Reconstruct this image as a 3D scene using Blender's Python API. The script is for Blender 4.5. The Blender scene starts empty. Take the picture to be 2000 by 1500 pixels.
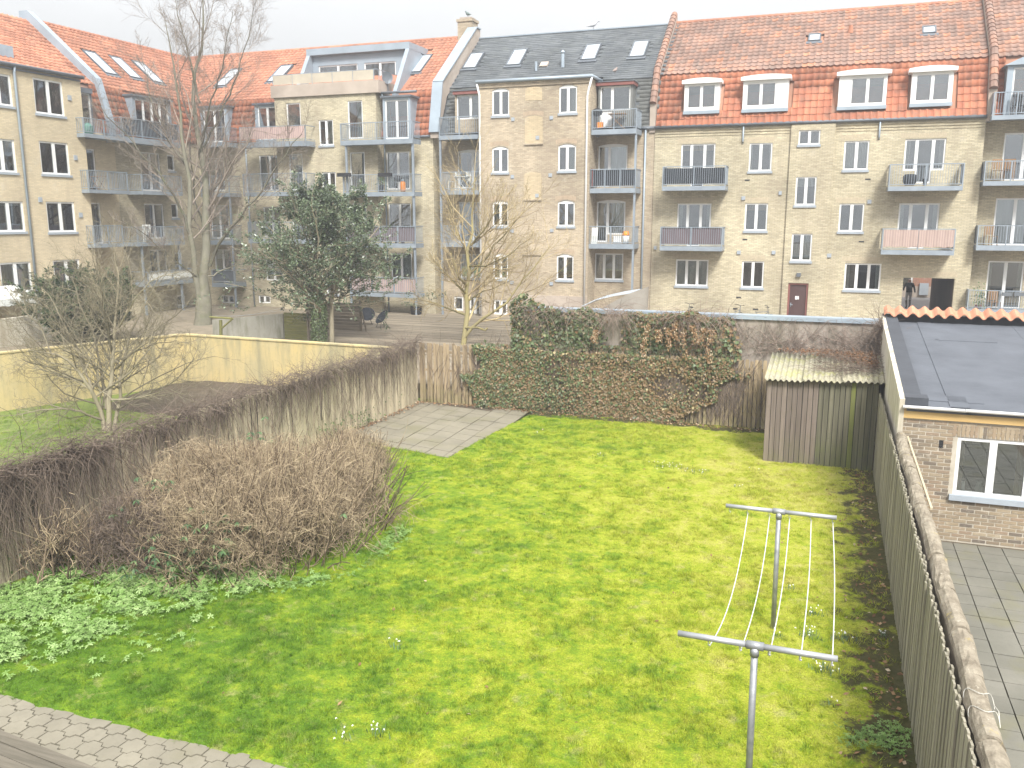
import bpy, math, random
import numpy as np
from mathutils import Matrix, Vector
R_ = math.radians
sc = bpy.context.scene
# ------------------------------------------------------------------ camera
F_PX, PITCH, YAW, EYE = 1690.0, R_(10.96), R_(20.1), 6.0      # photograph is 2000 x 1500
cam_d = bpy.data.cameras.new('camera'); cam = bpy.data.objects.new('camera', cam_d)
sc.collection.objects.link(cam); sc.camera = cam
cam_d.sensor_width = 36.0; cam_d.lens = 36.0 * F_PX / 2000.0
cam_d.clip_start = 0.1; cam_d.clip_end = 2000
cam.location = (0, 0, EYE); cam.rotation_euler = (R_(90) - PITCH, 0, YAW)
# ------------------------------------------------------------------ sky, sun, exposure
SUN_EL, SUN_AZ = R_(48), R_(148)
w = bpy.data.worlds.new('World'); sc.world = w; w.use_nodes = True
nt = w.node_tree; nt.nodes.clear()
sky = nt.nodes.new('ShaderNodeTexSky'); sky.sky_type = 'NISHITA'; sky.sun_disc = False
sky.sun_elevation = SUN_EL; sky.sun_rotation = SUN_AZ
sky.air_density = 1.6; sky.dust_density = 6.0; sky.ozone_density = 1.0
hs = nt.nodes.new('ShaderNodeHueSaturation'); hs.inputs['Saturation'].default_value = 0.10
tc = nt.nodes.new('ShaderNodeTexCoord')
cn = nt.nodes.new('ShaderNodeTexNoise'); cn.inputs['Scale'].default_value = 1.7; cn.inputs['Detail'].default_value = 5
mr = nt.nodes.new('ShaderNodeMapRange'); mr.inputs['To Min'].default_value = 0.82; mr.inputs['To Max'].default_value = 1.16
mr.inputs['From Min'].default_value = .3; mr.inputs['From Max'].default_value = .7
mx = nt.nodes.new('ShaderNodeMix'); mx.data_type = 'RGBA'; mx.blend_type = 'MULTIPLY'; mx.inputs[0].default_value = 1
# overcast: the clouds even the clear sky out to a near uniform white layer
ov = nt.nodes.new('ShaderNodeMix'); ov.data_type = 'RGBA'; ov.inputs[0].default_value = 0.72
ov.inputs[7].default_value = (8.6, 8.75, 8.9, 1)
# standard overcast sky: three times as bright overhead as at the horizon
sxyz = nt.nodes.new('ShaderNodeSeparateXYZ'); zr = nt.nodes.new('ShaderNodeMapRange'); zr.inputs['To Min'].default_value = 1/3; zr.inputs['To Max'].default_value = 1.0
mz = nt.nodes.new('ShaderNodeMix'); mz.data_type = 'RGBA'; mz.blend_type = 'MULTIPLY'; mz.inputs[0].default_value = 1
bg = nt.nodes.new('ShaderNodeBackground'); bg.inputs['Strength'].default_value = 0.079
ow = nt.nodes.new('ShaderNodeOutputWorld')
L = nt.links.new
L(sky.outputs[0], hs.inputs['Color']); L(hs.outputs[0], ov.inputs[6]); L(ov.outputs[2], mx.inputs[6])
L(tc.outputs['Generated'], cn.inputs['Vector']); L(cn.outputs['Fac'], mr.inputs['Value']); L(mr.outputs[0], mx.inputs[7])
L(tc.outputs['Generated'], sxyz.inputs[0]); L(sxyz.outputs[2], zr.inputs['Value']); L(mx.outputs[2], mz.inputs[6]); L(zr.outputs[0], mz.inputs[7]); L(mz.outputs[2], bg.inputs['Color']); L(bg.outputs[0], ow.inputs['Surface'])
sun_d = bpy.data.lights.new('sun', 'SUN'); sun_d.energy = 1.5; sun_d.angle = R_(14); sun_d.color = (1, .985, .93)
sun = bpy.data.objects.new('sun', sun_d); sc.collection.objects.link(sun)
# light comes from behind the camera's right shoulder, high, through thin cloud
sun.rotation_euler = (R_(90) - SUN_EL, 0, R_(180) - SUN_AZ)
vs = sc.view_settings; vs.view_transform = 'Standard'; vs.look = 'None'; vs.gamma = 1; vs.use_curve_mapping = False
vs.exposure = 1.88
cy = sc.cycles; cy.use_denoising = True; cy.max_bounces = 6; cy.diffuse_bounces = 3; cy.glossy_bounces = 3
cy.transparent_max_bounces = 12; cy.transmission_bounces = 4; cy.volume_bounces = 0
cy.caustics_reflective = False; cy.caustics_refractive = False
cy.use_adaptive_sampling = True; cy.adaptive_threshold = 0.01

# ------------------------------------------------------------------ measuring: photograph point -> point on a plane of the place
_cy, _sy, _cp, _sp = math.cos(YAW), math.sin(YAW), math.cos(PITCH), math.sin(PITCH)
FWD = np.array([-_sy*_cp, _cy*_cp, -_sp]); RGT = np.array([_cy, _sy, 0]); DWN = -np.cross(RGT, FWD)
EYEP = np.array([0, 0, EYE])
def ray(x, y): return FWD + RGT*(x-1000)/F_PX + DWN*(y-750)/F_PX
def on_ground(x, y, z=0.0):
    d = ray(x, y); return EYEP + d*((z-EYE)/d[2])
def on_y(x, y, Y):
    d = ray(x, y); return EYEP + d*(Y/d[1])
def on_depth(x, y, D):
    return EYEP + ray(x, y)*D
# ------------------------------------------------------------------ object helpers
rng = np.random.default_rng(7); random.seed(7)
COL = sc.collection.objects
WORLD = {}
def link(name, data, parent=None, loc=None, mat4=None):
    o = bpy.data.objects.new(name, data); COL.link(o)
    m = mat4 if mat4 is not None else Matrix.Translation(loc) if loc is not None else Matrix.Identity(4)
    WORLD[o.name] = m
    if parent is not None:
        o.parent = parent; o.matrix_parent_inverse = WORLD[parent.name].inverted()
    if mat4 is not None or loc is not None: o.matrix_basis = m
    return o
def tag(o, label=None, cat=None, group=None, kind=None):
    if label: o['label'] = label
    if cat: o['category'] = cat
    if group: o['group'] = group
    if kind: o['kind'] = kind
    return o
def thing(name, label, cat, loc=(0, 0, 0), group=None):
    return tag(link(name, None, None, loc=Vector(loc)), label, cat, group)

class Frame:
    """a plane of the place: origin, u along, v up, n = u x v outward"""
    def __init__(s, O, U, V=(0, 0, 1)):
        s.O = np.array(O, float); s.U = np.array(U, float); s.U /= np.linalg.norm(s.U)
        s.V = np.array(V, float); s.V /= np.linalg.norm(s.V); s.N = np.cross(s.U, s.V)
    def pt(s, u, v, d=0.0): return s.O + s.U*u + s.V*v + s.N*d
    def px(s, x, y, d=0.0):
        r = ray(x, y); o = s.O + s.N*d
        p = EYEP + r*(((o-EYEP) @ s.N)/(r @ s.N)) - s.O
        return float(p @ s.U), float(p @ s.V)
    def shift(s, d): return Frame(s.O + s.N*d, s.U, s.V)
def FY(Y): return Frame((0, Y, 0), (1, 0, 0))
def FX(X): return Frame((X, 0, 0), (0, 1, 0))
WF = Frame((0, 0, 0), (1, 0, 0), (0, 1, 0))      # flat ground frame: u = X, v = Y, d = Z

class MB:
    def __init__(s): s.v = []; s.f = []
    def box(s, fr, u0, u1, v0, v1, d0, d1):
        n = len(s.v)
        for d in (d0, d1):
            for (u, v) in ((u0, v0), (u1, v0), (u1, v1), (u0, v1)): s.v.append(fr.pt(u, v, d))
        for f in ((3, 2, 1, 0), (4, 5, 6, 7), (0, 1, 5, 4), (1, 2, 6, 5), (2, 3, 7, 6), (3, 0, 4, 7)):
            s.f.append(tuple(n+i for i in f))
        return s
    def poly(s, fr, pts, d=0.0):
        n = len(s.v)
        for p in pts: s.v.append(fr.pt(p[0], p[1], p[2] if len(p) > 2 else d))
        s.f.append(tuple(range(n, n+len(pts)))); return s
    def face(s, pts):
        n = len(s.v); s.v += [np.array(p, float) for p in pts]; s.f.append(tuple(range(n, n+len(pts)))); return s
    def prism(s, fr, pts, d0, d1):
        n = len(s.v); k = len(pts)
        for d in (d0, d1):
            for p in pts: s.v.append(fr.pt(p[0], p[1], d))
        s.f.append(tuple(n+i for i in reversed(range(k)))); s.f.append(tuple(n+k+i for i in range(k)))
        for i in range(k):
            j = (i+1) % k; s.f.append((n+i, n+j, n+k+j, n+k+i))
        return s
    def path(s, pts, r, n=8, caps=True):
        pts = [np.array(p, float) for p in pts]; m = len(pts); b = len(s.v)
        rr = r if hasattr(r, '__len__') else [r]*m
        for i, p in enumerate(pts):
            t = pts[min(i+1, m-1)] - pts[max(i-1, 0)]; t /= (np.linalg.norm(t)+1e-9)
            ref = np.array([0, 0, 1.0]) if abs(t[2]) < .9 else np.array([1.0, 0, 0])
            e1 = np.cross(t, ref); e1 /= np.linalg.norm(e1); e2 = np.cross(t, e1)
            for k in range(n):
                a = 2*math.pi*k/n; s.v.append(p + (e1*math.cos(a)+e2*math.sin(a))*rr[i])
        for i in range(m-1):
            for k in range(n):
                k2 = (k+1) % n
                s.f.append((b+i*n+k, b+(i+1)*n+k, b+(i+1)*n+k2, b+i*n+k2))
        if caps:
            s.f.append(tuple(b+k for k in range(n))); s.f.append(tuple(b+(m-1)*n+k for k in reversed(range(n))))
        return s
    def lathe(s, c, prof, n=12):
        c = np.array(c, float); b = len(s.v)
        for (r, z) in prof:
            for k in range(n):
                a = 2*math.pi*k/n; s.v.append(c+np.array([r*math.cos(a), r*math.sin(a), z]))
        for i in range(len(prof)-1):
            for k in range(n):
                k2 = (k+1) % n; s.f.append((b+i*n+k, b+i*n+k2, b+(i+1)*n+k2, b+(i+1)*n+k))
        s.f.append(tuple(b+k for k in reversed(range(n)))); s.f.append(tuple(b+(len(prof)-1)*n+k for k in range(n)))
        return s
    def mesh(s, name, mat, smooth=False):
        me = bpy.data.meshes.new(name); me.from_pydata([tuple(p) for p in s.v], [], s.f)
        if mat: me.materials.append(mat)
        if smooth: me.polygons.foreach_set('use_smooth', [True]*len(me.polygons))
        return me
    def build(s, name, mat, parent=None, smooth=False, **kw):
        return tag(link(name, s.mesh(name, mat, smooth), parent), **kw)
def np_mesh(name, V, Fc, mat, tint=None, smooth=False):
    """V (n,3), Fc (m,k) -> mesh; tint: one number a face"""
    me = bpy.data.meshes.new(name); V = np.ascontiguousarray(V, np.float32); Fc = np.ascontiguousarray(Fc, np.int32)
    m, k = Fc.shape
    me.vertices.add(len(V)); me.vertices.foreach_set('co', V.ravel())
    me.loops.add(m*k); me.loops.foreach_set('vertex_index', Fc.ravel())
    me.polygons.add(m); me.polygons.foreach_set('loop_start', np.arange(0, m*k, k, dtype=np.int32))
    if smooth: me.polygons.foreach_set('use_smooth', np.ones(m, bool))
    me.update(calc_edges=True)
    if tint is not None:
        a = me.attributes.new('tint', 'FLOAT', 'FACE'); a.data.foreach_set('value', np.ascontiguousarray(tint, np.float32))
    me.materials.append(mat); return me
# ------------------------------------------------------------------ value noise for planting decisions
_tab = np.random.default_rng(3).random((256, 256))
def vnoise(x, y, s=1.0):
    x = np.asarray(x, float)*s + 100.3; y = np.asarray(y, float)*s + 57.7
    xi = np.floor(x).astype(int); yi = np.floor(y).astype(int); fx = x-xi; fy = y-yi
    fx = fx*fx*(3-2*fx); fy = fy*fy*(3-2*fy)
    g = lambda a, b: _tab[a % 256, b % 256]
    return (g(xi, yi)*(1-fx)+g(xi+1, yi)*fx)*(1-fy) + (g(xi, yi+1)*(1-fx)+g(xi+1, yi+1)*fx)*fy
def fnoise(x, y, s=1.0): return vnoise(x, y, s)*.55+vnoise(x, y, s*2.1)*.28+vnoise(x, y, s*4.3)*.17

# ------------------------------------------------------------------ materials (all node based)
class NT:
    def __init__(s, name):
        s.m = bpy.data.materials.new(name); s.m.use_nodes = True; s.t = s.m.node_tree; s.t.nodes.clear()
        s.out = s.n('OutputMaterial')
    def n(s, kind, **kw):
        nd = s.t.nodes.new('ShaderNode'+kind)
        for k, v in kw.items(): setattr(nd, k, v)
        return nd
    def l(s, a, b): s.t.links.new(a, b)
    def val(s, sock, v):
        if hasattr(v, 'is_linked') or hasattr(v, 'links'): s.l(v, sock)
        else: sock.default_value = (*v, 1) if isinstance(v, tuple) and len(v) == 3 and sock.type == 'RGBA' else v
    def pos(s): return s.n('NewGeometry').outputs['Position']
    def mapping(s, vec, scale):
        m = s.n('Mapping'); m.inputs['Scale'].default_value = scale; s.l(vec, m.inputs['Vector']); return m.outputs[0]
    def noise(s, vec, scale, detail=4, rough=.55):
        q = s.n('TexNoise'); q.inputs['Scale'].default_value = scale; q.inputs['Detail'].default_value = detail
        q.inputs['Roughness'].default_value = rough; s.l(vec, q.inputs['Vector']); return q.outputs['Fac']
    def rng(s, v, a, b, c, d):
        q = s.n('MapRange'); s.l(v, q.inputs['Value'])
        for k, x in zip(('From Min', 'From Max', 'To Min', 'To Max'), (a, b, c, d)): q.inputs[k].default_value = x
        return q.outputs[0]
    def mix(s, f, a, b, mode='MIX'):
        q = s.n('Mix'); q.data_type = 'RGBA'; q.blend_type = mode
        s.val(q.inputs[0], f); s.val(q.inputs[6], a); s.val(q.inputs[7], b); return q.outputs[2]
    def math(s, op, a, b=0.0):
        q = s.n('Math'); q.operation = op; s.val(q.inputs[0], a); s.val(q.inputs[1], b); return q.outputs[0]
    def ramp(s, f, stops):
        q = s.n('ValToRGB'); e = q.color_ramp.elements
        while len(e) < len(stops): e.new(0.5)
        for i, (p, c) in enumerate(stops): e[i].position = p; e[i].color = (*c, 1)
        s.l(f, q.inputs[0]); return q.outputs[0]
    def attr(s, name='tint'):
        q = s.n('Attribute'); q.attribute_name = name; return q.outputs['Fac']
    def orand(s): return s.n('ObjectInfo').outputs['Random']
    def bump(s, h, strength=.3, dist=.01):
        b = s.n('Bump'); b.inputs['Strength'].default_value = strength; b.inputs['Distance'].default_value = dist
        s.l(h, b.inputs['Height']); return b.outputs[0]
    def done(s, col, rough=.85, bump=None, metal=0.0, spec=.3, transl=0.0):
        p = s.n('BsdfPrincipled'); s.val(p.inputs['Base Color'], col); s.val(p.inputs['Roughness'], rough)
        p.inputs['Metallic'].default_value = metal; p.inputs['Specular IOR Level'].default_value = spec
        if bump is not None: s.l(bump, p.inputs['Normal'])
        o = p.outputs[0]
        if transl > 0:
            tb = s.n('BsdfTranslucent'); s.val(tb.inputs['Color'], col)
            ms = s.n('MixShader'); ms.inputs[0].default_value = transl; s.l(o, ms.inputs[1]); s.l(tb.outputs[0], ms.inputs[2]); o = ms.outputs[0]
        s.l(o, s.out.inputs['Surface']); return s.m

def plain(name, c1, c2=None, scale=3.0, rough=.8, metal=0.0, spec=.3, bs=0.0, per=0.0, stretch=(1, 1, 1), detail=5):
    """mottled surface: two tones by noise, optional small relief and per-object tone shift"""
    t = NT(name); c2 = c2 or tuple(x*.8 for x in c1)
    v = t.mapping(t.pos(), stretch)
    f = t.rng(t.noise(v, scale, detail), .3, .7, 0, 1)
    col = t.mix(f, c1, c2)
    if per > 0:
        k = t.rng(t.orand(), 0, 1, 1-per, 1+per); q = t.n('CombineColor')
        for i in range(3): t.l(k, q.inputs[i])
        col = t.mix(1.0, col, q.outputs[0], 'MULTIPLY')
    b = t.bump(t.noise(v, scale*6, 3), bs, .02) if bs else None
    return t.done(col, rough, b, metal, spec)

def grey(t, k):
    q = t.n('CombineColor')
    for i in range(3): t.l(k, q.inputs[i])
    return q.outputs[0]
def brick_mat(name, c1, c2, mortar, stain=(.68, 1.14), sx=.24, sz=.067, dark=(.22, .18, .13), ndark=.62):
    t = NT(name); sp = t.n('SeparateXYZ'); t.l(t.pos(), sp.inputs[0])
    cb = t.n('CombineXYZ'); t.l(t.math('ADD', sp.outputs[0], sp.outputs[1]), cb.inputs[0]); t.l(sp.outputs[2], cb.inputs[1])
    b = t.n('TexBrick'); t.l(cb.outputs[0], b.inputs['Vector'])
    for k, v in (('Color1', (*c1, 1)), ('Color2', (*c2, 1)), ('Mortar', (*mortar, 1)), ('Scale', 1.0), ('Mortar Size', .009), ('Mortar Smooth', .2),
                 ('Bias', -.1), ('Brick Width', sx), ('Row Height', sz)): b.inputs[k].default_value = v
    col = b.outputs['Color']
    # single burnt bricks
    vo = t.noise(t.mapping(cb.outputs[0], (4.2, 15, 1)), 1.0, 0)
    col = t.mix(t.rng(vo, ndark, ndark+.12, 0, .3), col, dark)
    big = t.rng(t.noise(t.pos(), .35, 5, .6), .3, .7, stain[0], stain[1])
    col = t.mix(1.0, col, grey(t, big), 'MULTIPLY')
    eff = t.rng(t.noise(t.pos(), 1.3, 6, .7), .58, .72, 0, .35); col = t.mix(eff, col, (.62, .57, .48))
    stv = t.rng(t.noise(t.mapping(t.pos(), (1.3, 1.3, .16)), 1.0, 4), .5, .75, 0, .38)
    col = t.mix(stv, col, (.30, .24, .18))
    return t.done(col, .9, t.bump(b.outputs['Fac'], -.12, .006), 0, .2)

M = {}
M['brick_yellow'] = brick_mat('brick_yellow', (.60, .53, .37), (.43, .37, .25), (.33, .30, .24))
M['brick_mid'] = brick_mat('brick_mid', (.55, .455, .325), (.39, .31, .225), (.34, .295, .235), (.66, 1.15))
M['brick_pale'] = brick_mat('brick_pale', (.64, .535, .365), (.53, .435, .29), (.48, .42, .31), (.82, 1.1), ndark=.75)
M['brick_niche'] = brick_mat('brick_niche', (.57, .46, .30), (.46, .37, .25), (.42, .35, .24), (.9, 1.1))
M['brick_red'] = brick_mat('brick_red', (.38, .15, .09), (.30, .11, .07), (.35, .28, .22))
M['lintel'] = plain('lintel_brick', (.51, .435, .31), (.39, .33, .24), 9, .9); M['lintel_mid'] = plain('lintel_brick_mid', (.47, .365, .26), (.36, .275, .20), 9, .9); M['tile_ridge'] = plain('orange_ridge_tile', (.56, .27, .17), (.46, .21, .13), 6, .8, per=.12); M['plinth'] = plain('plinth_render', (.46, .39, .33), (.36, .30, .25), 1.2, .9)
M['white'] = plain('white_paint', (.80, .80, .79), (.72, .72, .71), 2, .45)
M['sill'] = plain('sill_grey', (.36, .40, .44), (.30, .33, .37), 3, .7)
M['zinc'] = plain('zinc_sheet', (.36, .42, .48), (.29, .34, .39), 1.2, .5, .2)
M['zinc_dark'] = plain('zinc_dark', (.16, .18, .20), (.12, .13, .15), 1.5, .5, .2)
M['steel'] = plain('galvanised_steel', (.34, .39, .44), (.27, .31, .36), 2.5, .45, .35)
M['concrete'] = plain('concrete', (.36, .33, .29), (.22, .20, .17), 1.3, .9, bs=.2)
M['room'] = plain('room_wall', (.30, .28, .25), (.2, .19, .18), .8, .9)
M['curtain'] = plain('curtain_cloth', (.75, .76, .73), (.66, .68, .66), 1, .9, stretch=(12, 12, .3))
M['curtain_beige'] = plain('curtain_beige', (.55, .43, .30), (.42, .33, .24), 1, .9, stretch=(12, 12, .3))
M['red_cornice'] = plain('red_cornice', (.25, .095, .08), (.19, .075, .065), 2, .7)
M['door_brown'] = plain('door_brown', (.085, .045, .042), (.065, .036, .034), 2, .5, stretch=(20, 20, 1))
M['black'] = plain('black_plastic', (.03, .03, .035), (.02, .02, .02), 2, .6)
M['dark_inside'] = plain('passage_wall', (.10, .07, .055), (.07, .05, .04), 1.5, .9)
M['orange'] = plain('orange_paint', (.75, .26, .02), (.68, .22, .02), 2, .4)
M['screen_dark'] = plain('screen_dark', (.028, .032, .04), (.022, .025, .03), 2, .8)
M['screen_mauve'] = plain('screen_mauve', (.17, .13, .14), (.13, .10, .11), 2, .85, stretch=(3, 3, .5))
def striped(name, a, b, n=9.0):
    t = NT(name); sp = t.n('SeparateXYZ'); t.l(t.pos(), sp.inputs[0])
    s = t.math('SINE', t.math('MULTIPLY', t.math('ADD', sp.outputs[0], sp.outputs[1]), n*2*math.pi))
    return t.done(t.mix(t.rng(s, -.3, .3, 0, 1), a, b), .9, t.bump(t.noise(t.pos(), 3, 4), .5, .05))
M['screen_pink'] = striped('screen_pink', (.43, .325, .285), (.35, .26, .235))
M['screen_rose'] = striped('screen_rose', (.50, .37, .33), (.36, .26, .25), 8)
M['canvas'] = plain('terrace_canvas', (.50, .45, .36), (.42, .37, .30), 1.5, .9)
M['wood_warm'] = plain('wood_warm', (.36, .22, .11), (.26, .15, .08), 3, .7, stretch=(6, 6, 1))
M['leafpot'] = plain('pot_plant_leaf', (.06, .13, .03), (.04, .08, .02), 5, .6)
def glass_mat():
    t = NT('window_glass'); fr = t.n('Fresnel'); fr.inputs['IOR'].default_value = 1.5
    f = t.math('ADD', t.math('MULTIPLY', fr.outputs[0], 1.6), .15)
    tr = t.n('BsdfTransparent'); tr.inputs[0].default_value = (.86, .89, .88, 1)
    gl = t.n('BsdfGlossy'); gl.inputs['Roughness'].default_value = .02; gl.inputs[0].default_value = (.95, .97, 1, 1)
    bp = t.bump(t.noise(t.pos(), .9, 2), .05, .02); t.l(bp, gl.inputs['Normal'])
    ms = t.n('MixShader'); t.l(f, ms.inputs[0]); t.l(tr.outputs[0], ms.inputs[1]); t.l(gl.outputs[0], ms.inputs[2])
    t.l(ms.outputs[0], t.out.inputs['Surface']); return t.m
M['glass'] = glass_mat()
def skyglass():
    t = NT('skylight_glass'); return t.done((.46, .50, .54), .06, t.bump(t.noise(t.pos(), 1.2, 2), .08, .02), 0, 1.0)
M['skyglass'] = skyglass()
def tile_mat(name, stops, moss=.3, mosscol=(.12, .10, .07)):
    t = NT(name); k = t.math('FRACT', t.math('ADD', t.attr(), t.orand()))
    col = t.ramp(k, stops)
    n = t.rng(t.noise(t.pos(), 2.2, 5, .65), .45, .7, 0, moss); col = t.mix(n, col, mosscol)
    n2 = t.rng(t.noise(t.pos(), .45, 4), .35, .65, .8, 1.15); col = t.mix(1.0, col, grey(t, n2), 'MULTIPLY')
    return t.done(col, .75, t.bump(t.noise(t.pos(), 30, 2), .15, .01), 0, .35)
M['tile_old'] = tile_mat('pantile_weathered', [(0, (.23, .145, .115)), (.5, (.28, .17, .13)), (.85, (.34, .185, .13)), (1, (.44, .20, .115))], .58, (.20, .155, .13))
M['tile_new'] = tile_mat('pantile_orange', [(0, (.35, .15, .093)), (.5, (.42, .18, .11)), (1, (.49, .215, .13))], .45, (.24, .145, .105))
M['tile_steep'] = tile_mat('pantile_steep', [(0, (.34, .12, .068)), (.5, (.40, .145, .08)), (1, (.46, .175, .095))], .7, (.17, .105, .075))
M['slate'] = tile_mat('slate', [(0, (.085, .095, .105)), (.5, (.105, .115, .125)), (1, (.13, .14, .15))], .4, (.15, .16, .15))
M['slate_pale'] = tile_mat('slate_steep', [(0, (.15, .155, .15)), (.5, (.17, .175, .17)), (1, (.20, .205, .195))], .5, (.12, .115, .10))
# ================================================================== building kit
def cuts_wall(mb, fr, u0, u1, v0, v1, holes, rev=.16):
    us = sorted({u0, u1, *[c for h in holes for c in h[:2] if u0 < c < u1]}); vs_ = sorted({v0, v1, *[c for h in holes for c in h[2:4] if v0 < c < v1]})
    for i in range(len(us)-1):
        run = None
        for j in range(len(vs_)-1):
            cu, cv = (us[i]+us[i+1])/2, (vs_[j]+vs_[j+1])/2
            solid = not any(h[0] < cu < h[1] and h[2] < cv < h[3] for h in holes)
            if solid and run is None: run = vs_[j]
            if run is not None and (not solid or j == len(vs_)-2):
                top = vs_[j+1] if solid else vs_[j]
                mb.poly(fr, [(us[i], run), (us[i+1], run), (us[i+1], top), (us[i], top)]); run = None
    for h in holes:
        a, b, c, d = h[:4]; r = h[4] if len(h) > 4 else rev
        inside = lambda u, v: any(g[0] < u < g[1] and g[2] < v < g[3] for g in holes)
        e = .004
        for (p, q, probe) in (((a, c), (a, d), (a-e, (c+d)/2)), ((b, d), (b, c), (b+e, (c+d)/2)), ((a, d), (b, d), ((a+b)/2, d+e)), ((b, c), (a, c), ((a+b)/2, c-e))):
            if not inside(*probe): mb.poly(fr, [(*p, 0), (*p, -r), (*q, -r), (*q, 0)])

WR = np.random.default_rng(17)
class Bld:
    def __init__(s, name, label, loc, brick):
        s.o = thing(name, label, 'building', loc); s.brick = brick; s.holes = {}
    def add(s, key, h): s.holes.setdefault(key, []).append(h)
def pxbox(fr, x0, y0, x1, y1):
    xm, ym = (x0+x1)/2, (y0+y1)/2
    return fr.px(x0, ym)[0], fr.px(x1, ym)[0], fr.px(xm, y1)[1], fr.px(xm, y0)[1]

def window(b, key, fr, u0, u1, v0, v1, n=2, arch=0.0, sill=True, curtain=None, sides=None, fw=.07, hole=True, d0=-.12, sash=None, weights=None):
    """white casement window; n lights side by side; sides = height where side lights of a balcony door set stop; panes are real glass"""
    fm = MB(); ww = weights or [1]*n; tot = sum(ww); e = [u0+(u1-u0)*sum(ww[:i])/tot for i in range(n+1)]
    lights = []
    for i in range(n):
        lo = v0 if (sides is None or (0 < i < n-1) or (n == 2 and i == 0)) else sides
        lights.append((e[i], e[i+1], lo, v1))
    vt = v1 - arch
    df = d0 + .075
    for (a, c, lo, hi) in lights:
        t = vt if arch else hi
        fm.box(fr, a, a+fw, lo, t, d0, df); fm.box(fr, c-fw, c, lo, t, d0, df); fm.box(fr, a+fw, c-fw, lo, lo+fw*1.1, d0, df-.001)
        if not arch: fm.box(fr, a+fw, c-fw, hi-fw, hi, d0, df-.001)
        if hole: b.add(key, (a, c, lo, hi))
    if arch:
        k = 8; mid = (u0+u1)/2; hw = (u1-u0)/2
        pts = [(u0, vt-.06), (u1, vt-.06)] + [(mid+hw*(1-2*i/k), vt + arch*(1-(1-2*i/k)**2)) for i in range(k+1)]
        fm.prism(fr, pts, d0, df+.002)
        s = b.__dict__.setdefault('spandrel', {}).setdefault(key, [])
        s.append((fr, [(u0, vt)] + [(mid+hw*(-1+i/(k/2)), vt+arch*(1-(-1+i/(k/2))**2)) for i in range(1, k//2+1)] + [(u0, v1)]))
        s.append((fr, [(mid+hw*i/(k/2), vt+arch*(1-(i/(k/2))**2)) for i in range(k//2+1)] + [(u1, v1)]))
    o = fm.build('window', M['white'], b.o)
    for (a, c, lo, hi) in lights:
        t = vt-.06 if arch else hi-fw
        MB().box(fr, a+fw-.005, c-fw+.005, lo+fw-.005, t+.005, d0+.03, d0+.042).build('pane', M['glass'], o)
    if sash is not None:      # thin sash profile lines inside each light
        pass
    if sill:
        MB().box(fr, u0-.05, u1+.05, v0-.11, v0+.005, -.10, .06).build('sill', M['sill'] if sill is True else M[sill], o)
    if curtain is None and hole and WR.random() < .55:
        k_ = WR.integers(4)
        curtain = CW(((0.02, .16+.12*WR.random(), 0, 1)), m='curtain') if k_ == 0 else CW((.02, .98, .55+.3*WR.random(), 1), m='curtain' if WR.random() < .6 else 'curtain_beige') if k_ == 1 else CW((.02, .14, 0, 1), (.86, .98, 0, 1), m='curtain' if WR.random() < .7 else 'curtain_beige') if k_ == 2 else CW((.52, .98, 0, .95), m='curtain')
    if curtain:
        cm = MB()
        for (ca, cb, cl, ch) in curtain['at']:
            k = 10; A = u0+(u1-u0)*ca; B = u0+(u1-u0)*cb; lo = v0+(v1-v0)*cl; hi = v0+(v1-v0)*ch
            for i in range(k):
                x0 = A+(B-A)*i/k; x1 = A+(B-A)*(i+1)/k; q = .03*(i % 2)
                cm.poly(fr, [(x0, lo, -.22-q), (x1, lo, -.25+q), (x1, hi, -.25+q), (x0, hi, -.22-q)])
        cm.build('curtain', M[curtain.get('m', 'curtain')], o)
    return o
def wpx(b, key, fr, x0, y0, x1, y1, n=2, **kw):
    u0, u1, v0, v1 = pxbox(fr, x0, y0, x1, y1)
    if 'sides_y' in kw: kw['sides'] = fr.px((x0+x1)/2, kw.pop('sides_y'))[1]
    return window(b, key, fr, u0, u1, v0, v1, n, **kw)
CW = lambda *at, m='curtain': {'at': at, 'm': m}

def wall_panel(b, key, fr, u0, u1, v0, v1, ret=None, mb=None, extra=()):
    mb = mb or MB(); cuts_wall(mb, fr, u0, u1, v0, v1, b.holes.get(key, []) + list(extra))
    for (f2, pts) in getattr(b, 'spandrel', {}).get(key, []): mb.poly(f2, pts)
    if ret:      # returns at left / right end going back by ret
        mb.poly(fr, [(u0, v0, -ret), (u0, v0, 0), (u0, v1, 0), (u0, v1, -ret)]); mb.poly(fr, [(u1, v0, 0), (u1, v0, -ret), (u1, v1, -ret), (u1, v1, 0)])
    return mb

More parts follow.
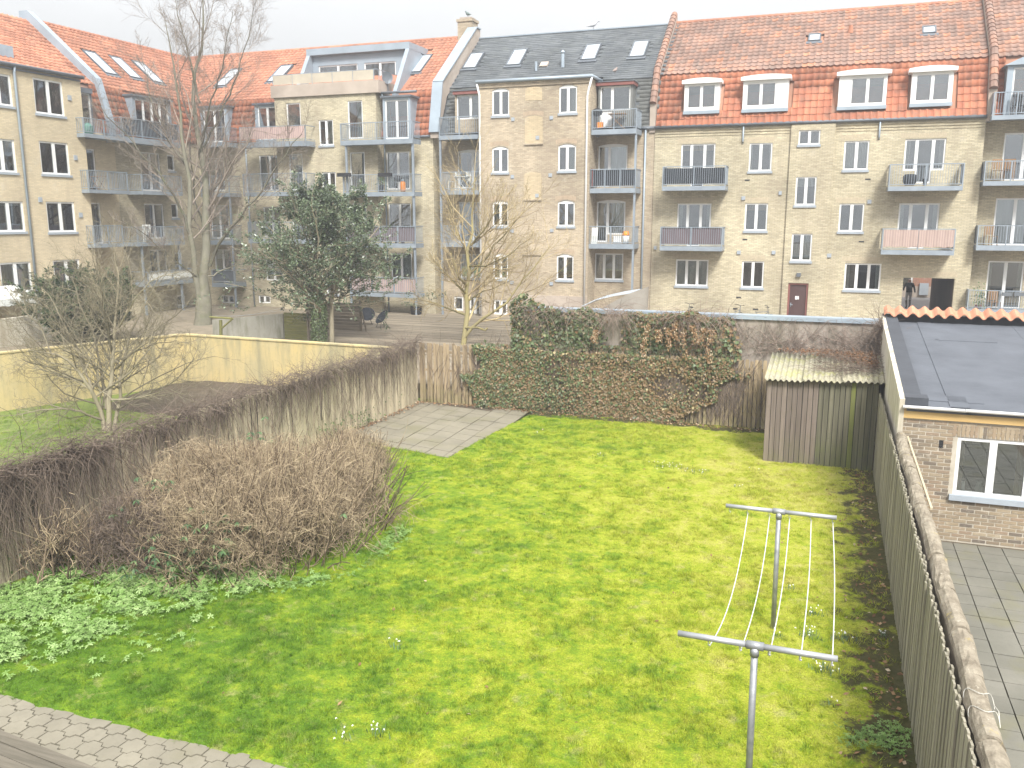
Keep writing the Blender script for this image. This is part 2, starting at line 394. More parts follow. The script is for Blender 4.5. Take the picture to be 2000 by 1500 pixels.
def balcony(b, fr, depth, x0, x1, ytop, ybot, yrail, screen=None, bars=True, posts=(), side_solid=False, mids=1, screen_gap=.06, label=None, cloth=False, to_wall=None):
    """steel balcony: slab front edge measured on the plane 'depth' in front of the wall"""
    f2 = fr.shift(depth); xm = (x0+x1)/2
    u0 = f2.px(x0, ytop)[0]; u1 = f2.px(x1, ytop)[0]; vt = f2.px(xm, ytop)[1]; vb = f2.px(xm, ybot)[1]; vr = f2.px(xm, yrail)[1]
    back = -depth+.004
    s = MB().box(f2, u0, u1, vb, vt, -.08, 0); s.box(f2, u0, u0+.08, vb, vt-.002, back, -.08); s.box(f2, u1-.08, u1, vb, vt-.002, back, -.08)
    s.box(f2, u0+.08, u1-.08, vb+.05, vt-.01, back, -.08)
    o = s.build('balcony', M['steel'], b.o, label=label)
    r = MB(); q = .035
    for (a, c, p, e) in ((u0, u1, -.06, -.02),): r.box(f2, a, c, vr-.04, vr, p-.005, e+.005)
    r.box(f2, u0, u0+.045, vr-.041, vr-.001, back, -.066); r.box(f2, u1-.045, u1, vr-.041, vr-.001, back, -.066)
    r.box(f2, u0+.01, u1-.01, vt+.07, vt+.10, -.055, -.025); r.box(f2, u0+.01, u0+.04, vt+.07, vt+.10, back, -.056); r.box(f2, u1-.04, u1-.01, vt+.07, vt+.10, back, -.056)
    for i in range(mids+2):
        uu = u0 + (u1-u0-.05)*i/(mids+1); r.box(f2, uu, uu+.05, vt, vr-.042, -.065, -.015)
    r.build('railing', M['steel'], o)
    if bars:
        m = MB(); n = max(4, int((u1-u0)/.105))
        for i in range(1, n):
            uu = u0+(u1-u0)*i/n; m.box(f2, uu-.008, uu+.008, vt+.10, vr-.04, -.05, -.032)
        k = max(3, int(depth/.11))
        for i in range(1, k):
            dd = -depth*i/k
            for uu in (u0+.025, u1-.025): m.box(f2, uu-.008, uu+.008, vt+.10, vr-.04, dd-.008, dd+.008)
        m.build('balusters', M['steel'], o, kind='stuff')
    if side_solid:
        MB().box(f2, u0+.004, u0+.016, vt+.10, vr-.045, back+.1, -.07).build('side_panel', M['steel'], o)
        MB().box(f2, u1-.016, u1-.004, vt+.10, vr-.045, back+.1, -.07).build('side_panel', M['steel'], o)
    if screen:
        seg = mids+1
        for i in range(seg):
            a = u0+.05+(u1-u0-.1)*i/seg+.01; c = u0+.05+(u1-u0-.1)*(i+1)/seg-.01
            dd = .004 if cloth else -.075
            m = MB(); k = 12
            for j in range(k):
                w0 = .012*math.sin(j*1.9+i) if cloth else 0; w1 = .012*math.sin((j+1)*1.9+i) if cloth else 0
                x_0 = a+(c-a)*j/k; x_1 = a+(c-a)*(j+1)/k
                lo0 = vt+.12+(.05*abs(math.sin(j*.7)) if cloth else 0); lo1 = vt+.12+(.05*abs(math.sin((j+1)*.7)) if cloth else 0)
                m.poly(f2, [(x_0, lo0, dd+w0), (x_1, lo1, dd+w1), (x_1, vr-screen_gap, dd+w1), (x_0, vr-screen_gap, dd+w0)])
                m.poly(f2, [(x_0, vr-screen_gap, dd+w0-.006), (x_1, vr-screen_gap, dd+w1-.006), (x_1, lo1, dd+w1-.006), (x_0, lo0, dd+w0-.006)])
            m.build('screen', M[screen], o)
    for (uf, zb, back_d) in posts:
        uu = u0+(u1-u0)*uf
        MB().box(f2, uu-.05, uu+.05, zb, vb-.002, back_d-.1, back_d).build('post', M['steel'], o)
    return o, f2, (u0, u1, vt, vr)

PAN = [(0, .030), (.18, .004), (.45, -.004), (.68, .014), (.84, .046), (1.0, .034)]
FLAT = [(0, 0), (1, 0)]
def tiles(fr, u0, u1, v0, v1, w_, h_, prof, mat, parent, skip=None, n_ind=0, jit=.006, off=.03, near=None, bond=False, lift=.035, thick=.022):
    """one lapped tile per cell: the n_ind nearest as objects, the rest joined"""
    nu = max(1, round((u1-u0)/w_)); nv = max(1, round((v1-v0)/h_)); w_ = (u1-u0)/nu; h_ = (v1-v0)/nv
    k = len(prof); T = []
    for (vv, dz) in ((0, lift), (h_*1.10, .004)):
        for (s, d) in prof: T.append((s*w_*1.02, vv, d+dz+off))
    for (s, d) in prof: T.append((s*w_*1.02, 0, d+lift+off-thick))
    T = np.array(T); FF = []
    for i in range(k-1):
        FF.append((i, i+1, k+i+1, k+i)); FF.append((2*k+i, 2*k+i+1, i+1, i))
    FF = np.array(FF)
    cells = []
    for j in range(nv):
        sh = .5*w_ if (bond and j % 2) else 0
        for i in range(nu):
            u, v = u0+i*w_+sh, v0+j*h_
            if skip is not None and skip(u+w_/2, v+h_/2): continue
            cells.append((u, v))
    if not cells: return
    cells = np.array(cells); B = np.stack([fr.U, fr.V, fr.N], 1)
    r = np.random.default_rng(len(cells))
    if n_ind:
        P = fr.O + cells[:, :1]*fr.U + cells[:, 1:]*fr.V
        order = np.argsort(np.linalg.norm(P-EYEP, axis=1)); ind = set(order[:n_ind].tolist())
    else: ind = set()
    rest = [i for i in range(len(cells)) if i not in ind]
    if ind:
        me = bpy.data.meshes.new('tile'); me.from_pydata([tuple(p) for p in T], [], [tuple(f) for f in FF]); me.materials.append(mat)
        for i in sorted(ind):
            p = fr.O+cells[i, 0]*fr.U+cells[i, 1]*fr.V + fr.N*r.normal(0, jit*.5)
            m4 = Matrix([[*B[0], p[0]], [*B[1], p[1]], [*B[2], p[2]], [0, 0, 0, 1]])
            link('tile', me, parent, mat4=m4)
    if rest:
        c = cells[rest]; n = len(c)
        L3 = T[None, :, :] + np.concatenate([c, np.zeros((n, 1))], 1)[:, None, :] + r.normal(0, jit, (n, 1, 3))*np.array([.6, 1, .5])
        V = L3.reshape(-1, 3) @ B.T + fr.O
        Fc = (FF[None] + (np.arange(n)*len(T))[:, None, None]).reshape(-1, 4)
        tt = np.repeat(r.random(n), len(FF))
        tag(link('tiles', np_mesh('tiles', V, Fc, mat, tt), parent), kind='stuff')

def skylight(b, fr, u0, u1, v0, v1, d=.07):
    m = MB(); q = .07
    m.box(fr, u0-q, u0, v0-q, v1+q, 0, d+.06); m.box(fr, u1, u1+q, v0-q, v1+q, 0, d+.06); m.box(fr, u0, u1, v0-q, v0, 0, d+.055); m.box(fr, u0, u1, v1, v1+q, 0, d+.06)
    m.box(fr, u0-.16, u1+.16, v0-.28, v0-q-.001, 0, d+.012)
    o = m.build('skylight', M['zinc_dark'], b.o)
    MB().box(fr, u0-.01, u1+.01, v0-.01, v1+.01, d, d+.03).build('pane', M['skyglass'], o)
def sky_px(b, fr, x0, y0, x1, y1, skew=0):
    """skylight from its outline: bottom-left and top-right corners of the slanted pane"""
    a = fr.px(x0, y1); c = fr.px(x1, y0)
    skylight(b, fr, a[0], c[0], a[1], c[1]); return (a[0]-.15, c[0]+.15, a[1]-.2, c[1]+.12)
def in_any(rects): return lambda u, v: any(r[0] < u < r[1] and r[2] < v < r[3] for r in rects)

def pipe(b, pts, r=.05, m='zinc', name='downpipe', n=8): MB().path(pts, r, n).build(name, M[m], b.o, smooth=True)
def gutter(b, p0, p1, r=.08, m='zinc_dark'): MB().path([p0, p1], r, 8).build('gutter', M[m], b.o, smooth=True)
def shell(b, polys, m, name='wall'):
    mb = MB()
    for p in polys: mb.face(p)
    return mb.build(name, m, b.o)
def slope_frame(p_left, p_right, p_up):
    """frame on a roof slope: origin p_left, u to p_right, v up the slope"""
    a, c, d = (np.array(p, float) for p in (p_left, p_right, p_up)); U = (c-a)/np.linalg.norm(c-a)
    V = d-a; V = V-(V@U)*U; f = Frame(a, U, V); return f, float(np.linalg.norm(c-a)), float(np.linalg.norm(V))

# ================================================================== the courtyard block: right, red tiled
GZ = .5     # level of the court behind the garden
def right_block():
    b = Bld('apartment_block', 'yellow brick apartment block with red tiled mansard, white dormers and brown door', (-1.3, 46, GZ), 'brick_yellow')
    f = FY(46.0); fs = FY(45.88); X0, X1, ZT = -8.98, 6.22, 10.45
    # stair strip that stands a little proud
    s0 = fs.px(1537, 400)[0]; s1 = fs.px(1622, 400)[0]
    wpx(b, 's', fs, 1560, 254, 1602, 282.5, 2, sill='sill', fw=.06)
    wpx(b, 's', fs, 1553.5, 345, 1594, 401, 2); wpx(b, 's', fs, 1545.5, 456.5, 1585.5, 510, 2, curtain=CW((.03, .45, 0, .62), (.55, .97, 0, .95)))
    # plain windows
    wpx(b, 'm', f, 1463, 279, 1508, 334.5, 2); wpx(b, 'm', f, 1648, 275, 1697, 332, 2, curtain=CW((.05, .48, .1, 1), (.55, .95, .1, 1)))
    wpx(b, 'm', f, 1454.5, 397, 1499, 451, 2, curtain=CW((.02, .98, .74, 1), m='curtain_beige')); wpx(b, 'm', f, 1638.5, 397.5, 1687, 452.5, 2)
    wpx(b, 'm', f, 1448.5, 510, 1491.5, 562, 2); wpx(b, 'm', f, 1319.5, 507, 1383, 558.5, 3, curtain=CW((.02, .98, .02, 1)))
    wpx(b, 'm', f, 1649, 514.5, 1720, 567, 3)
    # balcony door sets
    wpx(b, 'm', f, 1329.5, 281, 1396, 366, 3, sides_y=330, sill=False, weights=[1, 1.25, 1]); wpx(b, 'm', f, 1322, 397.5, 1388, 482, 3, sides_y=450, sill=False, weights=[1, 1.25, 1])
    wpx(b, 'm', f, 1765, 271, 1845, 358, 3, sides_y=333, sill=False, weights=[1, 1.35, 1]); wpx(b, 'm', f, 1753, 397, 1832, 486, 3, sides_y=455, sill=False, weights=[1, 1.35, 1])
    # gateway through the block
    pu0, pu1, pz = f.px(1762, 575)[0], f.px(1862, 575)[0], f.px(1812, 543)[1]
    b.add('m', (pu0, pu1, GZ-.1, pz, .30))
    # ground floor door
    du0, du1, _, dz = pxbox(fs, 1538, 553, 1577.5, 612); dz = fs.px(1558, 553)[1]
    b.add('s', (du0, du1, GZ, dz, .2))
    wm = wall_panel(b, 'm', f, X0, X1, GZ-.1, ZT, extra=[(s0+.001, s1-.001, GZ-.2, ZT+.1)])
    wall_panel(b, 's', fs, s0, s1, GZ-.1, ZT-.05, ret=.14, mb=wm)
    # cornice courses under the gutter
    for k in range(3): 
        wm.box(f, X0, s0-.004, ZT-.16-.14*k, ZT-.16-.14*k+.05, 0, .05-.012*k); wm.box(f, s1+.004, X1, ZT-.16-.14*k, ZT-.16-.14*k+.05, 0, .05-.012*k)
    # sides and rear
    for p in ([(X0, 56, GZ-.1), (X0, 46, GZ-.1), (X0, 46, ZT), (X0, 47, 13.2), (X0, 51.2, 16.5), (X0, 56, 12.5)], [(X1, 46, GZ-.1), (X1, 56, GZ-.1), (X1, 56, 12.5), (X1, 51.2, 16.5), (X1, 47, 13.2), (X1, 46, ZT)]): wm.face(p)
    fb = Frame((0, 56, 0), (-1, 0, 0)); cuts_wall(wm, fb, -X1, -X0, GZ-.1, 12.5, [(-pu1, -pu0, GZ-.2, pz, .05)])
    w_o = wm.build('wall', M['brick_yellow'], b.o)
    # gateway lining, floor and the red quoins beside it
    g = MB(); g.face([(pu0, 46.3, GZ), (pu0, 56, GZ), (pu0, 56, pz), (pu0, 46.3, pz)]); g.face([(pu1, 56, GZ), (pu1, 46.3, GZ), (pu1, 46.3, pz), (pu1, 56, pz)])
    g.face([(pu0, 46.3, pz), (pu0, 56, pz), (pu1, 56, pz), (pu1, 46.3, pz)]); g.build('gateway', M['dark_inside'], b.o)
    for i in range(7):
        for (a, s) in ((pu0, -1), (pu1, 1)):
            q = .18+.1*(i % 2); MB().box(f, min(a+s*.01, a+s*q), max(a+s*.01, a+s*q), GZ+.02+i*.135, GZ+.02+i*.135+.11, 0, .012).build('quoin', M['brick_red'], b.o)
    # brick soldier arches over openings
    am = MB()
    for (x0, x1, y) in ((1458, 1513, 277), (1643, 1702, 272), (1450, 1504, 395), (1633, 1692, 395), (1444, 1496, 507), (1314, 1388, 505), (1644, 1727, 511), (1325, 1400, 279), (1316, 1394, 395), (1760, 1850, 269), (1748, 1838, 394), (1755, 1872, 540)):
        u0 = f.px(x0, y)[0]; u1 = f.px(x1, y)[0]; v = f.px((x0+x1)/2, y)[1]; k = int((u1-u0)/.075)
        for i in range(k): am.box(f, u0+i*.075, u0+i*.075+.062, v, v+.23, 0, .006)
    am.build('lintel_bricks', M['lintel'], w_o, kind='stuff')
    # room behind the windows
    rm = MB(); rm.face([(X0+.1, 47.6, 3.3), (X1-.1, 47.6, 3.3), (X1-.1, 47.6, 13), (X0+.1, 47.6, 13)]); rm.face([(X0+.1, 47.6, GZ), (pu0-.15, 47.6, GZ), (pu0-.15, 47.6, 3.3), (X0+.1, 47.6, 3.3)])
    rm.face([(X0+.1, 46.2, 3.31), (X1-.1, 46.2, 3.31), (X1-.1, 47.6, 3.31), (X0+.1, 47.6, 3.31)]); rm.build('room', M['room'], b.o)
    # door
    d = MB().box(fs, du0+.09, du1-.09, GZ, dz-.09, -.16, -.12); do = d.build('door', M['door_brown'], b.o)
    e = MB().box(fs, du0, du0+.09, GZ, dz, -.18, -.06).box(fs, du1-.09, du1, GZ, dz, -.18, -.06).box(fs, du0+.09, du1-.09, dz-.09, dz, -.18, -.06); e.build('door_frame', M['red_cornice'], do)
    MB().box(fs, (du0+du1)/2-.12, (du0+du1)/2, dz-.83, dz-.66, -.12, -.115).box(fs, (du0+du1)/2+.02, (du0+du1)/2+.06, dz-.83, dz-.66, -.12, -.115).build('notice', M['white'], do)
    MB().box(fs, du0+.14, du0+.26, dz-1.12, dz-1.09, -.12, -.06).box(fs, du0+.15, du0+.19, dz-1.2, dz-1.0, -.12, -.11).build('handle', M['steel'], do)
    lu, lv = fs.px(1560, 537); MB().box(fs, lu-.1, lu+.1, lv-.08, lv+.1, 0, .14).build('wall_lamp', M['zinc_dark'], b.o)
    # vents, boxes, hanging drops
    for (x, y) in ((1459.5, 352), (1695, 350), (1455, 468), (1682.5, 472), (1442.5, 581)):
        u, v = f.px(x, y); MB().box(f, u-.12, u+.12, v-.035, v+.035, 0, .008).build('vent', M['black'], b.o)
    for (x, y, s) in ((1452, 387, 1), (1443, 493, 1), (1511, 493, 1), (1698, 394, 1), (1618, 499, 1.5), (1524, 377, .8), (1280, 484, .8)):
        u, v = f.px(x, y); MB().box(f, u-.09*s, u+.09*s, v-.09, v+.09, .0, .06).build('meter_box', M['sill'], b.o)
    for x in (1453, 1719): 
        u, v = f.px(x, 243); pipe(b, [(u, 45.9, ZT), (u, 45.9, ZT-.75), (u, 45.99, ZT-.85)], .04)
    gutter(b, (X0, 45.88, ZT+.04), (X1, 45.88, ZT+.04))
    # roof: steep lower slope with dormers, flatter upper slope
    lo, wl, hl = slope_frame((X0+.05, 45.9, ZT+.05), (X1-.05, 45.9, ZT+.05), (X0+.05, 47.0, 13.2))
    up, wu, hu = slope_frame((X0+.05, 46.9, 13.16), (X1-.05, 46.9, 13.16), (X0+.05, 51.2, 16.55))
    rf = shell(b, [[(X0, 45.95, ZT), (X1, 45.95, ZT), (X1, 47, 13.2), (X0, 47, 13.2)], [(X0, 47, 13.2), (X1, 47, 13.2), (X1, 51.2, 16.5), (X0, 51.2, 16.5)], [(X0, 51.2, 16.5), (X1, 51.2, 16.5), (X1, 56, 12.5), (X0, 56, 12.5)]], M['tile_old'], 'roof')
    fd = FY(45.98); skip_lo = []
    for (cx0, cx1, cy, bx0, bx1, by1, wx0, wx1, wy0, wy1) in ((1333, 1410, 154, 1336.5, 1405, 216, 1342, 1398, 165, 212), (1448, 1546, 147, 1451, 1539.5, 212, 1457, 1516, 160.5, 208),
            (1635, 1742, 137.5, 1638, 1732, 207, 1661, 1728, 150, 204), (1776, 1871, 131, 1780, 1861, 201, 1787, 1855, 143, 198)):
        bu0, bu1, bv0, bv1 = pxbox(fd, bx0, cy+9, bx1, by1); c0 = fd.px(cx0, cy+5)[0]; c1 = fd.px(cx1, cy+5)[0]
        wu0, wu1, wv0, wv1 = pxbox(fd, wx0, wy0, wx1, wy1)
        dm = MB(); cuts_wall(dm, fd, bu0, bu1, bv0, bv1, [(wu0, wu1, wv0, wv1)], .12)
        dm.poly(fd, [(bu0, bv0, -1.2), (bu0, bv0, 0), (bu0, bv1, 0), (bu0, bv1, -1.2)]); dm.poly(fd, [(bu1, bv0, 0), (bu1, bv0, -1.2), (bu1, bv1, -1.2), (bu1, bv1, 0)])
        do = dm.build('dormer', M['white'], b.o)
        cap = MB(); n = 8
        prof = [(c0+(c1-c0)*i/n, bv1+.17+.09*(1-(2*i/n-1)**2)) for i in range(n+1)]
        cap.prism(fd, [(c0, bv1), (c1, bv1)] + prof[::-1], -1.2, .16); cap.build('dormer_cap', M['white'], do)
        MB().box(fd, bu0-.03, bu1+.03, bv0-.16, bv0, -.1, .07).build('flashing', M['zinc'], do)
        window(b, 'none', fd, wu0, wu1, wv0, wv1, 2, sill=False, hole=False, d0=-.09)
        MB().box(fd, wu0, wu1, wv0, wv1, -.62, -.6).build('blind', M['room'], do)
        k = hl/(13.2-ZT-.05); skip_lo.append((bu0-lo.O[0]-.12, bu1-lo.O[0]+.12, (bv0-.2-lo.O[2])*k, (bv1+.1-lo.O[2])*k))
    tiles(lo, 0, wl, 0, hl, .30, .37, PAN, M['tile_steep'], rf, in_any(skip_lo), 120)
    sk = []
    for (x0, y0, x1, y1) in ((1581, 70, 1601, 82), (1804, 55, 1825, 67)): sk.append(sky_px(b, up, x0, y0, x1, y1))
    tiles(up, 0, wu, 0, hu, .30, .34, PAN, M['tile_old'], rf, in_any(sk), 180)
    u, v = up.px(1661, 66); MB().path([up.pt(u, v, .03), up.pt(u, v, .03)+np.array([0, -.05, .38])], [.13, .09], 8).build('vent_cowl', M['tile_new'], b.o)
    # ridge tiles
    rm = bpy.data.meshes.new('ridge_tile'); t = MB().path([(0, 0, 0), (.36, 0, .0)], [.13, .115], 8); rm = t.mesh('ridge_tile', M['tile_new'])
    for i in range(int((X1-X0)/.33)): link('ridge_tile', rm, rf, loc=Vector((X0+i*.33, 51.2, 16.56)))
    # party walls carried above the roof, tiled on top
    for (xa, xb, m_) in ((X0-.28, X0+.02, 'tile_old'), (X1-.02, X1+.32, 'tile_old')):
        pm = MB(); prof = [(45.93, ZT-.2), (45.93, ZT+1.2), (46.8, 13.45), (51.2, 17.0), (51.45, 17.0), (51.45, 16.3), (47.1, 13.0)]
        fx = Frame((xb, 0, 0), (0, 1, 0)); pm.prism(fx, prof, xa-xb, 0); po = pm.build('party_wall', M['plinth'], b.o)
        for (pa, pb, st) in (((45.88, ZT+1.2), (46.78, 13.47), .33), ((46.78, 13.47), (51.25, 17.03), .34)):
            L_ = math.hypot(pb[0]-pa[0], pb[1]-pa[1]); n = int(L_/st)
            for i in range(n):
                q0 = i/n; q1 = (i+1.15)/n
                c0 = (pa[0]+(pb[0]-pa[0])*q0, pa[1]+(pb[1]-pa[1])*q0+.03); c1 = (pa[0]+(pb[0]-pa[0])*min(q1, 1.03), pa[1]+(pb[1]-pa[1])*min(q1, 1.03)+.005)
                MB().path([((xa+xb)/2, *c0), ((xa+xb)/2, *c1)], [.19, .165], 8, True).build('cap_tile', M[m_], po)
    # balconies
    balcony(b, f, 1.15, 1293, 1417, 363.5, 372, 324, 'screen_dark', mids=1, screen_gap=.1)
    balcony(b, f, 1.15, 1288.5, 1410, 481.5, 490, 443, 'screen_mauve', mids=1)
    balcony(b, f, 1.15, 1735, 1881, 363.5, 372.5, 319.5, None, side_solid=True, mids=1)
    balcony(b, f, 1.15, 1721, 1864, 489, 498, 446.5, 'screen_pink', side_solid=True, mids=1, cloth=True, bars=False)
    return b, f, (pu0, pu1, pz)
RB, RBF, GATE = right_block()
# ================================================================== middle block: slate roof, arched windows
def middle_block():
    b = Bld('apartment_block', 'brown brick block with dark slate roof, arched windows and bricked-up niches', (-15, 44.5, GZ), 'brick_mid')
    f = FY(46.0); fb = FY(44.5); X0, X1 = -21.2, -9.0; B0, B1 = fb.px(938, 380)[0], fb.px(1150, 380)[0]; ZT, ZB = 10.45, 12.9
    AR = .12
    for (xl0, xl1, yl0, yl1, xr0, xr1, yr0, yr1) in ((961, 994.5, 172, 226, 1092, 1127, 165, 221), (961, 993, 285.5, 337, 1090, 1125, 280.5, 334), (962, 992.5, 392, 442, 1089, 1122.5, 391, 442), (963, 992, 495.5, 545, 1087, 1120, 496, 547)):
        low = yl0 > 300
        wpx(b, 'b', fb, xl0, yl0, xl1, yl1, 2, arch=AR, curtain=CW((.05, .4, 0, 1)) if yl0 == 392 else None); wpx(b, 'b', fb, xr0, yr0, xr1, yr1, 2, arch=AR)
    wpx(b, 'b', fb, 964.5, 585.5, 991, 614.5, 2, sill=False, fw=.09)
    # right recess
    wpx(b, 'm', f, 1168, 281, 1225, 365, 2, arch=.1, sill=False, weights=[.62, 1], curtain=CW((.42, .98, .1, 1)), sides_y=352)
    wpx(b, 'm', f, 1165, 390.5, 1221, 473, 2, arch=.1, sill=False, weights=[.62, 1], sides_y=458)
    wpx(b, 'm', f, 1161, 495, 1217, 546.5, 3, sill=True, curtain=CW((.02, .98, .3, 1), m='room'))
    # left recess
    wpx(b, 'm', f, 894, 292, 946, 368, 2, arch=.1, sill=False, sides_y=360, weights=[1, .8]); wpx(b, 'm', f, 896, 394.5, 946, 474, 2, sill=False, curtain=CW((.02, .6, .05, .95)), weights=[1, .8])
    wpx(b, 'm', f, 899, 496, 946, 543, 2, curtain=CW((.0, .9, .05, .9)))
    wpx(b, 'm', f, 886.5, 579, 905, 606.5, 1, sill=False, fw=.1); wpx(b, 'm', f, 917, 581, 938, 617, 2, sill=False, fw=.09)
    wm = wall_panel(b, 'b', fb, B0, B1, GZ-.1, ZB, ret=1.6)
    wall_panel(b, 'm', f, X0, X1, GZ-.1, ZT, mb=wm, extra=[(B0+.3, B1-.05, GZ-.2, ZT+1)])
    for p in ([(X0, 56, GZ-.1), (X0, 46, GZ-.1), (X0, 46, ZT), (X0, 46.6, 13.06), (X0, 51.1, 16.5), (X0, 56, 12.5)], [(X1, 46, GZ-.1), (X1, 56, GZ-.1), (X1, 56, 12.5), (X1, 51.1, 16.5), (X1, 46.6, 13.06), (X1, 46, ZT)], [(X1, 56, 0), (X0, 56, 0), (X0, 56, 12.5), (X1, 56, 12.5)]): wm.face(p)
    wm.face([(B0, 46.1, 10.4), (B1, 46.1, 10.4), (B1, 46.9, ZB), (B0, 46.9, ZB)])
    wo = wm.build('wall', M['brick_mid'], b.o)
    # plinth, bricked-up niches with sills
    MB().box(fb, B0+.02, B1-.02, GZ, GZ+.05, 0, .03).box(fb, fb.px(996, 600)[0], B1-.02, GZ+.05, fb.px(1100, 578)[1], 0, .03).build('plinth', M['plinth'], b.o)
    nm = ((1026, 1059, 169, 196, .012), (1025, 1060, 226, 280, .02), (1024, 1057.5, 336, 389, .02), (1023, 1056, 445, 496, .02))
    for (x0, x1, y0, y1, dd) in nm:
        u0, u1, v0, v1 = pxbox(fb, x0, y0, x1, y1); k = 8; mid = (u0+u1)/2; hw = (u1-u0)/2
        pts = [(u0, v0), (u1, v0)]+[(mid+hw*(1-2*i/k), v1-.1+.1*(1-(1-2*i/k)**2)) for i in range(k+1)]
        no = MB().prism(fb, pts, 0, .012).build('bricked_niche', M['brick_niche'] if y0 < 400 else M['brick_mid'], b.o)
        if y0 > 200: MB().box(fb, u0-.03, u1+.03, v0-.07, v0, 0, .07).build('sill', M['brick_mid'], no)
    # soldier arches
    am = MB()
    for (x0, x1, y) in ((958, 997, 170), (1088, 1131, 163), (958, 996, 283), (1086, 1129, 278), (959, 995, 390), (1085, 1126, 389), (960, 995, 493), (1083, 1124, 494), (1022, 1062, 224)):
        u0 = fb.px(x0, y)[0]; u1 = fb.px(x1, y)[0]; v = fb.px((x0+x1)/2, y)[1]; k = int((u1-u0)/.075)
        for i in range(k):
            q = 2*i/(k-1)-1; am.box(fb, u0+i*.075, u0+i*.075+.062, v-.09*q*q, v+.2-.06*q*q, 0, .006)
    am.build('lintel_bricks', M['lintel_mid'], wo, kind='stuff')
    MB().box(fb, B0-.02, B1+.05, ZB-.24, ZB-.08, 0, .06).box(fb, B0-.02, B1+.05, ZB-.08, ZB+.02, 0, .10).build('cornice', M['brick_mid'], b.o)
    for (x, y) in ((1002, 233), (1077, 230), (1001, 345), (1075, 342), (1000, 451), (1078, 450), (1000, 552), (1077, 554), (1050, 163), (1050, 269), (1049, 382)):
        u, v = fb.px(x, y); MB().box(fb, u-.09, u+.09, v-.09, v+.09, 0, .04).build('vent', M['sill'], b.o)
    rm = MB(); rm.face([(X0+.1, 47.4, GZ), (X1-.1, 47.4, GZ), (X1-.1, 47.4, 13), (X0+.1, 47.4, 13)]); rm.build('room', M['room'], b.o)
    # gutters and pipes
    gutter(b, (B0-.15, 44.34, ZB+.06), (B1+.1, 44.34, ZB+.06), .085, 'zinc'); gutter(b, (B1+.1, 44.34, ZB+.06), (B1+.1, 46.3, ZB+.08), .085, 'zinc')
    pipe(b, [(B1+.1, 44.36, ZB), (B1-.08, 44.42, ZB-.6), (B1-.14, 44.42, ZB-.9), (B1-.14, 44.42, GZ)], .055, 'white')
    pipe(b, [(B0-.1, 44.36, ZB), (B0+.02, 44.42, ZB-.6), (B0+.04, 44.42, GZ)], .055, 'white')
    gutter(b, (X1-.9, 45.9, ZT+.03), (X1, 45.9, ZT+.03)); pipe(b, [(X1-.45, 45.92, ZT), (X1-.45, 45.92, GZ)], .05)
    # roof
    ZR = 16.52
    rf = shell(b, [[(X0, 45.95, ZT), (X1, 45.95, ZT), (X1, 46.6, 13.05), (X0, 46.6, 13.05)], [(X0, 46.6, 13.05), (X1, 46.6, 13.05), (X1, 51.1, ZR-.03), (X0, 51.1, ZR-.03)], [(X0, 51.1, ZR-.03), (X1, 51.1, ZR-.03), (X1, 56, 12.5), (X0, 56, 12.5)],
        [(B0-.1, 44.35, ZB+.03), (B1+.1, 44.35, ZB+.03), (B1+.1, 46.9, 13.25), (B0-.1, 46.9, 13.25)]], M['slate'], 'roof')
    up, wu, hu = slope_frame((X0+.35, 46.55, 13.05), (X1, 46.55, 13.05), (X0+.35, 51.1, ZR)); sk = []
    for (x0, y0, x1, y1) in ((910, 107.5, 940, 134), (995, 100.5, 1025, 128), (1140, 90.5, 1169, 117.5), (1234, 84, 1263, 112)):
        a = up.px(x0, y1)[0]; c = up.px(x1, y0)[0]; lo = up.px((x0+x1)/2, y1)[1]; hi = up.px((x0+x1)/2, y0)[1]
        m = (a+c)/2; skylight(b, up, m-.36, m+.36, lo, hi); sk.append((m-.5, m+.5, lo-.2, hi+.1))
    tiles(up, 0, wu, 0, hu, .42, .21, FLAT, M['slate'], rf, in_any(sk), 0, bond=True, off=.0, lift=.02, thick=.016)
    lo_, wl, hl = slope_frame((X0+.35, 45.95, ZT), (X1, 45.95, ZT), (X0+.35, 46.6, 13.05)); fd = FY(45.6); sl = []
    # dormers behind the top balconies
    for (cx0, cx1, cy, wx0, wx1, wy0, wy1, nn) in ((1165, 1239, 160.5, 1172, 1231, 168, 247, 2), (886, 950, 177.5, 892, 946, 185, 262, 2)):
        u0, u1, v0, v1 = pxbox(fd, wx0, wy0, wx1, wy1)
        dm = MB(); cuts_wall(dm, fd, u0-.1, u1+.1, ZT+.1, v1+.05, [(u0, u1, v0+.8, v1), (u0, u0+(u1-u0)*.4, v0, v0+.81)] if cx0 > 1000 else [(u0, u1, v0+.8, v1)], .12)
        dm.poly(fd, [(u0-.1, ZT+.1, -1), (u0-.1, ZT+.1, 0), (u0-.1, v1+.05, 0), (u0-.1, v1+.05, -1)]); dm.poly(fd, [(u1+.1, ZT+.1, 0), (u1+.1, ZT+.1, -1), (u1+.1, v1+.05, -1), (u1+.1, v1+.05, 0)])
        do = dm.build('dormer', M['slate_pale'] if cx0 > 1000 else M['brick_mid'], b.o); c0 = fd.px(cx0, cy)[0]; c1 = fd.px(cx1, cy)[0]
        MB().box(fd, c0, c1, v1+.03, v1+.2, -.9, .14).build('cornice', M['red_cornice'], do); MB().box(fd, c0-.03, c1+.03, v1+.2, v1+.24, -1.2, .18).build('cover', M['zinc_dark'], do)
        window(b, 'none', fd, u0, u1, v0+.8, v1, 2, sill=False, hole=False, weights=[.66, 1] if cx0 > 1000 else [1, 1])
        if cx0 > 1000: MB().box(fd, u0, u0+(u1-u0)*.4, v0, v0+.8, -.1, -.05).build('door', M['white'], do)
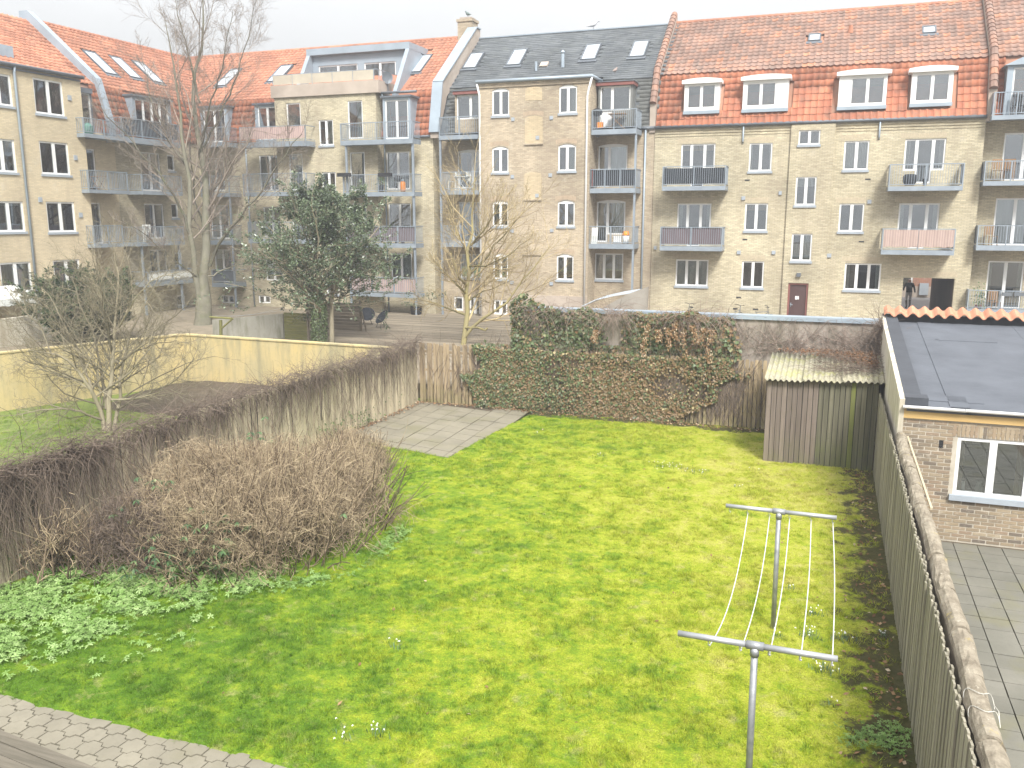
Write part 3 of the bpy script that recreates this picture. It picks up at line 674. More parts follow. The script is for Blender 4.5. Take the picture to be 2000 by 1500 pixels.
        MB().box(fd, u0-.05, u1+.05, v0, v1, -.8, -.78).build('blind', M['room'], do)
        k = hl/(13.05-ZT); sl.append((u0-.2-lo_.O[0], u1+.2-lo_.O[0], 0, (v1+.25-ZT)*k))
    sl.append((B0-lo_.O[0], B1-lo_.O[0], 0, 3))
    tiles(lo_, 0, wl, 0, hl, .30, .2, FLAT, M['slate_pale'], rf, in_any(sl), 0, bond=True, off=0, lift=.018, thick=.014)
    MB().box(Frame((0, 51.1, ZR), (1, 0, 0), (0, 1, 0)), X0+.3, X1, -.13, .13, -.03, .03).build('ridge_cap', M['zinc'], rf)
    # vents and hatch on the slates
    u, v = up.px(1047, 139); MB().path([up.pt(u, v), up.pt(u, v)+np.array([0, 0, .5])], .07, 10).build('vent_pipe', M['zinc'], b.o)
    u, v = up.px(1099, 132); MB().path([up.pt(u, v), up.pt(u, v)+np.array([0, 0, .72])], .09, 10).path([up.pt(u, v)+np.array([0, 0, .78]), up.pt(u, v)+np.array([0, 0, .92])], [.14, .03], 10).build('vent_pipe', M['zinc'], b.o)
    u, v = up.px(1063, 128); MB().box(up, u-.22, u+.22, v-.2, v+.25, 0, .1).build('roof_hatch', M['plinth'], b.o)
    # chimney at the party wall
    cx = X0+.25; c0 = on_y(899, 60, 51.0)[0]; c1 = on_y(927, 60, 51.0)[0]; fx = FY(50.6)
    co = MB().box(fx, c0, c1, 14.9, 17.6, -.9, 0).box(fx, c0-.06, c1+.06, 17.45, 17.6, -.96, .06).build('chimney', M['brick_mid'], b.o)
    MB().box(fx, c0+.1, c1-.1, 17.6, 17.72, -.8, -.1).build('chimney_cap', M['plinth'], co)
    # balconies
    y = (213, 226)
    P_ = lambda *a, **k: balcony(b, f, 1.35, *a, **k)
    P_(1155, 1243, 252, 262, 213, posts=[(.985, GZ, -.08)]); P_(1150.5, 1241, 367.5, 377, 329.5, 'screen_dark', mids=2); P_(1147.5, 1237, 476.5, 486, 441.5)
    P_(857, 937, 263.5, 272, 227, posts=[(.01, GZ, -.08)]); P_(861, 937, 371.5, 380, 335); P_(862.5, 937, 474.5, 482.5, 440.5)
    return b, f
MBD, MBF = middle_block()

# ================================================================== left rear block with the bay and roof terrace, and the wing that turns the corner
def corner_block():
    b = Bld('apartment_block', 'yellow brick corner block with orange tiled roof, roof terrace and pink balcony screen', (-27, 45.2, GZ), 'brick_yellow')
    f = FY(45.2); fb = FY(44.6); fw_ = FX(-37.2); X0, X1 = -37.2, -21.22; B0, B1 = fb.px(541, 300)[0], fb.px(737, 300)[0]; ZT = 10.35; ZB = 12.75
    CB = dict(m='curtain_beige')
    # bay
    wpx(b, 'b', fb, 560, 201, 587.5, 268, 1, sill=False, curtain=CW((.05, .95, .05, .97))); wpx(b, 'b', fb, 623, 234, 651, 284, 2); wpx(b, 'b', fb, 679.5, 196.5, 708.5, 271, 1, sill=False)
    wpx(b, 'b', fb, 565, 300, 592, 372, 1, sill=False, curtain=CW((.05, .95, .3, 1))); wpx(b, 'b', fb, 629, 336, 656, 382, 2); wpx(b, 'b', fb, 683.5, 297, 713, 372, 1, sill=False)
    wpx(b, 'b', fb, 571, 400, 598, 470, 1, sill=False); wpx(b, 'b', fb, 633, 440, 660, 484, 2); wpx(b, 'b', fb, 689, 397, 716.5, 468, 1, sill=False)
    wpx(b, 'b', fb, 637, 530, 662, 575, 2); wpx(b, 'b', fb, 690, 497, 717, 560, 1, sill=False)
    # recess right of the bay
    for (x0, x1, y0, y1, cu) in ((755, 800, 296, 370, CW((.03, .2, 0, 1))), (759, 803, 397, 470, CW((.06, .46, .05, .95), (.55, .95, .05, .95), **CB)), (764, 805, 494, 560, CW((.1, .9, .2, .9)))):
        wpx(b, 'm', f, x0, y0, x1, y1, 2, sill=False, curtain=cu)
    # left of the bay and near the inner corner
    for (x0, x1, y0, y1, cu) in ((507, 548, 303, 373, CW((.05, .95, .1, .95))), (515, 551, 404, 462, None), (519, 552, 495, 548, CW((.1, .4, 0, 1))), (405, 438, 308, 373, None), (412, 447, 400, 466, CW((.05, .95, .1, 1))), (420, 453, 487, 550, None), (434, 457, 577, 592, None), (505, 528, 577, 592, None)):
        wpx(b, 'm', f, x0, y0, x1, y1, 2, sill=False, curtain=cu)
    wm = wall_panel(b, 'b', fb, B0, B1, GZ-.1, ZB, ret=.7)
    wall_panel(b, 'm', f, X0, X1, GZ-.1, ZT, mb=wm, extra=[(B0+.02, B1-.02, GZ-.2, ZT+.1)])
    # wing
    W0, W1 = 38.45, 45.2
    for (x0, x1, y0, y1, n) in ((276, 314, 298, 373, 2), (327, 341, 303, 334, 1), (284, 321, 398, 466, 2), (335, 348, 398, 426, 1), (294, 327, 487, 540, 2), (342, 356, 493, 518, 1), (346, 362, 576, 597, 1)):
        wpx(b, 'w', fw_, x0, y0, x1, y1, n, sill=(n == 1))
    wall_panel(b, 'w', fw_, W0, W1, GZ-.1, ZT, mb=wm)
    wm.face([(X1, 45.2, GZ-.1), (X1, 56, GZ-.1), (X1, 56, 12.6), (X1, 51, 16.6), (X1, 45.9, 12.9), (X1, 45.2, ZT)]); wm.face([(X1, 56, 0), (-47.5, 56, 0), (-47.5, 56, 12.6), (X1, 56, 12.6)])
    wm.face([(-47.5, 56, 0), (-47.5, W0, 0), (-47.5, W0, 12.6), (-47.5, 56, 12.6)])
    wm.build('wall', M['brick_yellow'], b.o)
    rm = MB(); rm.face([(-37, 46.7, GZ), (X1-.1, 46.7, GZ), (X1-.1, 46.7, 12.5), (-37, 46.7, 12.5)]); rm.face([(-38.7, W0, GZ), (-38.7, 46.7, GZ), (-38.7, 46.7, 12.5), (-38.7, W0, 12.5)]); rm.build('room', M['room'], b.o)
    # roofs: rear row and wing meet in a valley
    ZR = 16.6; XV, XR = -37.9, -42.3
    rf = shell(b, [[(XV+.7, 45.2, ZT), (X1, 45.2, ZT), (X1, 45.9, 12.9), (XV, 45.9, 12.9)], [(XV, 45.9, 12.9), (X1, 45.9, 12.9), (X1, 51, ZR-.03), (XR, 51, ZR-.03)], [(XR, 51, ZR-.03), (X1, 51, ZR-.03), (X1, 56, 12.6), (-47.5, 56, 12.6)],
        [(XV+.7, W0, ZT), (XV+.7, 45.2, ZT), (XV, 45.9, 12.9), (XV, W0, 12.9)], [(XV, W0, 12.9), (XV, 45.9, 12.9), (XR, 51, ZR-.03), (XR, W0, ZR-.03)], [(XR, W0, ZR-.03), (XR, 51, ZR-.03), (-47.5, 56, 12.6), (-47.5, W0, 12.6)]], M['tile_new'], 'roof')
    up, wu, hu = slope_frame((XR, 45.85, 12.88), (X1-.05, 45.85, 12.88), (XR, 51, ZR)); sk = []
    for (x0, y0, x1, y1) in ((432, 139, 463, 168), (530, 132, 565, 160), (803, 112, 838, 142)):
        a = up.px(x0, y1)[0]; c = up.px(x1, y0)[0]; lo = up.px((x0+x1)/2, y1)[1]; hi = up.px((x0+x1)/2, y0)[1]; m = (a+c)/2
        skylight(b, up, m-.38, m+.38, lo, hi); sk.append((m-.5, m+.5, lo-.2, hi+.1))
    # terrace dormer box let into the slope
    T0, T1 = fb.px(590, 160)[0], fb.px(762, 160)[0]
    t0 = T0-up.O[0]; t1 = T1-up.O[0]; sk.append((t0-.2, t1+.15, -1, hu*.80))
    val = lambda u, v: u + up.O[0] < XV + (XR-XV)*(v/hu) + .05
    anys = in_any(sk); tiles(up, 0, wu, 0, hu, .29, .34, PAN, M['tile_new'], rf, lambda u, v: val(u, v) or anys(u, v), 0)
    lo_, wl, hl = slope_frame((XV+.7, 45.15, ZT+.03), (X1-.05, 45.15, ZT+.03), (XV+.7, 45.88, 12.9))
    b0 = lo_.px(752, 230)[0]; b1 = lo_.px(812, 230)[0]; q0 = lo_.px(497, 230)[0]; q1 = lo_.px(395, 230)[0]; q2 = lo_.px(443, 230)[0]
    sl = in_any([(B0-lo_.O[0]-.05, B1-lo_.O[0]+.05, 0, 9), (b0, b1, 0, 9), (q0, B0-lo_.O[0], 0, hl*.9), (q1, q2, 0, hl*.9)])
    tiles(lo_, 0, wl, 0, hl, .29, .36, PAN, M['tile_steep'], rf, sl, 0)
    wup, ww, wh = slope_frame((XV+.03, W0+.1, 12.88), (XV+.03, 51, 12.88), (XR, W0+.1, ZR)); ws = []
    for (x0, y0, x1, y1) in ((172, 104, 217, 146), (224, 115, 263, 153), (268, 124, 308, 162)):
        a, c = wup.px(x0, y0), wup.px(x1, y1); um = (a[0]+c[0])/2; skylight(b, wup, um-.4, um+.4, c[1], a[1]); ws.append((um-.52, um+.52, c[1]-.2, a[1]+.12))
    wa = in_any(ws); tiles(wup, 0, ww, 0, wh, .29, .34, PAN, M['tile_new'], rf, lambda u, v: wa(u, v) or u+W0+.1 > 45.9+(51-45.9)*(v/wh)-.05, 0)
    wlo, w2, h2 = slope_frame((XV+.75, W0+.1, ZT+.03), (XV+.75, 45.2, ZT+.03), (XV+.02, W0+.1, 12.9))
    d0 = wlo.px(250, 220)[0]; d1 = wlo.px(345, 220)[0]
    tiles(wlo, 0, w2, 0, h2, .29, .36, PAN, M['tile_steep'], rf, in_any([(d0, d1, 0, h2*.95)]), 0)
    rt = MB().path([(0, 0, 0), (.38, 0, 0)], [.13, .115], 8).mesh('ridge_tile', M['tile_new'])
    for i in range(int((X1-XR)/.36)): link('ridge_tile', rt, rf, loc=Vector((XR+i*.36, 51, ZR+.02)))
    for i in range(int((51-W0)/.36)): link('ridge_tile', rt, rf, mat4=Matrix.Translation((XR, W0+i*.36, ZR+.02)) @ Matrix.Rotation(R_(90), 4, 'Z'))
    # wing dormer and the dormers beside the corner
    def grey_dormer(fr, x0, y0, x1, y1, n, key='x', mt='zinc_dark', pad=.2, body='zinc', low=True):
        u0, u1, v0, v1 = pxbox(fr, x0, y0, x1, y1); dm = MB(); cuts_wall(dm, fr, u0-pad, u1+pad, v0-.15, v1+.12, [(u0, u1, v0, v1)], .12)
        for (uu, s) in ((u0-pad, 1), (u1+pad, -1)):
            q = [(uu, v0-.15, -1.5), (uu, v0-.15, 0), (uu, v1+.12, 0), (uu, v1+.12, -1.5)]; dm.poly(fr, q if s > 0 else q[::-1])
        do = dm.build('dormer', M[body], b.o); MB().box(fr, u0-pad-.1, u1+pad+.1, v1+.12, v1+.22, -1.9, .12).build('dormer_cap', M[mt], do)
        window(b, 'none', fr, u0, u1, v0, v1, n, sill=False, hole=False); MB().box(fr, u0-.05, u1+.05, v0, v1, -.8, -.78).build('blind', M['room'], do)
    grey_dormer(FX(-37.15), 266, 198, 330, 265, 4); grey_dormer(FY(45.12), 398, 214, 440, 278, 2); grey_dormer(FY(45.12), 504, 208, 560, 272, 3); grey_dormer(FY(44.75), 752.5, 194.5, 797.5, 271, 2, pad=.14)
    # terrace on the bay: plaster parapet, cloth railing, big zinc dormer
    pz0, pz1 = ZB, fb.px(640, 162)[1]
    MB().box(fb, B0-.15, B1+.25, pz0, pz1, -.25, .12).box(fb, B1+.05, B1+.25, pz0, pz1-.003, -2.2, -.25).box(fb, B0-.15, B0+.05, pz0, pz1-.003, -2.2, -.25).build('parapet', M['plinth'], b.o)
    MB().box(fb, B0, B1, pz0-.05, pz0+.05, -3.4, -.25).build('terrace_floor', M['concrete'], b.o)
    r = MB(); rz = fb.px(640, 140)[1]
    for i in range(6): uu = B0-.05+(B1-B0-.05)*i/5; r.box(fb, uu-.02, uu+.02, pz1, rz, -.06, -.02)
    r.box(fb, B0-.1, B1+.1, rz-.03, rz, -.065, -.015); r.box(fb, B1+.08, B1+.12, rz-.031, rz-.001, -2.4, -.066); ro = r.build('terrace_railing', M['steel'], b.o)
    for i in range(5):
        a = B0-.03+(B1-B0-.05)*i/5; c = B0-.07+(B1-B0-.05)*(i+1)/5; MB().box(fb, a, c, pz1+.05, rz-.04+.01*(i % 2), -.015, -.008).build('canvas', M['canvas'], ro)
    k = MB()
    for i in range(14): k.box(Frame((B1+.1, 0, 0), (0, 1, 0)), 44.8+i*.14, 44.815+i*.14, pz1, rz-.03, -.008, .008)
    k.build('balusters', M['steel'], ro, kind='stuff')
    # zinc dormer on the terrace
    Yd = 47.6; fd = FY(Yd); zt0 = fd.px(700, 116)[1]; d_0 = fd.px(611, 120)[0]; d_1 = fd.px(797, 120)[0]; zf = pz0
    dm = MB(); wz1 = fd.px(700, 124)[1]; hs_ = [(fd.px(622, 130)[0], fd.px(698, 130)[0], zf+.1, wz1), (fd.px(711, 130)[0], fd.px(773, 130)[0], zf+.1, wz1)]
    cuts_wall(dm, fd, d_0, d_1, zf, zt0+.35, hs_, .12); do = dm.build('terrace_dormer', M['zinc'], b.o)
    for h in hs_: window(b, 'none', fd, *h[:4], 2, sill=False, hole=False)
    MB().box(fd, d_0, d_1, zf, zt0, -1.4, -1.38).build('blind', M['room'], do)
    slope = (ZR-12.9)/(51-45.9); zr = lambda y: 12.9+(y-45.9)*slope
    cap = MB(); 
    cap.box(fd, d_0-.25, d_1+.25, zt0+.35, zt0+.72, -2.2, .3); cap.build('dormer_cap', M['zinc'], do)
    for (uu, s) in ((d_0, -1), (d_1, 1)):
        fx = Frame((uu+s*.12, 0, 0), (0, 1, 0)); MB().prism(fx, [(45.6, zr(45.6)-.35), (49.6, zr(49.6)-.3), (48.0, zt0+.5), (47.4, zt0+.5), (45.5, zr(45.5)+.15)], -.12, .12).build('cheek', M['zinc'], do)
    # gutters, pipes
    gutter(b, (B1+.3, 44.7, ZB-.02), (fb.px(812, 190)[0], 44.7, ZB-.02), .07); gutter(b, (X1-1.5, 45.1, ZT+.02), (X1, 45.1, ZT+.02), .07)
    pipe(b, [(B1+.2, 44.9, ZB), (B1+.2, 45.1, ZB-.4), (B1+.2, 45.1, GZ)], .045); pipe(b, [(X1-1.25, 45.1, ZT), (X1-1.25, 45.1, GZ)], .045); pipe(b, [(-33.6, 45.1, ZT), (-33.6, 45.1, GZ)], .045)
    for (p, q) in ((-41.6, .0),): pass
    # party walls with zinc caps: towards the slate roof and between wing and pale block
    for (fx, prof, nm) in ((Frame((X1+.45, 0, 0), (0, 1, 0)), [(45.0, ZT-.1), (45.0, ZT+.2), (45.6, 13.25), (50.6, 17.0), (51.2, 17.0), (51.2, 16.2), (46.2, 12.6)], 'w'),):
        po = MB().prism(fx, prof, -.5, 0).build('party_wall', M['plinth'], b.o)
        cp = MB()
        for (pa, pb) in (((44.96, ZT+.2), (45.56, 13.27)), ((45.56, 13.27), (50.6, 17.03)), ((50.6, 17.03), (51.2, 17.03))):
            nrm = np.array([-(pb[1]-pa[1]), pb[0]-pa[0]]); nrm = nrm/np.linalg.norm(nrm)*.07
            cp.prism(fx, [pa, pb, (pb[0]+nrm[0], pb[1]+nrm[1]), (pa[0]+nrm[0], pa[1]+nrm[1])], -.56, .06)
        cp.build('zinc_cap', M['zinc'], po)
    fx = Frame((0, W0, 0), (-1, 0, 0)); po = MB().prism(fx, [(37.0, ZT-.2), (37.0, ZT+.5), (37.7, 13.3), (42.1, 17.05), (42.7, 17.05), (42.7, 16.2), (38.2, 12.6)], -.4, 0).build('party_wall', M['zinc'], b.o)
    # balconies
    bal = lambda fr, *a, **k: balcony(b, fr, k.pop('dep', 1.15), *a, **k)
    bal(fb, 468, 597, 276.5, 287, 246, 'screen_rose', mids=2, cloth=True, dep=1.0, bars=False); bal(fb, 475, 599, 375, 383, 338, dep=1.0); bal(fb, 485, 600, 467, 475.5, 433, dep=1.0); 
    bal(fb, 664.5, 806, 272.5, 282, 238, dep=1.0, posts=[(.06, GZ, -.1), (.985, GZ, -.1)]); bal(fb, 670, 809, 375, 383.5, 340, dep=1.0); bal(fb, 676, 812, 475, 483.5, 441, 'screen_mauve', dep=1.0, mids=3); bal(fb, 684, 814, 573, 580, 541, 'screen_rose', dep=1.0, mids=2)
    bal(f, 388, 441, 278, 287, 248, mids=0); bal(f, 392, 448, 377, 384.5, 343, mids=0, posts=[(.95, GZ, -.1)]); bal(f, 400, 451, 470, 478, 440, mids=0); bal(f, 414, 458, 553, 561, 527, mids=0, bars=False, screen='zinc_dark')
    bal(fw_, 240, 352, 272, 283, 236, 'screen_dark', mids=2); bal(fw_, 279, 357, 374, 381, 342); bal(fw_, 270, 361, 472, 479.5, 442, posts=[(.1, GZ, -.1), (.9, GZ, -.1)]); bal(fw_, 290, 384, 548, 556, 527, bars=False, screen='curtain', mids=1)
    return b
CBD = corner_block()

# ================================================================== pale block on the left
def pale_block():
    b = Bld('apartment_block', 'pale yellow brick block with red tiled roof and white casements beside the tall bare tree', (-36.5, 28, GZ), 'brick_pale')
    f = FX(-36.5); f2 = FX(-37.2); Y0, Y1, Y2, ZT = 22.0, 35.78, 38.45, 12.9
    for (x0, y0, x1, y1, cu) in ((-27, 143, 23, 205, CW((.85, .98, 0, 1))), (67, 156, 124, 224, CW((.82, .97, 0, 1), (.5, .56, .3, 1))), (-20, 271, 31, 336, None), (79, 277.5, 135.5, 341, CW((.05, .45, 0, .9))), (-13, 393, 48, 453, CW((.04, .96, .86, 1))), (92, 394, 147.5, 453.5, CW((.86, .97, 0, 1), (.52, .6, 0, 1))), (1.5, 512, 63, 572, CW((.03, .48, .0, .95), (.52, .95, 0, .9))), (105.5, 507, 158, 562, None)):
        wpx(b, 'm', f, x0, y0, x1, y1, 2, curtain=cu, fw=.085)
    for (x0, y0, x1, y1) in ((168, 291, 188, 373), (179, 396, 199, 476)): wpx(b, 'r', f2, x0, y0, x1, y1, 1, sill=False)
    wm = wall_panel(b, 'm', f, Y0, Y1, GZ-.2, ZT); wm.face([(-36.5, Y1, GZ-.2), (-37.4, Y1, GZ-.2), (-37.4, Y1, ZT), (-36.5, Y1, ZT)])
    wall_panel(b, 'r', f2, Y1-.05, Y2, GZ-.2, 10.35, mb=wm)
    wm.face([(-36.5, Y0, 0), (-36.5, Y0, ZT), (-42.3, Y0, 16.6), (-47.5, Y0, 12.9), (-47.5, Y0, 0)]); wm.face([(-47.5, Y2, 0), (-47.5, Y0, 0), (-47.5, Y0, 12.9), (-47.5, Y2, 12.9)]); wm.build('wall', M['brick_pale'], b.o)
    MB().face([(-38.3, Y0+.1, 0), (-38.3, Y2, 0), (-38.3, Y2, 12.5), (-38.3, Y0+.1, 12.5)]).build('room', M['room'], b.o)
    ZR = 16.55
    rf = shell(b, [[(-36.4, Y0, ZT), (-36.4, Y1, ZT), (-37.9, Y1, 13.0), (-37.9, Y0, 13.0)], [(-37.85, Y0, 12.9), (-37.85, Y2, 12.9), (-42.3, Y2, ZR-.03), (-42.3, Y0, ZR-.03)], [(-42.3, Y0, ZR-.03), (-42.3, Y2, ZR-.03), (-47.5, Y2, 12.9), (-47.5, Y0, 12.9)], [(-37.2, Y1, 10.35), (-37.2, Y2, 10.35), (-37.9, Y2, 12.95), (-37.9, Y1, 12.95)]], M['tile_old'], 'roof')
    a, wl, hl = slope_frame((-36.45, Y0, ZT+.02), (-36.45, Y1+.05, ZT+.02), (-42.3, Y0, ZR)); tiles(a, 6, wl, 0, hl, .29, .36, PAN, M['tile_new'], rf, None, 0)
    a, wl, hl = slope_frame((-37.85, Y1+.05, 12.88), (-37.85, Y2-.05, 12.88), (-42.3, Y1+.05, ZR)); tiles(a, 0, wl, 0, hl, .29, .36, PAN, M['tile_new'], rf, None, 0)
    a, wl, hl = slope_frame((-37.15, Y1+.05, 10.38), (-37.15, Y2-.05, 10.38), (-37.88, Y1+.05, 12.9)); du = a.px(182, 220)[0]; tiles(a, 0, wl, 0, hl, .29, .36, PAN, M['tile_steep'], rf, in_any([(-1, du, 0, hl)]), 0)
    fd = FX(-37.1); u0, u1, v0, v1 = pxbox(fd, 157, 182, 179, 258); window(b, 'none', fd, u0, u1, v0, v1, 1, sill=False, hole=False); dm = MB().box(fd, u0-.2, u1+.08, v1, v1+.25, -1.4, .1); do = dm.build('dormer', M['zinc_dark'], b.o); MB().box(fd, u1, u1+.08, v0, v1, -1.4, 0).build('cheek', M['zinc_dark'], do); MB().box(fd, u0, u1, v0, v1, -.6, -.58).build('blind', M['room'], do)
    gutter(b, (-36.36, Y0, ZT+.03), (-36.36, Y1+.1, ZT+.03), .09, 'zinc_dark'); MB().box(f, Y0, Y1, ZT-.18, ZT-.1, 0, .06).build('cornice', M['zinc_dark'], b.o)
    u = f.px(24, 130)[0]; pipe(b, [(-36.36, u, ZT), (-36.42, u, ZT-.3), (-36.42, u, GZ)], .06)
    u, v = f.px(29, 110); MB().box(f, u-.42, u+.42, ZT+.3, ZT+1.0, -1.6, -.55).build('vent_box', M['zinc'], b.o)
    for (x, y) in ((135, 191), (147, 308), (78, 390), (157, 420)): 
        u, v = f.px(x, y); MB().box(f, u-.1, u+.1, v-.12, v+.12, 0, .05).build('vent', M['sill'], b.o)
    balcony(b, f2, 1.2, 165, 243, 264, 271.5, 234); balcony(b, f2, 1.2, 174, 252, 371, 378, 334); balcony(b, f2, 1.2, 185, 243, 476, 483, 440)
    # cloth awning over a ground floor terrace
    return b
PBD = pale_block()

# ================================================================== block cut by the right edge, and what the gateway shows of the street
def far_right_block():
    b = Bld('apartment_block', 'brick block at the right edge with grey steel balconies and big curtained glass doors', (12, 46.5, GZ), 'brick_yellow')
    f = FY(46.6); X0, X1, ZT = 6.24, 20.0, 10.45
    wpx(b, 'm', f, 1958, 259, 2040, 352, 2, sill=False, curtain=CW((.45, .6, 0, 1))); wpx(b, 'm', f, 1941, 387, 2020, 479, 2, sill=False, curtain=CW((.02, .98, 0, .98))); wpx(b, 'm', f, 1926, 510, 1997, 603, 2, sill=False)
    wm = wall_panel(b, 'm', f, X0, X1, GZ-.1, ZT); wm.face([(X1, 46.6, 0), (X1, 56, 0), (X1, 56, 12.5), (X1, 51.2, 16.8), (X1, 46.6, 12)]); wm.face([(X1, 56, 0), (X0, 56, 0), (X0, 56, 12.5), (X1, 56, 12.5)]); wm.build('wall', M['brick_yellow'], b.o)
    MB().face([(X0, 48.4, 0), (X1, 48.4, 0), (X1, 48.4, 12.5), (X0, 48.4, 12.5)]).build('room', M['room'], b.o)
    rf = shell(b, [[(X0-.2, 46.55, ZT), (X1, 46.55, ZT), (X1, 47.4, 13.25), (X0-.2, 47.4, 13.25)], [(X0-.2, 47.4, 13.25), (X1, 47.4, 13.25), (X1, 51.6, 16.9), (X0-.2, 51.6, 16.9)], [(X0-.2, 51.6, 16.9), (X1, 51.6, 16.9), (X1, 56, 12.5), (X0-.2, 56, 12.5)]], M['tile_old'], 'roof')
    lo, wl, hl = slope_frame((X0+.1, 46.5, ZT+.05), (X0+9, 46.5, ZT+.05), (X0+.1, 47.4, 13.25)); up, wu, hu = slope_frame((X0+.1, 47.3, 13.2), (X0+9, 47.3, 13.2), (X0+.1, 51.6, 16.95))
    fd = FY(46.3); u0, u1, v0, v1 = pxbox(fd, 1976, 130, 2060, 226); k = u0-.25-lo.O[0]
    tiles(lo, 0, wl, 0, hl, .30, .37, PAN, M['tile_steep'], rf, lambda u, v: u > k, 0); tiles(up, 0, wu, 0, hu, .30, .34, PAN, M['tile_old'], rf, None, 0)
    dm = MB(); cuts_wall(dm, fd, u0-.25, u1+.2, v0-.1, v1+.1, [(u0, u1, v0, v1)], .12); dm.poly(fd, [(u0-.25, v0-.1, -1.5), (u0-.25, v0-.1, 0), (u0-.25, v1+.1, 0), (u0-.25, v1+.1, -1.5)])
    do = dm.build('dormer', M['zinc'], b.o); MB().prism(fd, [(u0-.4, v1+.1), (u1+.3, v1+.1), (u1+.3, v1+.42), (u0+.3, v1+.42)], -1.6, .15).build('dormer_cap', M['zinc'], do); window(b, 'none', fd, u0, u1, v0, v1, 2, sill=False, hole=False); MB().box(fd, u0, u1, v0, v1, -.8, -.78).build('blind', M['room'], do)
    for (x0, yt, yb, yr) in ((1938, 223, 232, 177), (1921, 353, 362, 313), (1907, 480, 490, 440), (1888, 606, 615, 568)): balcony(b, f, 1.2, x0, 2080, yt, yb, yr, None, side_solid=True, mids=2)
    return b
FBD = far_right_block()
def street_house():
    b = Bld('street_house', 'red brick street house seen through the gateway, with green door', (6, 66, GZ), 'brick_red')
    f = FY(66.0); du = f.px(1767, 570)[0]
    window(b, 'm', f, du-.55, du+.45, GZ+.25, GZ+2.9, 1, sill=False, fw=.12)
    for k in (1, 2, 3): window(b, 'm', f, du+1.6+k*2.2, du+2.8+k*2.2, GZ+1.2, GZ+2.7, 2)
    wm = wall_panel(b, 'm', f, -6, 20, GZ-.1, 7.0); wm.build('wall', M['brick_red'], b.o)
    MB().box(f, -6, 20, GZ-.1, GZ+.75, 0, .06).build('plinth', M['plinth'], b.o)
    MB().box(f, du-.42, du+.32, GZ+.3, GZ+2.75, -.3, -.2).build('door', plain('green_door', (.05, .12, .12), (.04, .10, .10), 2, .5), b.o)
    u, v = f.px(1804, 563); MB().box(f, u-.28, u+.28, v-.45, v+.35, .0, .25).build('cabinet', M['sill'], b.o)
    MB().face([(-6, 67.5, 0), (20, 67.5, 0), (20, 67.5, 7), (-6, 67.5, 7)]).build('room', M['room'], b.o)
    shell(b, [[(-6, 65.8, 7), (20, 65.8, 7), (20, 70, 10), (-6, 70, 10)]], M['tile_old'], 'roof')
street_house()
# ================================================================== ground
def stru(o): o['kind'] = 'structure'; return o
M['earth'] = plain('earth', (.12, .095, .065), (.075, .06, .04), 2.5, .95, bs=.5)
M['court'] = plain('court_gravel', (.27, .225, .165), (.19, .16, .115), 1.6, .95, bs=.4)
M['asphalt'] = plain('street_asphalt', (.22, .21, .21), (.17, .165, .16), 2, .9)
def sheet(name, m, x0, x1, y0, y1, z, nx=1, ny=1): 
    mb = MB()
    for i in range(nx):
        for j in range(ny):
            a, c = x0+(x1-x0)*i/nx, x0+(x1-x0)*(i+1)/nx; d, e = y0+(y1-y0)*j/ny, y0+(y1-y0)*(j+1)/ny
            mb.face([(a, d, z), (c, d, z), (c, e, z), (a, e, z)])
    return stru(mb.build(name, m))
sheet('ground', M['earth'], -130, 130, -130, 150, -.10)
cb = MB().box(WF, -70, 40, 25.72, 56.2, -.3, GZ); stru(cb.build('courtyard', M['court']))
sheet('street', M['asphalt'], -70, 60, 56.2, 66.5, GZ-.004)
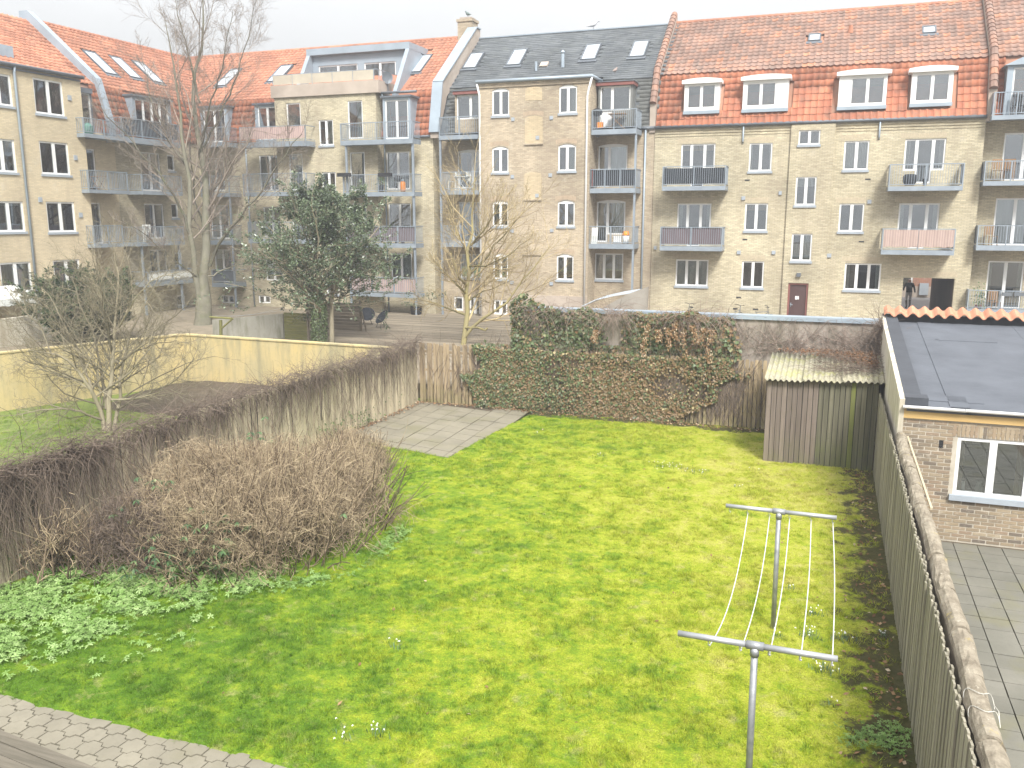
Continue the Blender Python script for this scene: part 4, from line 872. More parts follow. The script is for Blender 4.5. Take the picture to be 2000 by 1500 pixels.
def lawn_material(blade=False, neighbour=False):
    t = NT('grass_blades' if blade else 'moss_lawn'); p = t.pos(); sp = t.n('SeparateXYZ'); t.l(p, sp.inputs[0])
    big = t.noise(p, .33, 4, .6); mid = t.noise(p, 2.2, 6, .7); fine = t.noise(p, 9, 6, .7)
    gx = t.rng(sp.outputs[0], -9, -1, -.17, .12); gy = t.rng(sp.outputs[1], 8, 18, -.10, .08)
    k = t.math('ADD', t.math('ADD', t.math('MULTIPLY', big, .45), t.math('MULTIPLY', mid, .85)), t.math('ADD', gx, gy))
    k = t.math('ADD', k, t.rng(fine, .3, .7, -.13, .13))
    if neighbour or blade: k = t.math('SUBTRACT', k, .12 if neighbour else .04)
    col = t.ramp(k, [(.36, (.095, .19, .015)), (.52, (.18, .28, .02)), (.66, (.30, .36, .025)), (.80, (.40, .42, .05)), (.96, (.46, .43, .11))])
    straw = t.rng(t.noise(p, 3.1, 6, .75), .56, .72, 0, .75); col = t.mix(straw, col, (.40, .36, .16))
    spk = t.noise(p, 55, 4, .7); col = t.mix(1.0, col, grey(t, t.rng(spk, .3, .7, .62, 1.36)), 'MULTIPLY')
    if neighbour: col = t.mix(.45, col, (.30, .30, .15))
    if blade:
        col = t.mix(1.0, col, grey(t, t.rng(t.attr(), 0, 1, .7, 1.5)), 'MULTIPLY')
        return t.done(col, .6, None, 0, .25, .3)
    # bare soil along the right fence, the rear fence and under the shrubs
    e = t.math('ADD', t.rng(sp.outputs[0], -.35, 1.05, 0, .95), t.math('MULTIPLY', t.rng(sp.outputs[1], 24.0, 24.7, 0, .95), t.rng(sp.outputs[0], -9.2, -8.4, 0, 1)))
    e = t.math('ADD', e, t.rng(t.noise(p, 1.9, 5, .65), .35, .75, -.35, .5))
    col = t.mix(t.rng(e, .55, .75, 0, .92), col, t.mix(t.rng(fine, .4, .6, 0, 1), (.075, .055, .035), (.035, .028, .02)))
    col = t.mix(t.rng(t.noise(p, 40, 3, .6), .35, .65, 0, .35), col, (.05, .07, .012))  # dark flecks: soil specks plus painted shadow between the moss
    h = t.math('ADD', t.math('MULTIPLY', fine, .6), t.math('MULTIPLY', spk, .6))
    return t.done(col, .95, t.bump(h, .9, .04), 0, .1)
M['lawn'] = lawn_material(); M['blade'] = lawn_material(True); M['lawn_n'] = lawn_material(False, True)
def lawn_z(x, y): return .05*(fnoise(x, y, .6)-.5) + .025*(vnoise(x, y, 3.1)-.5)
def grid_sheet(name, m, x0, x1, y0, y1, st, zf):
    nx, ny = int((x1-x0)/st), int((y1-y0)/st); X, Y = np.meshgrid(np.linspace(x0, x1, nx+1), np.linspace(y0, y1, ny+1)); Z = zf(X, Y)
    V = np.stack([X.ravel(), Y.ravel(), Z.ravel()], 1); i = (np.arange(ny)[:, None]*(nx+1)+np.arange(nx)[None]).ravel()
    return stru(link(name, np_mesh(name, V, np.stack([i, i+1, i+nx+2, i+nx+1], 1), m, smooth=True)))
def lawn_edge(x): return 7.16+.16*fnoise(np.asarray(x), np.asarray(x)*0+5, 1.6)
grid_sheet('lawn', M['lawn'], -12.42, 1.40, 6.95, 25.3, .075, lambda x, y: lawn_z(x, y)+.03-np.clip((lawn_edge(x)-y)/.10, 0, 1)*.09-.09*((x < -8.80+.069*(y-19.15)) & (y > 20.05-.205*(x+12.3))))
grid_sheet('neighbour_lawn', M['lawn_n'], -60, -12.42, -6.0, 25.7, .4, lambda x, y: lawn_z(x, y))
# soil bed in the neighbour's garden
grid_sheet('soil_bed', M['earth'], -21.6, -12.6, 20.6, 24.9, .2, lambda x, y: .03+.22*fnoise(x, y, .7)*np.clip((y-20.6)/2, 0, 1)+.05*vnoise(x, y, 4)-.06*np.clip(1-(y-20.6), 0, 1))
# ================================================================== fences
def wood(name, a, b, per=.25, green=0.0):
    t = NT(name); p = t.pos(); g = t.noise(t.mapping(p, (26, 26, .8)), 1, 5, .65)
    col = t.mix(t.rng(g, .3, .7, 0, 1), a, b)
    col = t.mix(1.0, col, grey(t, t.rng(t.orand(), 0, 1, 1-per, 1+per)), 'MULTIPLY')
    lich = t.rng(t.noise(p, 5, 5, .7), .55, .75, 0, .5); col = t.mix(lich, col, (a[0]*.55, a[1]*.58, a[2]*.45))
    if green: 
        sp = t.n('SeparateXYZ'); t.l(p, sp.inputs[0]); lo = t.math('MULTIPLY', t.rng(sp.outputs[2], 0, .9, 1, 0), t.rng(t.noise(p, 3, 4), .3, .6, 0, green)); col = t.mix(lo, col, (.14, .17, .04))
    return t.done(col, .9, t.bump(g, .4, .006), 0, .15)
M['picket'] = wood('picket_wood', (.57, .50, .36), (.40, .34, .235), .3); M['picket_old'] = wood('picket_wood_rear', (.40, .31, .20), (.24, .18, .115), .3, .4)
M['board'] = wood('fence_board', (.36, .33, .26), (.225, .205, .155), .16, .25); M['shed_mauve'] = wood('shed_board', (.235, .19, .165), (.14, .112, .095), .22, .25)
M['shed_green'] = wood('shed_board_green', (.18, .165, .12), (.09, .085, .06), .22, .5); M['shed_moss'] = wood('shed_board_moss', (.20, .215, .06), (.12, .125, .055), .1, .5)
def picket_mesh(name, m, w_, t_, h_, top='round', bow=0.0):
    mb = MB(); fr = Frame((0, 0, 0), (1, 0, 0)); pts = [(-w_/2, 0), (w_/2, 0), (w_/2, h_-.02)]
    pts += [(w_*.3, h_), (-w_*.25, h_+.004), (-w_/2, h_-.025)] if top == 'round' else [(w_/2, h_), (-w_/2, h_-.012)]
    mb.prism(fr, pts, -t_/2, t_/2); return mb.mesh(name, m)
def place(name, me, parent, x, y, z, rz, tilt=0.0, lean=0.0):
    return link(name, me, parent, mat4=Matrix.Translation((x, y, z)) @ Matrix.Rotation(rz, 4, 'Z') @ Matrix.Rotation(tilt, 4, 'Y') @ Matrix.Rotation(lean, 4, 'X'))
FX_L, FY_B, FX_R = -12.45, 25.12, 1.28
lf = thing('picket_fence', 'long picket fence overgrown with dead brown creeper along the left of the lawn', 'fence', (FX_L, 16, 0))
var = [picket_mesh('picket', M['picket'], w_, .022, h_) for (w_, h_) in ((.100, 1.95), (.094, 1.98), (.104, 1.93), (.097, 2.0))]
y = 7.4
while y < 25.05:
    place('picket', var[rng.integers(4)], lf, FX_L+rng.normal(0, .008), y, -.02, R_(90), rng.normal(0, .012), rng.normal(0, .006)); y += .104+rng.random()*.006
for i in range(8): MB().box(FX(FX_L), 7.4+i*2.2, 7.4+i*2.2+2.19, .02, 1.84, -.034, -.016).build('dark_gap_backing', M['shed_green'], lf)  # dark backing added so the gaps between pickets read as shade
for z in (.4, 1.1, 1.7): MB().box(FX(FX_L), 7.3, 25.1, z-.04, z+.04, -.07, -.02).build('rail', M['picket_old'], lf)
yy = 7.5
while yy < 25.2: MB().box(FX(FX_L), yy-.05, yy+.05, -.1, 1.85, -.17, -.07).build('post', M['picket_old'], lf); yy += 2.2
bf = thing('picket_fence', 'rear picket fence half hidden under ivy behind the patio and lawn', 'fence', (-7, FY_B, 0))
var = [picket_mesh('picket', M['picket_old'], w_, .022, h_) for (w_, h_) in ((.10, 1.98), (.09, 2.0), (.105, 1.95), (.098, 2.02))]
x = FX_L+.1
while x < -1.4:
    place('picket', var[rng.integers(4)], bf, x, FY_B+rng.normal(0, .008), -.02, 0, rng.normal(0, .012), rng.normal(0, .008)); x += .118+rng.random()*.012
for z in (.4, 1.1, 1.7): MB().box(FY(FY_B), FX_L+.05, -1.4, z-.04, z+.04, -.07, -.02).build('rail', M['picket_old'], bf)
rfc = thing('board_fence', 'weathered grey board fence along the right of the lawn below the concrete coping', 'fence', (FX_R, 14, 0))
var = [picket_mesh('board', M['board'], w_, .02, h_, 'flat') for (w_, h_) in ((.098, 1.965), (.094, 1.975), (.10, 1.97), (.096, 1.985))]
y = 5.4; k = 0
while y < 21.6:
    place('board', var[rng.integers(4)], rfc, FX_R-(.018 if k % 2 else 0)+rng.normal(0, .003), y, -.02, R_(-90), rng.normal(0, .006), rng.normal(0, .003)); y += .088; k += 1
for z in (.4, 1.5): MB().box(FX(FX_R), 5.3, 21.6, z-.04, z+.04, .012, .06).build('rail', M['board'], rfc)
# ================================================================== walls round the gardens
def wall_mat(name, a, b, stain, bs=.4, s=.8):
    t = NT(name); p = t.pos(); n1 = t.noise(p, s, 5, .65); n2 = t.noise(t.mapping(p, (2.2, 2.2, .35)), 1, 5, .65); n3 = t.noise(p, 9, 5, .65)
    col = t.mix(t.rng(n1, .3, .7, 0, 1), a, b); col = t.mix(t.rng(n2, .46, .66, 0, .85), col, stain); col = t.mix(t.rng(n3, .55, .75, 0, .4), col, tuple(x*.6 for x in b))
    return t.done(col, .93, t.bump(n3, bs, .015), 0, .15)
M['yellow_wall'] = wall_mat('yellow_plaster', (.55, .43, .20), (.48, .40, .23), (.30, .27, .17)); M['court_wall'] = wall_mat('court_wall_render', (.40, .345, .30), (.29, .25, .21), (.17, .155, .115), s=.6)
M['white_wall'] = wall_mat('annex_parapet', (.62, .58, .50), (.52, .48, .40), (.33, .28, .20)); M['rough_wall'] = wall_mat('roughcast', (.36, .345, .30), (.26, .25, .21), (.16, .155, .10), .8)
cw = thing('garden_wall', 'tall grey rendered wall with zinc flashing behind the ivy and the shed', 'wall', (-4, 25.5, 0))
ft = FY(25.42); WX0 = ft.px(1012, 640)[0]
MB().box(ft, WX0, 1.62, -.1, 3.12, -.26, 0).build('wall', M['court_wall'], cw)
for i in range(6):
    a = WX0-.05+(1.7-WX0)*i/6; c = WX0-.05+(1.7-WX0)*(i+1)/6; MB().box(ft, a, c+.02, 3.12+.001*i, 3.24+.001*i, -.33, .07-.002*(i % 2)).build('flashing', M['zinc'], cw)
yw = thing('garden_wall', 'yellow plastered wall round the neighbouring garden', 'wall', (-21.9, 24.8, 0))
pa, pb, pc = np.array([-12.62, 24.72]), np.array([-21.75, 24.95]), np.array([-27.2, 12.4])
for (a, c, h0, h1) in ((pb, pa, 1.80, 1.78), (pc, pb, 1.80, 1.80)):
    d = c-a; L_ = np.linalg.norm(d); fr = Frame((*a, 0), (*(d/L_), 0)); n = 5
    for i in range(1):
        MB().prism(fr, [(0, -.1), (L_, -.1), (L_, h1), (0, h0)], -.22, 0).build('wall', M['yellow_wall'], yw)
    MB().prism(fr, [(-.02, h0), (L_+.02, h1), (L_+.02, h1+.045), (-.02, h0+.045)], -.25, .03).build('coping', M['yellow_wall'], yw)
gw = thing('garden_wall', 'low concrete wall with rounded lichen-spotted coping right of the board fence', 'wall', (1.5, 12, 0))
MB().box(FX(1.6), 3.0, 17.3, -.1, 1.93, -.25, -.11).build('wall', M['court_wall'], gw)
def coping_mat():
    t = NT('coping_concrete'); p = t.pos(); col = t.mix(t.rng(t.noise(p, 6, 6, .7), .35, .65, 0, 1), (.36, .315, .245), (.19, .16, .12))
    col = t.mix(t.rng(t.noise(p, 14, 4, .7), .6, .68, 0, .8), col, (.46, .42, .34)); col = t.mix(t.rng(t.noise(p, 4.3, 5, .7), .62, .70, 0, .8), col, (.42, .33, .12))
    return t.done(col, .95, t.bump(t.noise(p, 22, 5, .7), .9, .02), 0, .1)
M['coping'] = coping_mat()
y = 3.0; i = 0
while y < 17.2:
    L_ = .92+.1*rng.random(); L_ = min(L_, 17.3-y); n = 9; fr = Frame((0, y, 0), (-1, 0, 0)); off = rng.normal(0, .008); zz = 1.93+rng.normal(0, .006)
    # half-round cap lying along Y
    mb = MB(); ring = [(-.10, 0)]+[(.095*math.cos(math.pi-a)*1.0, .02+.095*math.sin(a)) for a in np.linspace(0, math.pi, n)]+[(.10, 0)]
    kk = len(ring); ns = 7; mb.v = []
    for q in range(ns):
        yy = y+.012+(L_-.024)*q/(ns-1)
        for r in ring:
            e = 1+.10*(vnoise(yy*9+r[0]*30, r[1]*40+i, 1.0)-.5)*2; mb.v.append(np.array((1.42+off+r[0]*e+.012*math.sin(yy*2.3), yy+(.012*(vnoise(r[0]*50, q, 1)-.5) if q in (0, ns-1) else 0), zz+r[1]*e)))
    mb.f = [(q*kk+a, q*kk+a+1, (q+1)*kk+a+1, (q+1)*kk+a) for q in range(ns-1) for a in range(kk-1)]+[tuple(range(kk))[::-1], tuple(range((ns-1)*kk, ns*kk))]+[(q*kk+kk-1, q*kk, (q+1)*kk, (q+1)*kk+kk-1) for q in range(ns-1)]
    mb.build('coping_stone', M['coping'], gw); y += L_; i += 1
# string tied round the coping
st = [(1.42+.112*math.cos(a), 7.35+.06*math.sin(3*a)+.02*a, 1.95+.104*max(math.sin(a), -.1)) for a in np.linspace(-.2, 3.4, 14)]
tag(MB().path(st, .0032, 5).path([(p[0], p[1]+.28, p[2]+.004) for p in st], .0032, 5).path([st[1], (1.54, 7.48, 1.99), (1.53, 7.63, 1.96)], .0032, 5).build('string', plain('white_string', (.6, .58, .52), None, 5)), 'pale string tied round the concrete coping near the bottom right', 'string')
tag(MB().box(FX(1.56), 12.9, 17.2, 1.96, 1.99, -.03, .0).build('batten', M['picket']), 'thin pale timber batten lying along the coping by the annex wall', 'batten')
# ================================================================== patio of concrete slabs
def slab_mat(name, a, b, moss):
    t = NT(name); p = t.pos(); col = t.mix(t.rng(t.noise(p, 1.1, 5, .65), .3, .7, 0, 1), a, b); col = t.mix(1.0, col, grey(t, t.rng(t.orand(), 0, 1, .94, 1.05)), 'MULTIPLY')
    col = t.mix(t.rng(t.noise(p, 18, 4, .7), .55, .75, 0, .35), col, tuple(x*.7 for x in b)); col = t.mix(t.rng(t.noise(p, .8, 4, .6), .52, .72, 0, moss), col, (.17, .16, .075))
    return t.done(col, .9, t.bump(t.noise(p, 60, 3), .25, .004), 0, .25)
M['slab'] = slab_mat('patio_slab', (.255, .228, .17), (.19, .172, .13), .45); M['slab_side'] = slab_mat('side_yard_slab', (.20, .19, .16), (.14, .136, .112), .7)
pt = thing('patio', 'patio of square concrete slabs in the corner of the picket fences', 'patio', (-10.5, 22.5, 0))
sd_u, sd_v = .565, .578
def pat(u, v): return (-12.30+u-.035*v, 19.86+v-.205*(u-.0)+.0)
# bedding sand under the slabs
q = [pat(-.1, .12), pat(3.5, .12), pat(3.9, 6.0), pat(-.1, 5.4)]; MB().face([(p[0], p[1], .014) for p in q]).build('bedding', M['earth'], pt)
for j in range(11):
    for i in range(7):
        u0, u1, v0, v1 = i*sd_u+.011, (i+1)*sd_u-.011, j*sd_v+.011, (j+1)*sd_v-.011
        if j == 0: v0 += .10
        c = pat((u0+u1)/2, (v0+v1)/2)
        if c[1] > 24.8 or c[0] > -8.35+.03*(c[1]-20) or c[0] < -12.5: continue
        if i == 6: u1 = min(u1, 3.55+.06*j)
        if u1-u0 < .1: continue
        zz = .034+rng.normal(0, .003); tl = rng.normal(0, .004, 2); P4 = [pat(u0, v0), pat(u1, v0), pat(u1, v1), pat(u0, v1)]
        mb = MB(); cx, cy_ = c
        top = [(p[0], p[1], zz+tl[0]*(p[0]-cx)*2+tl[1]*(p[1]-cy_)*2) for p in P4]; mb.v = [np.array(p) for p in top]+[np.array((p[0], p[1], 0.0)) for p in P4]
        mb.f = [(0, 1, 2, 3), (4, 5, 1, 0), (5, 6, 2, 1), (6, 7, 3, 2), (7, 4, 0, 3)]; mb.build('slab', M['slab'], pt)
# ================================================================== side yard slabs at the right
ys = thing('yard_paving', 'wet grey paving slabs of the side yard right of the coping', 'paving', (3, 13, 0))
sm = MB().box(WF, -.195, .195, -.195, .195, -.06, 0).mesh('slab', M['slab_side'])
MB().face([(1.6, 3, -.03), (9, 3, -.03), (9, 17.45, -.03), (1.6, 17.45, -.03)]).build('bedding', M['earth'], ys)
for i in range(8):
    for j in range(32):
        x, y = 1.87+i*.405, 4.9+j*.405
        if y > 17.35 or x > 4.9 or (y < 8.6 and x > 3.3): continue
        link('slab', sm, ys, mat4=Matrix.Translation((x, y+(.2 if i % 2 else 0)*0, rng.normal(0, .003))) @ Matrix.Rotation(rng.normal(0, .004), 4, 'Z') @ Matrix.Rotation(rng.normal(0, .006), 4, 'X'))
# ================================================================== interlocking pavers and the boarded deck in the near left corner
pv = thing('paver_path', 'path of interlocking zigzag concrete pavers below the lawn', 'paving', (-7.5, 6.6, 0))
M['paver'] = slab_mat('concrete_paver', (.265, .24, .185), (.19, .172, .132), .35)
A_, B_ = .29, .215
hexp = [(-.5, -.22), (-.30, -.22), (-.20, -.5), (.20, -.5), (.30, -.22), (.5, -.22), (.5, .22)]
shape = [(-.5, .0), (-.40, -.26), (-.30, -.30), (-.20, -.5), (.16, -.5), (.26, -.72), (.38, -.72), (.5, -.46), (.5, 0.0), (.40, .26)]
def pshape():
    low = [(-.5, -.36), (-.26, -.36), (-.16, -.64), (.16, -.64), (.26, -.36), (.5, -.36)]
    up_ = [(.5, .36), (.34, .36), (.24, .64), (-.24, .64), (-.34, .36), (-.5, .36)]
    return [(x*A_*.945+(0), y*B_*.93) for (x, y) in low+up_]
pme = MB().prism(WF, pshape(), -.06, 0).mesh('paver', M['paver'])
MB().face([(-11.6, 4.0, -.02), (-4.2, 4.0, -.02), (-4.2, 7.34, -.02), (-11.6, 7.34, -.02)]).build('bedding', plain('bedding_sand', (.12, .10, .065), (.07, .06, .04), 5, .95), pv)
ang = R_(-1.5)
for j in range(16):
    for i in range(26):
        x = -11.4+i*A_+(.5*A_ if j % 2 else 0); y = 7.16-j*B_
        if y < 4.6: continue
        xr, yr = x, y+.02*math.sin(x*1.3)
        s = (xr*_cy+yr*_sy); 
        d_ = np.array([xr, yr, 0])-EYEP; dz = d_@FWD
        if dz < 1: continue
        px_, py_ = 1000+F_PX*(d_@RGT)/dz, 750+F_PX*(d_@DWN)/dz
        if px_ < -90 or px_ > 720 or py_ > 1580: continue
        link('paver', pme, pv, mat4=Matrix.Translation((xr, yr, .012+rng.normal(0, .003))) @ Matrix.Rotation(ang+rng.normal(0, .008), 4, 'Z') @ Matrix.Rotation(rng.normal(0, .012), 4, 'X') @ Matrix.Rotation(rng.normal(0, .01), 4, 'Y'))
dk = thing('timber_deck', 'weathered timber deck with edge board in the bottom left corner', 'deck', (-8, 5.5, 0))
M['deckwood'] = plain('deck_wood', (.155, .135, .105), (.09, .08, .06), 2.2, .85, bs=.3, per=.12, stretch=(.5, 9, 9)); ZD = .28
e0 = on_ground(0, 1425, ZD); e1 = on_ground(190, 1500, ZD); dv = (e1-e0)[:2]; dv /= np.linalg.norm(dv); fdk = Frame((e0[0], e0[1], 0), (*dv, 0), (-dv[1], dv[0], 0))
MB().box(fdk, -2.2, 4.0, -.14, 0, .02, ZD).build('edge_board', M['deckwood'], dk)
for i in range(14):
    for (a, c) in ((-2.2, .155), (.165, 4.0)) if i < 1 else ((-2.2, 4.0),): MB().box(fdk, a, c, -.146-(i+1)*.146, -.152-i*.146, ZD-.034, ZD-.004+rng.normal(0, .0015)).build('deck_board', M['deckwood'], dk)
# ================================================================== shed
sh = thing('shed', 'small plank shed with lichened corrugated roof in the far right corner', 'shed', (0, 23, 0))
SX0, SX1, SY0, SY1 = -1.28, 1.24, 21.66, 24.9; n = 21; w_ = (SX1-SX0)/n
for i in range(n):
    m = M['shed_moss'] if i == 16 else M['shed_mauve'] if i < 11 and i != 10 else M['shed_green']; top = 2.06+.10*i/n
    MB().prism(FY(SY0), [(SX0+i*w_+.007, -.02+rng.random()*.04), (SX0+(i+1)*w_-.007, -.02+rng.random()*.04), (SX0+(i+1)*w_-.004-.006*rng.random(), top), (SX0+i*w_+.004+.006*rng.random(), top)], -.02, .0+.012*rng.random()).build('board', m, sh)
MB().box(FX(SX0), SY0, SY1, 0, 2.05, 0, .02).box(FX(SX1), SY0, SY1, 0, 2.1, -.02, 0).box(FY(SY1), SX0, SX1, 0, 2.15, 0, .02).build('side_wall', M['shed_mauve'], sh)
MB().box(FY(SY0), SX0+.01, SX1-.01, .02, 2.05, -.03, -.024).build('black_backing', M['black'], sh)  # black sheet just behind the front boards, seen through their gaps
def lichen_roof():
    t = NT('corrugated_lichen'); p = t.pos(); col = t.mix(t.rng(t.noise(p, 5, 5, .7), .35, .65, 0, 1), (.42, .39, .29), (.29, .27, .20)); col = t.mix(t.rng(t.noise(p, 12, 5, .7), .5, .7, 0, .8), col, (.22, .20, .13)); col = t.mix(t.rng(t.noise(p, 2, 4), .55, .7, 0, .6), col, (.36, .36, .13))
    return t.done(col, .95, t.bump(t.noise(p, 30, 4), .5, .01), 0, .1)
M['corr'] = lichen_roof()
def corrugated(name, parent, x0, x1, y0, z0, y1, z1, pitch, amp, m, thick=.008):
    n = int((x1-x0)/pitch*8); X = np.linspace(x0, x1, n+1); W = amp*np.cos((X-x0)/pitch*2*math.pi); rows = []
    for (yy, zz) in ((y0, z0), ((y0+y1)/2, (z0+z1)/2), (y1, z1)): rows.append(np.stack([X, np.full_like(X, yy), zz+W], 1))
    for (yy, zz) in ((y1, z1-thick), ((y0+y1)/2, (z0+z1)/2-thick), (y0, z0-thick)): rows.append(np.stack([X, np.full_like(X, yy), zz+W], 1))
    rows.append(rows[0]); V = np.concatenate(rows[:-1]); k = n+1; Fc = []
    for r in range(6):
        a = r*k; b_ = ((r+1) % 6)*k; i = np.arange(n); Fc.append(np.stack([a+i, a+i+1, b_+i+1, b_+i], 1))
    return link(name, np_mesh(name, V, np.concatenate(Fc), m), parent)
for i in range(3):
    a = SX0-.06+(SX1-SX0+.14)*i/3; corrugated('roof_sheet', sh, a, a+(SX1-SX0+.14)/3+.05, SY0-.16, 2.12+.03*i+.006*i, 24.3, 2.36+.03*i+.006*i, .128, .026, M['corr'])
# ================================================================== annex at the right edge
ax = thing('annex', 'brick annex with dark felt roof, white window and pale timber fascia at right', 'building', (4, 20, 0))
AY, AX0, AX1, AYB = 17.40, 1.40, 9.5, 25.42; fa = FY(AY); Aw = Bld.__new__(Bld); Aw.o = ax; Aw.holes = {}
wu0 = fa.px(1866, 905)[0]; wmid = fa.px(1937, 910)[0]; wv0 = fa.px(1930, 972)[1]; wv1 = fa.px(1930, 858)[1]; wu1 = wu0+2*(wmid-wu0)
window(Aw, 'm', fa, wu0, wu1, wv0, wv1, 2, sill=False, fw=.062, d0=-.09); 
zt = 2.30; mb = wall_panel(Aw, 'm', fa, AX0, AX1, -.1, zt); mb.face([(AX0, AYB, -.1), (AX0, AY, -.1), (AX0, AY, 2.6), (AX0, AYB, 3.3)])
M['mortar'] = plain('mortar', (.55, .50, .42), (.40, .36, .29), 4, .95, bs=.3); mb.build('wall', M['mortar'], ax)
MB().box(fa, wu0-.06, wu1+.06, wv0-.10, wv0+.004, -.08, .07).build('sill', M['sill'], ax)
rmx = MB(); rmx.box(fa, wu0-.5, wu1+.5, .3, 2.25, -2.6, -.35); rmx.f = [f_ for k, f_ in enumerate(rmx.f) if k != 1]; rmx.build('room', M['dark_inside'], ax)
def abrick():
    t = NT('annex_brick'); p = t.pos(); k = t.math('FRACT', t.math('ADD', t.orand(), t.attr())); col = t.ramp(k, [(0, (.13, .11, .095)), (.25, (.255, .20, .14)), (.5, (.34, .265, .175)), (.75, (.30, .215, .15)), (1, (.41, .335, .23))])
    big = t.noise(p, .9, 4); col = t.mix(t.rng(big, .35, .65, 0, .5), col, (.20, .17, .135)); col = t.mix(t.rng(t.noise(p, 11, 5, .7), .55, .72, 0, .5), col, (.50, .45, .37))
    return t.done(col, .92, t.bump(t.noise(p, 45, 4), .5, .006), 0, .15)
M['abrick'] = abrick(); bl, bh = .214, .053; bme = MB().box(FY(0), 0, bl, 0, bh, -.02, .008).mesh('brick', M['abrick']); bhalf = MB().box(FY(0), 0, bl*.48, 0, bh, -.02, .008).mesh('brick', M['abrick'])
cnt = 0; rest = MB(); ppitch, rp = .236, .071
for j in range(32):
    z = .005+j*rp; x = AX0+.004-(ppitch/2 if j % 2 else 0)
    while x < 5.2:
        a, c = x, x+bl; me = bme
        if a < AX0: a = AX0+.004; me = bhalf; c = a+bl*.48
        clash = (c > wu0-.01 and a < wu1+.01 and z+bh > wv0-.11 and z < wv1+.01)
        if clash and a < wu0-.13 and c > wu0-.01: clash = False; me = bhalf; c = a+bl*.48; clash = c > wu0-.008
        if not clash and z+bh < zt:
            if cnt < 298 and x < 3.75: link('brick', me, ax, mat4=Matrix.Translation((a, AY+rng.normal(0, .0015), z+rng.normal(0, .0012))) @ Matrix.Rotation(rng.normal(0, .004), 4, 'Y')); cnt += 1
            else: rest.box(fa, a, c, z, z+bh, -.01, .008)
        x += ppitch
rest.build('bricks', M['abrick'], ax, kind='stuff')
# soldier course over the window
for i in range(int((wu1-wu0+.2)/.072)): link('brick', bme, ax, mat4=Matrix.Translation((wu0-.1+i*.072+.06, AY-.003, wv1+.012)) @ Matrix.Rotation(R_(-90), 4, 'Y'))
u, v = fa.px(1838, 867); MB().box(fa, u-.035, u+.035, v-.07, v+.07, .009, .012).build('vent', M['black'], ax)
M['fascia'] = plain('fresh_timber', (.58, .40, .17), (.48, .32, .13), 2, .7, stretch=(1, 9, 9)); M['felt'] = plain('roofing_felt', (.118, .128, .148), (.088, .096, .112), 1.4, .8, bs=.4); M['felt_b'] = plain('roofing_felt_lap', (.07, .076, .088), (.054, .058, .068), 2, .8, bs=.4)
MB().box(fa, AX0+.02, AX1, zt, zt+.17, 0, .05).build('fascia', M['fascia'], ax)
gz = zt+.20
for i in range(6):
    x0 = AX0+.03+i*1.05; ring = [(-.06*math.cos(a), -.05*math.sin(a)) for a in np.linspace(0, math.pi, 9)]; V0 = [(x0+.003*(i % 2), AY-.12+r[0], gz+.045+r[1]) for r in ring]; V1 = [(x0+1.045, AY-.12+r[0], gz+.04+r[1]) for r in ring]; m2 = MB(); m2.v = [np.array(p) for p in V0+V1]; m2.f = [(k, k+1, 9+k+1, 9+k) for k in range(8)]+[tuple(range(9))]; m2.build('gutter', M['white'] if i >= 0 else None, ax, smooth=True)
# roof felt strips running up the slope
zr0, zr1 = 2.50, 3.22; fr_, wr, hr = slope_frame((AX0+.1, AY-.08, zr0), (AX1, AY-.08, zr0), (AX0+.1, AYB-.1, zr1))
for i in range(8):
    MB().box(fr_, i*1.0-.02*(i > 0), (i+1)*1.0+.07, 0, hr, -.06+.002*i, .004*(i % 2)+.001*i).build('felt_strip', M['felt'], ax)
for (u0, u1, v0, v1) in ((.10, 1.35, .55, .95), (1.0, 2.35, 5.9, 6.0), (.05, 8, 0, .22), (.75, 1.08, 0, hr)): MB().box(fr_, u0, u1, v0, v1, 0, .014).build('felt_patch', M['felt'], ax)
MB().prism(Frame((AX0+.36, 0, 0), (0, 1, 0)), [(AY+.25, 2.5), (AYB, 3.2), (AYB, 3.36), (AY+.25, 2.68)], -.30, 0).build('felt_upstand', M['felt_b'], ax)
MB().box(fa, AX0+.06, AX0+.46, 2.50, 2.69, -.35, .02).build('felt_corner', M['felt_b'], ax)
MB().prism(Frame((AX0+.06, 0, 0), (0, 1, 0)), [(AY-.06, 1.6), (AYB, 1.6), (AYB, 3.36), (AY-.06, 2.66)], -.09, 0).build('parapet', M['white_wall'], ax)
MB().box(FY(AYB), AX0, AX1, 2.0, 3.40, -.2, 0).build('rear_upstand', M['felt_b'], ax)
tm = bpy.data.meshes.new('ridge_pantile'); nn = 9; prof = [(s*.31, .055*math.sin(s*2*math.pi-.4)) for s in np.linspace(0, 1, nn)]
V = [(u, -.34, d) for (u, d) in prof]+[(u, .12, d+.14) for (u, d) in prof]+[(u, -.34, d-.025) for (u, d) in prof]
Fc = [(k, k+1, nn+k+1, nn+k) for k in range(nn-1)]+[(2*nn+k, 2*nn+k+1, k+1, k) for k in range(nn-1)]; tm.from_pydata(V, [], Fc); tm.materials.append(M['tile_ridge'])
for i in range(16): link('pantile', tm, ax, mat4=Matrix.Translation((AX0+.02+i*.305, AYB+.08, 3.44+rng.normal(0, .004))))
# things on the annex window ledge
lx = on_y(1878, 955, AY+.25)
tag(MB().box(FY(AY+.25), lx[0]-.05, lx[0]+.05, wv0+.01, wv0+.19, -.08, 0).build('carton', M['white']), 'white carton inside the annex window', 'carton')
lx = on_y(1912, 955, AY+.3)
tag(MB().lathe((lx[0], AY+.3, wv0), [(.05, 0), (.075, .06), (.06, .14), (.035, .17), (.045, .2)], 12).build('jug', M['curtain'], smooth=True), 'pale jug standing inside the annex window', 'jug')
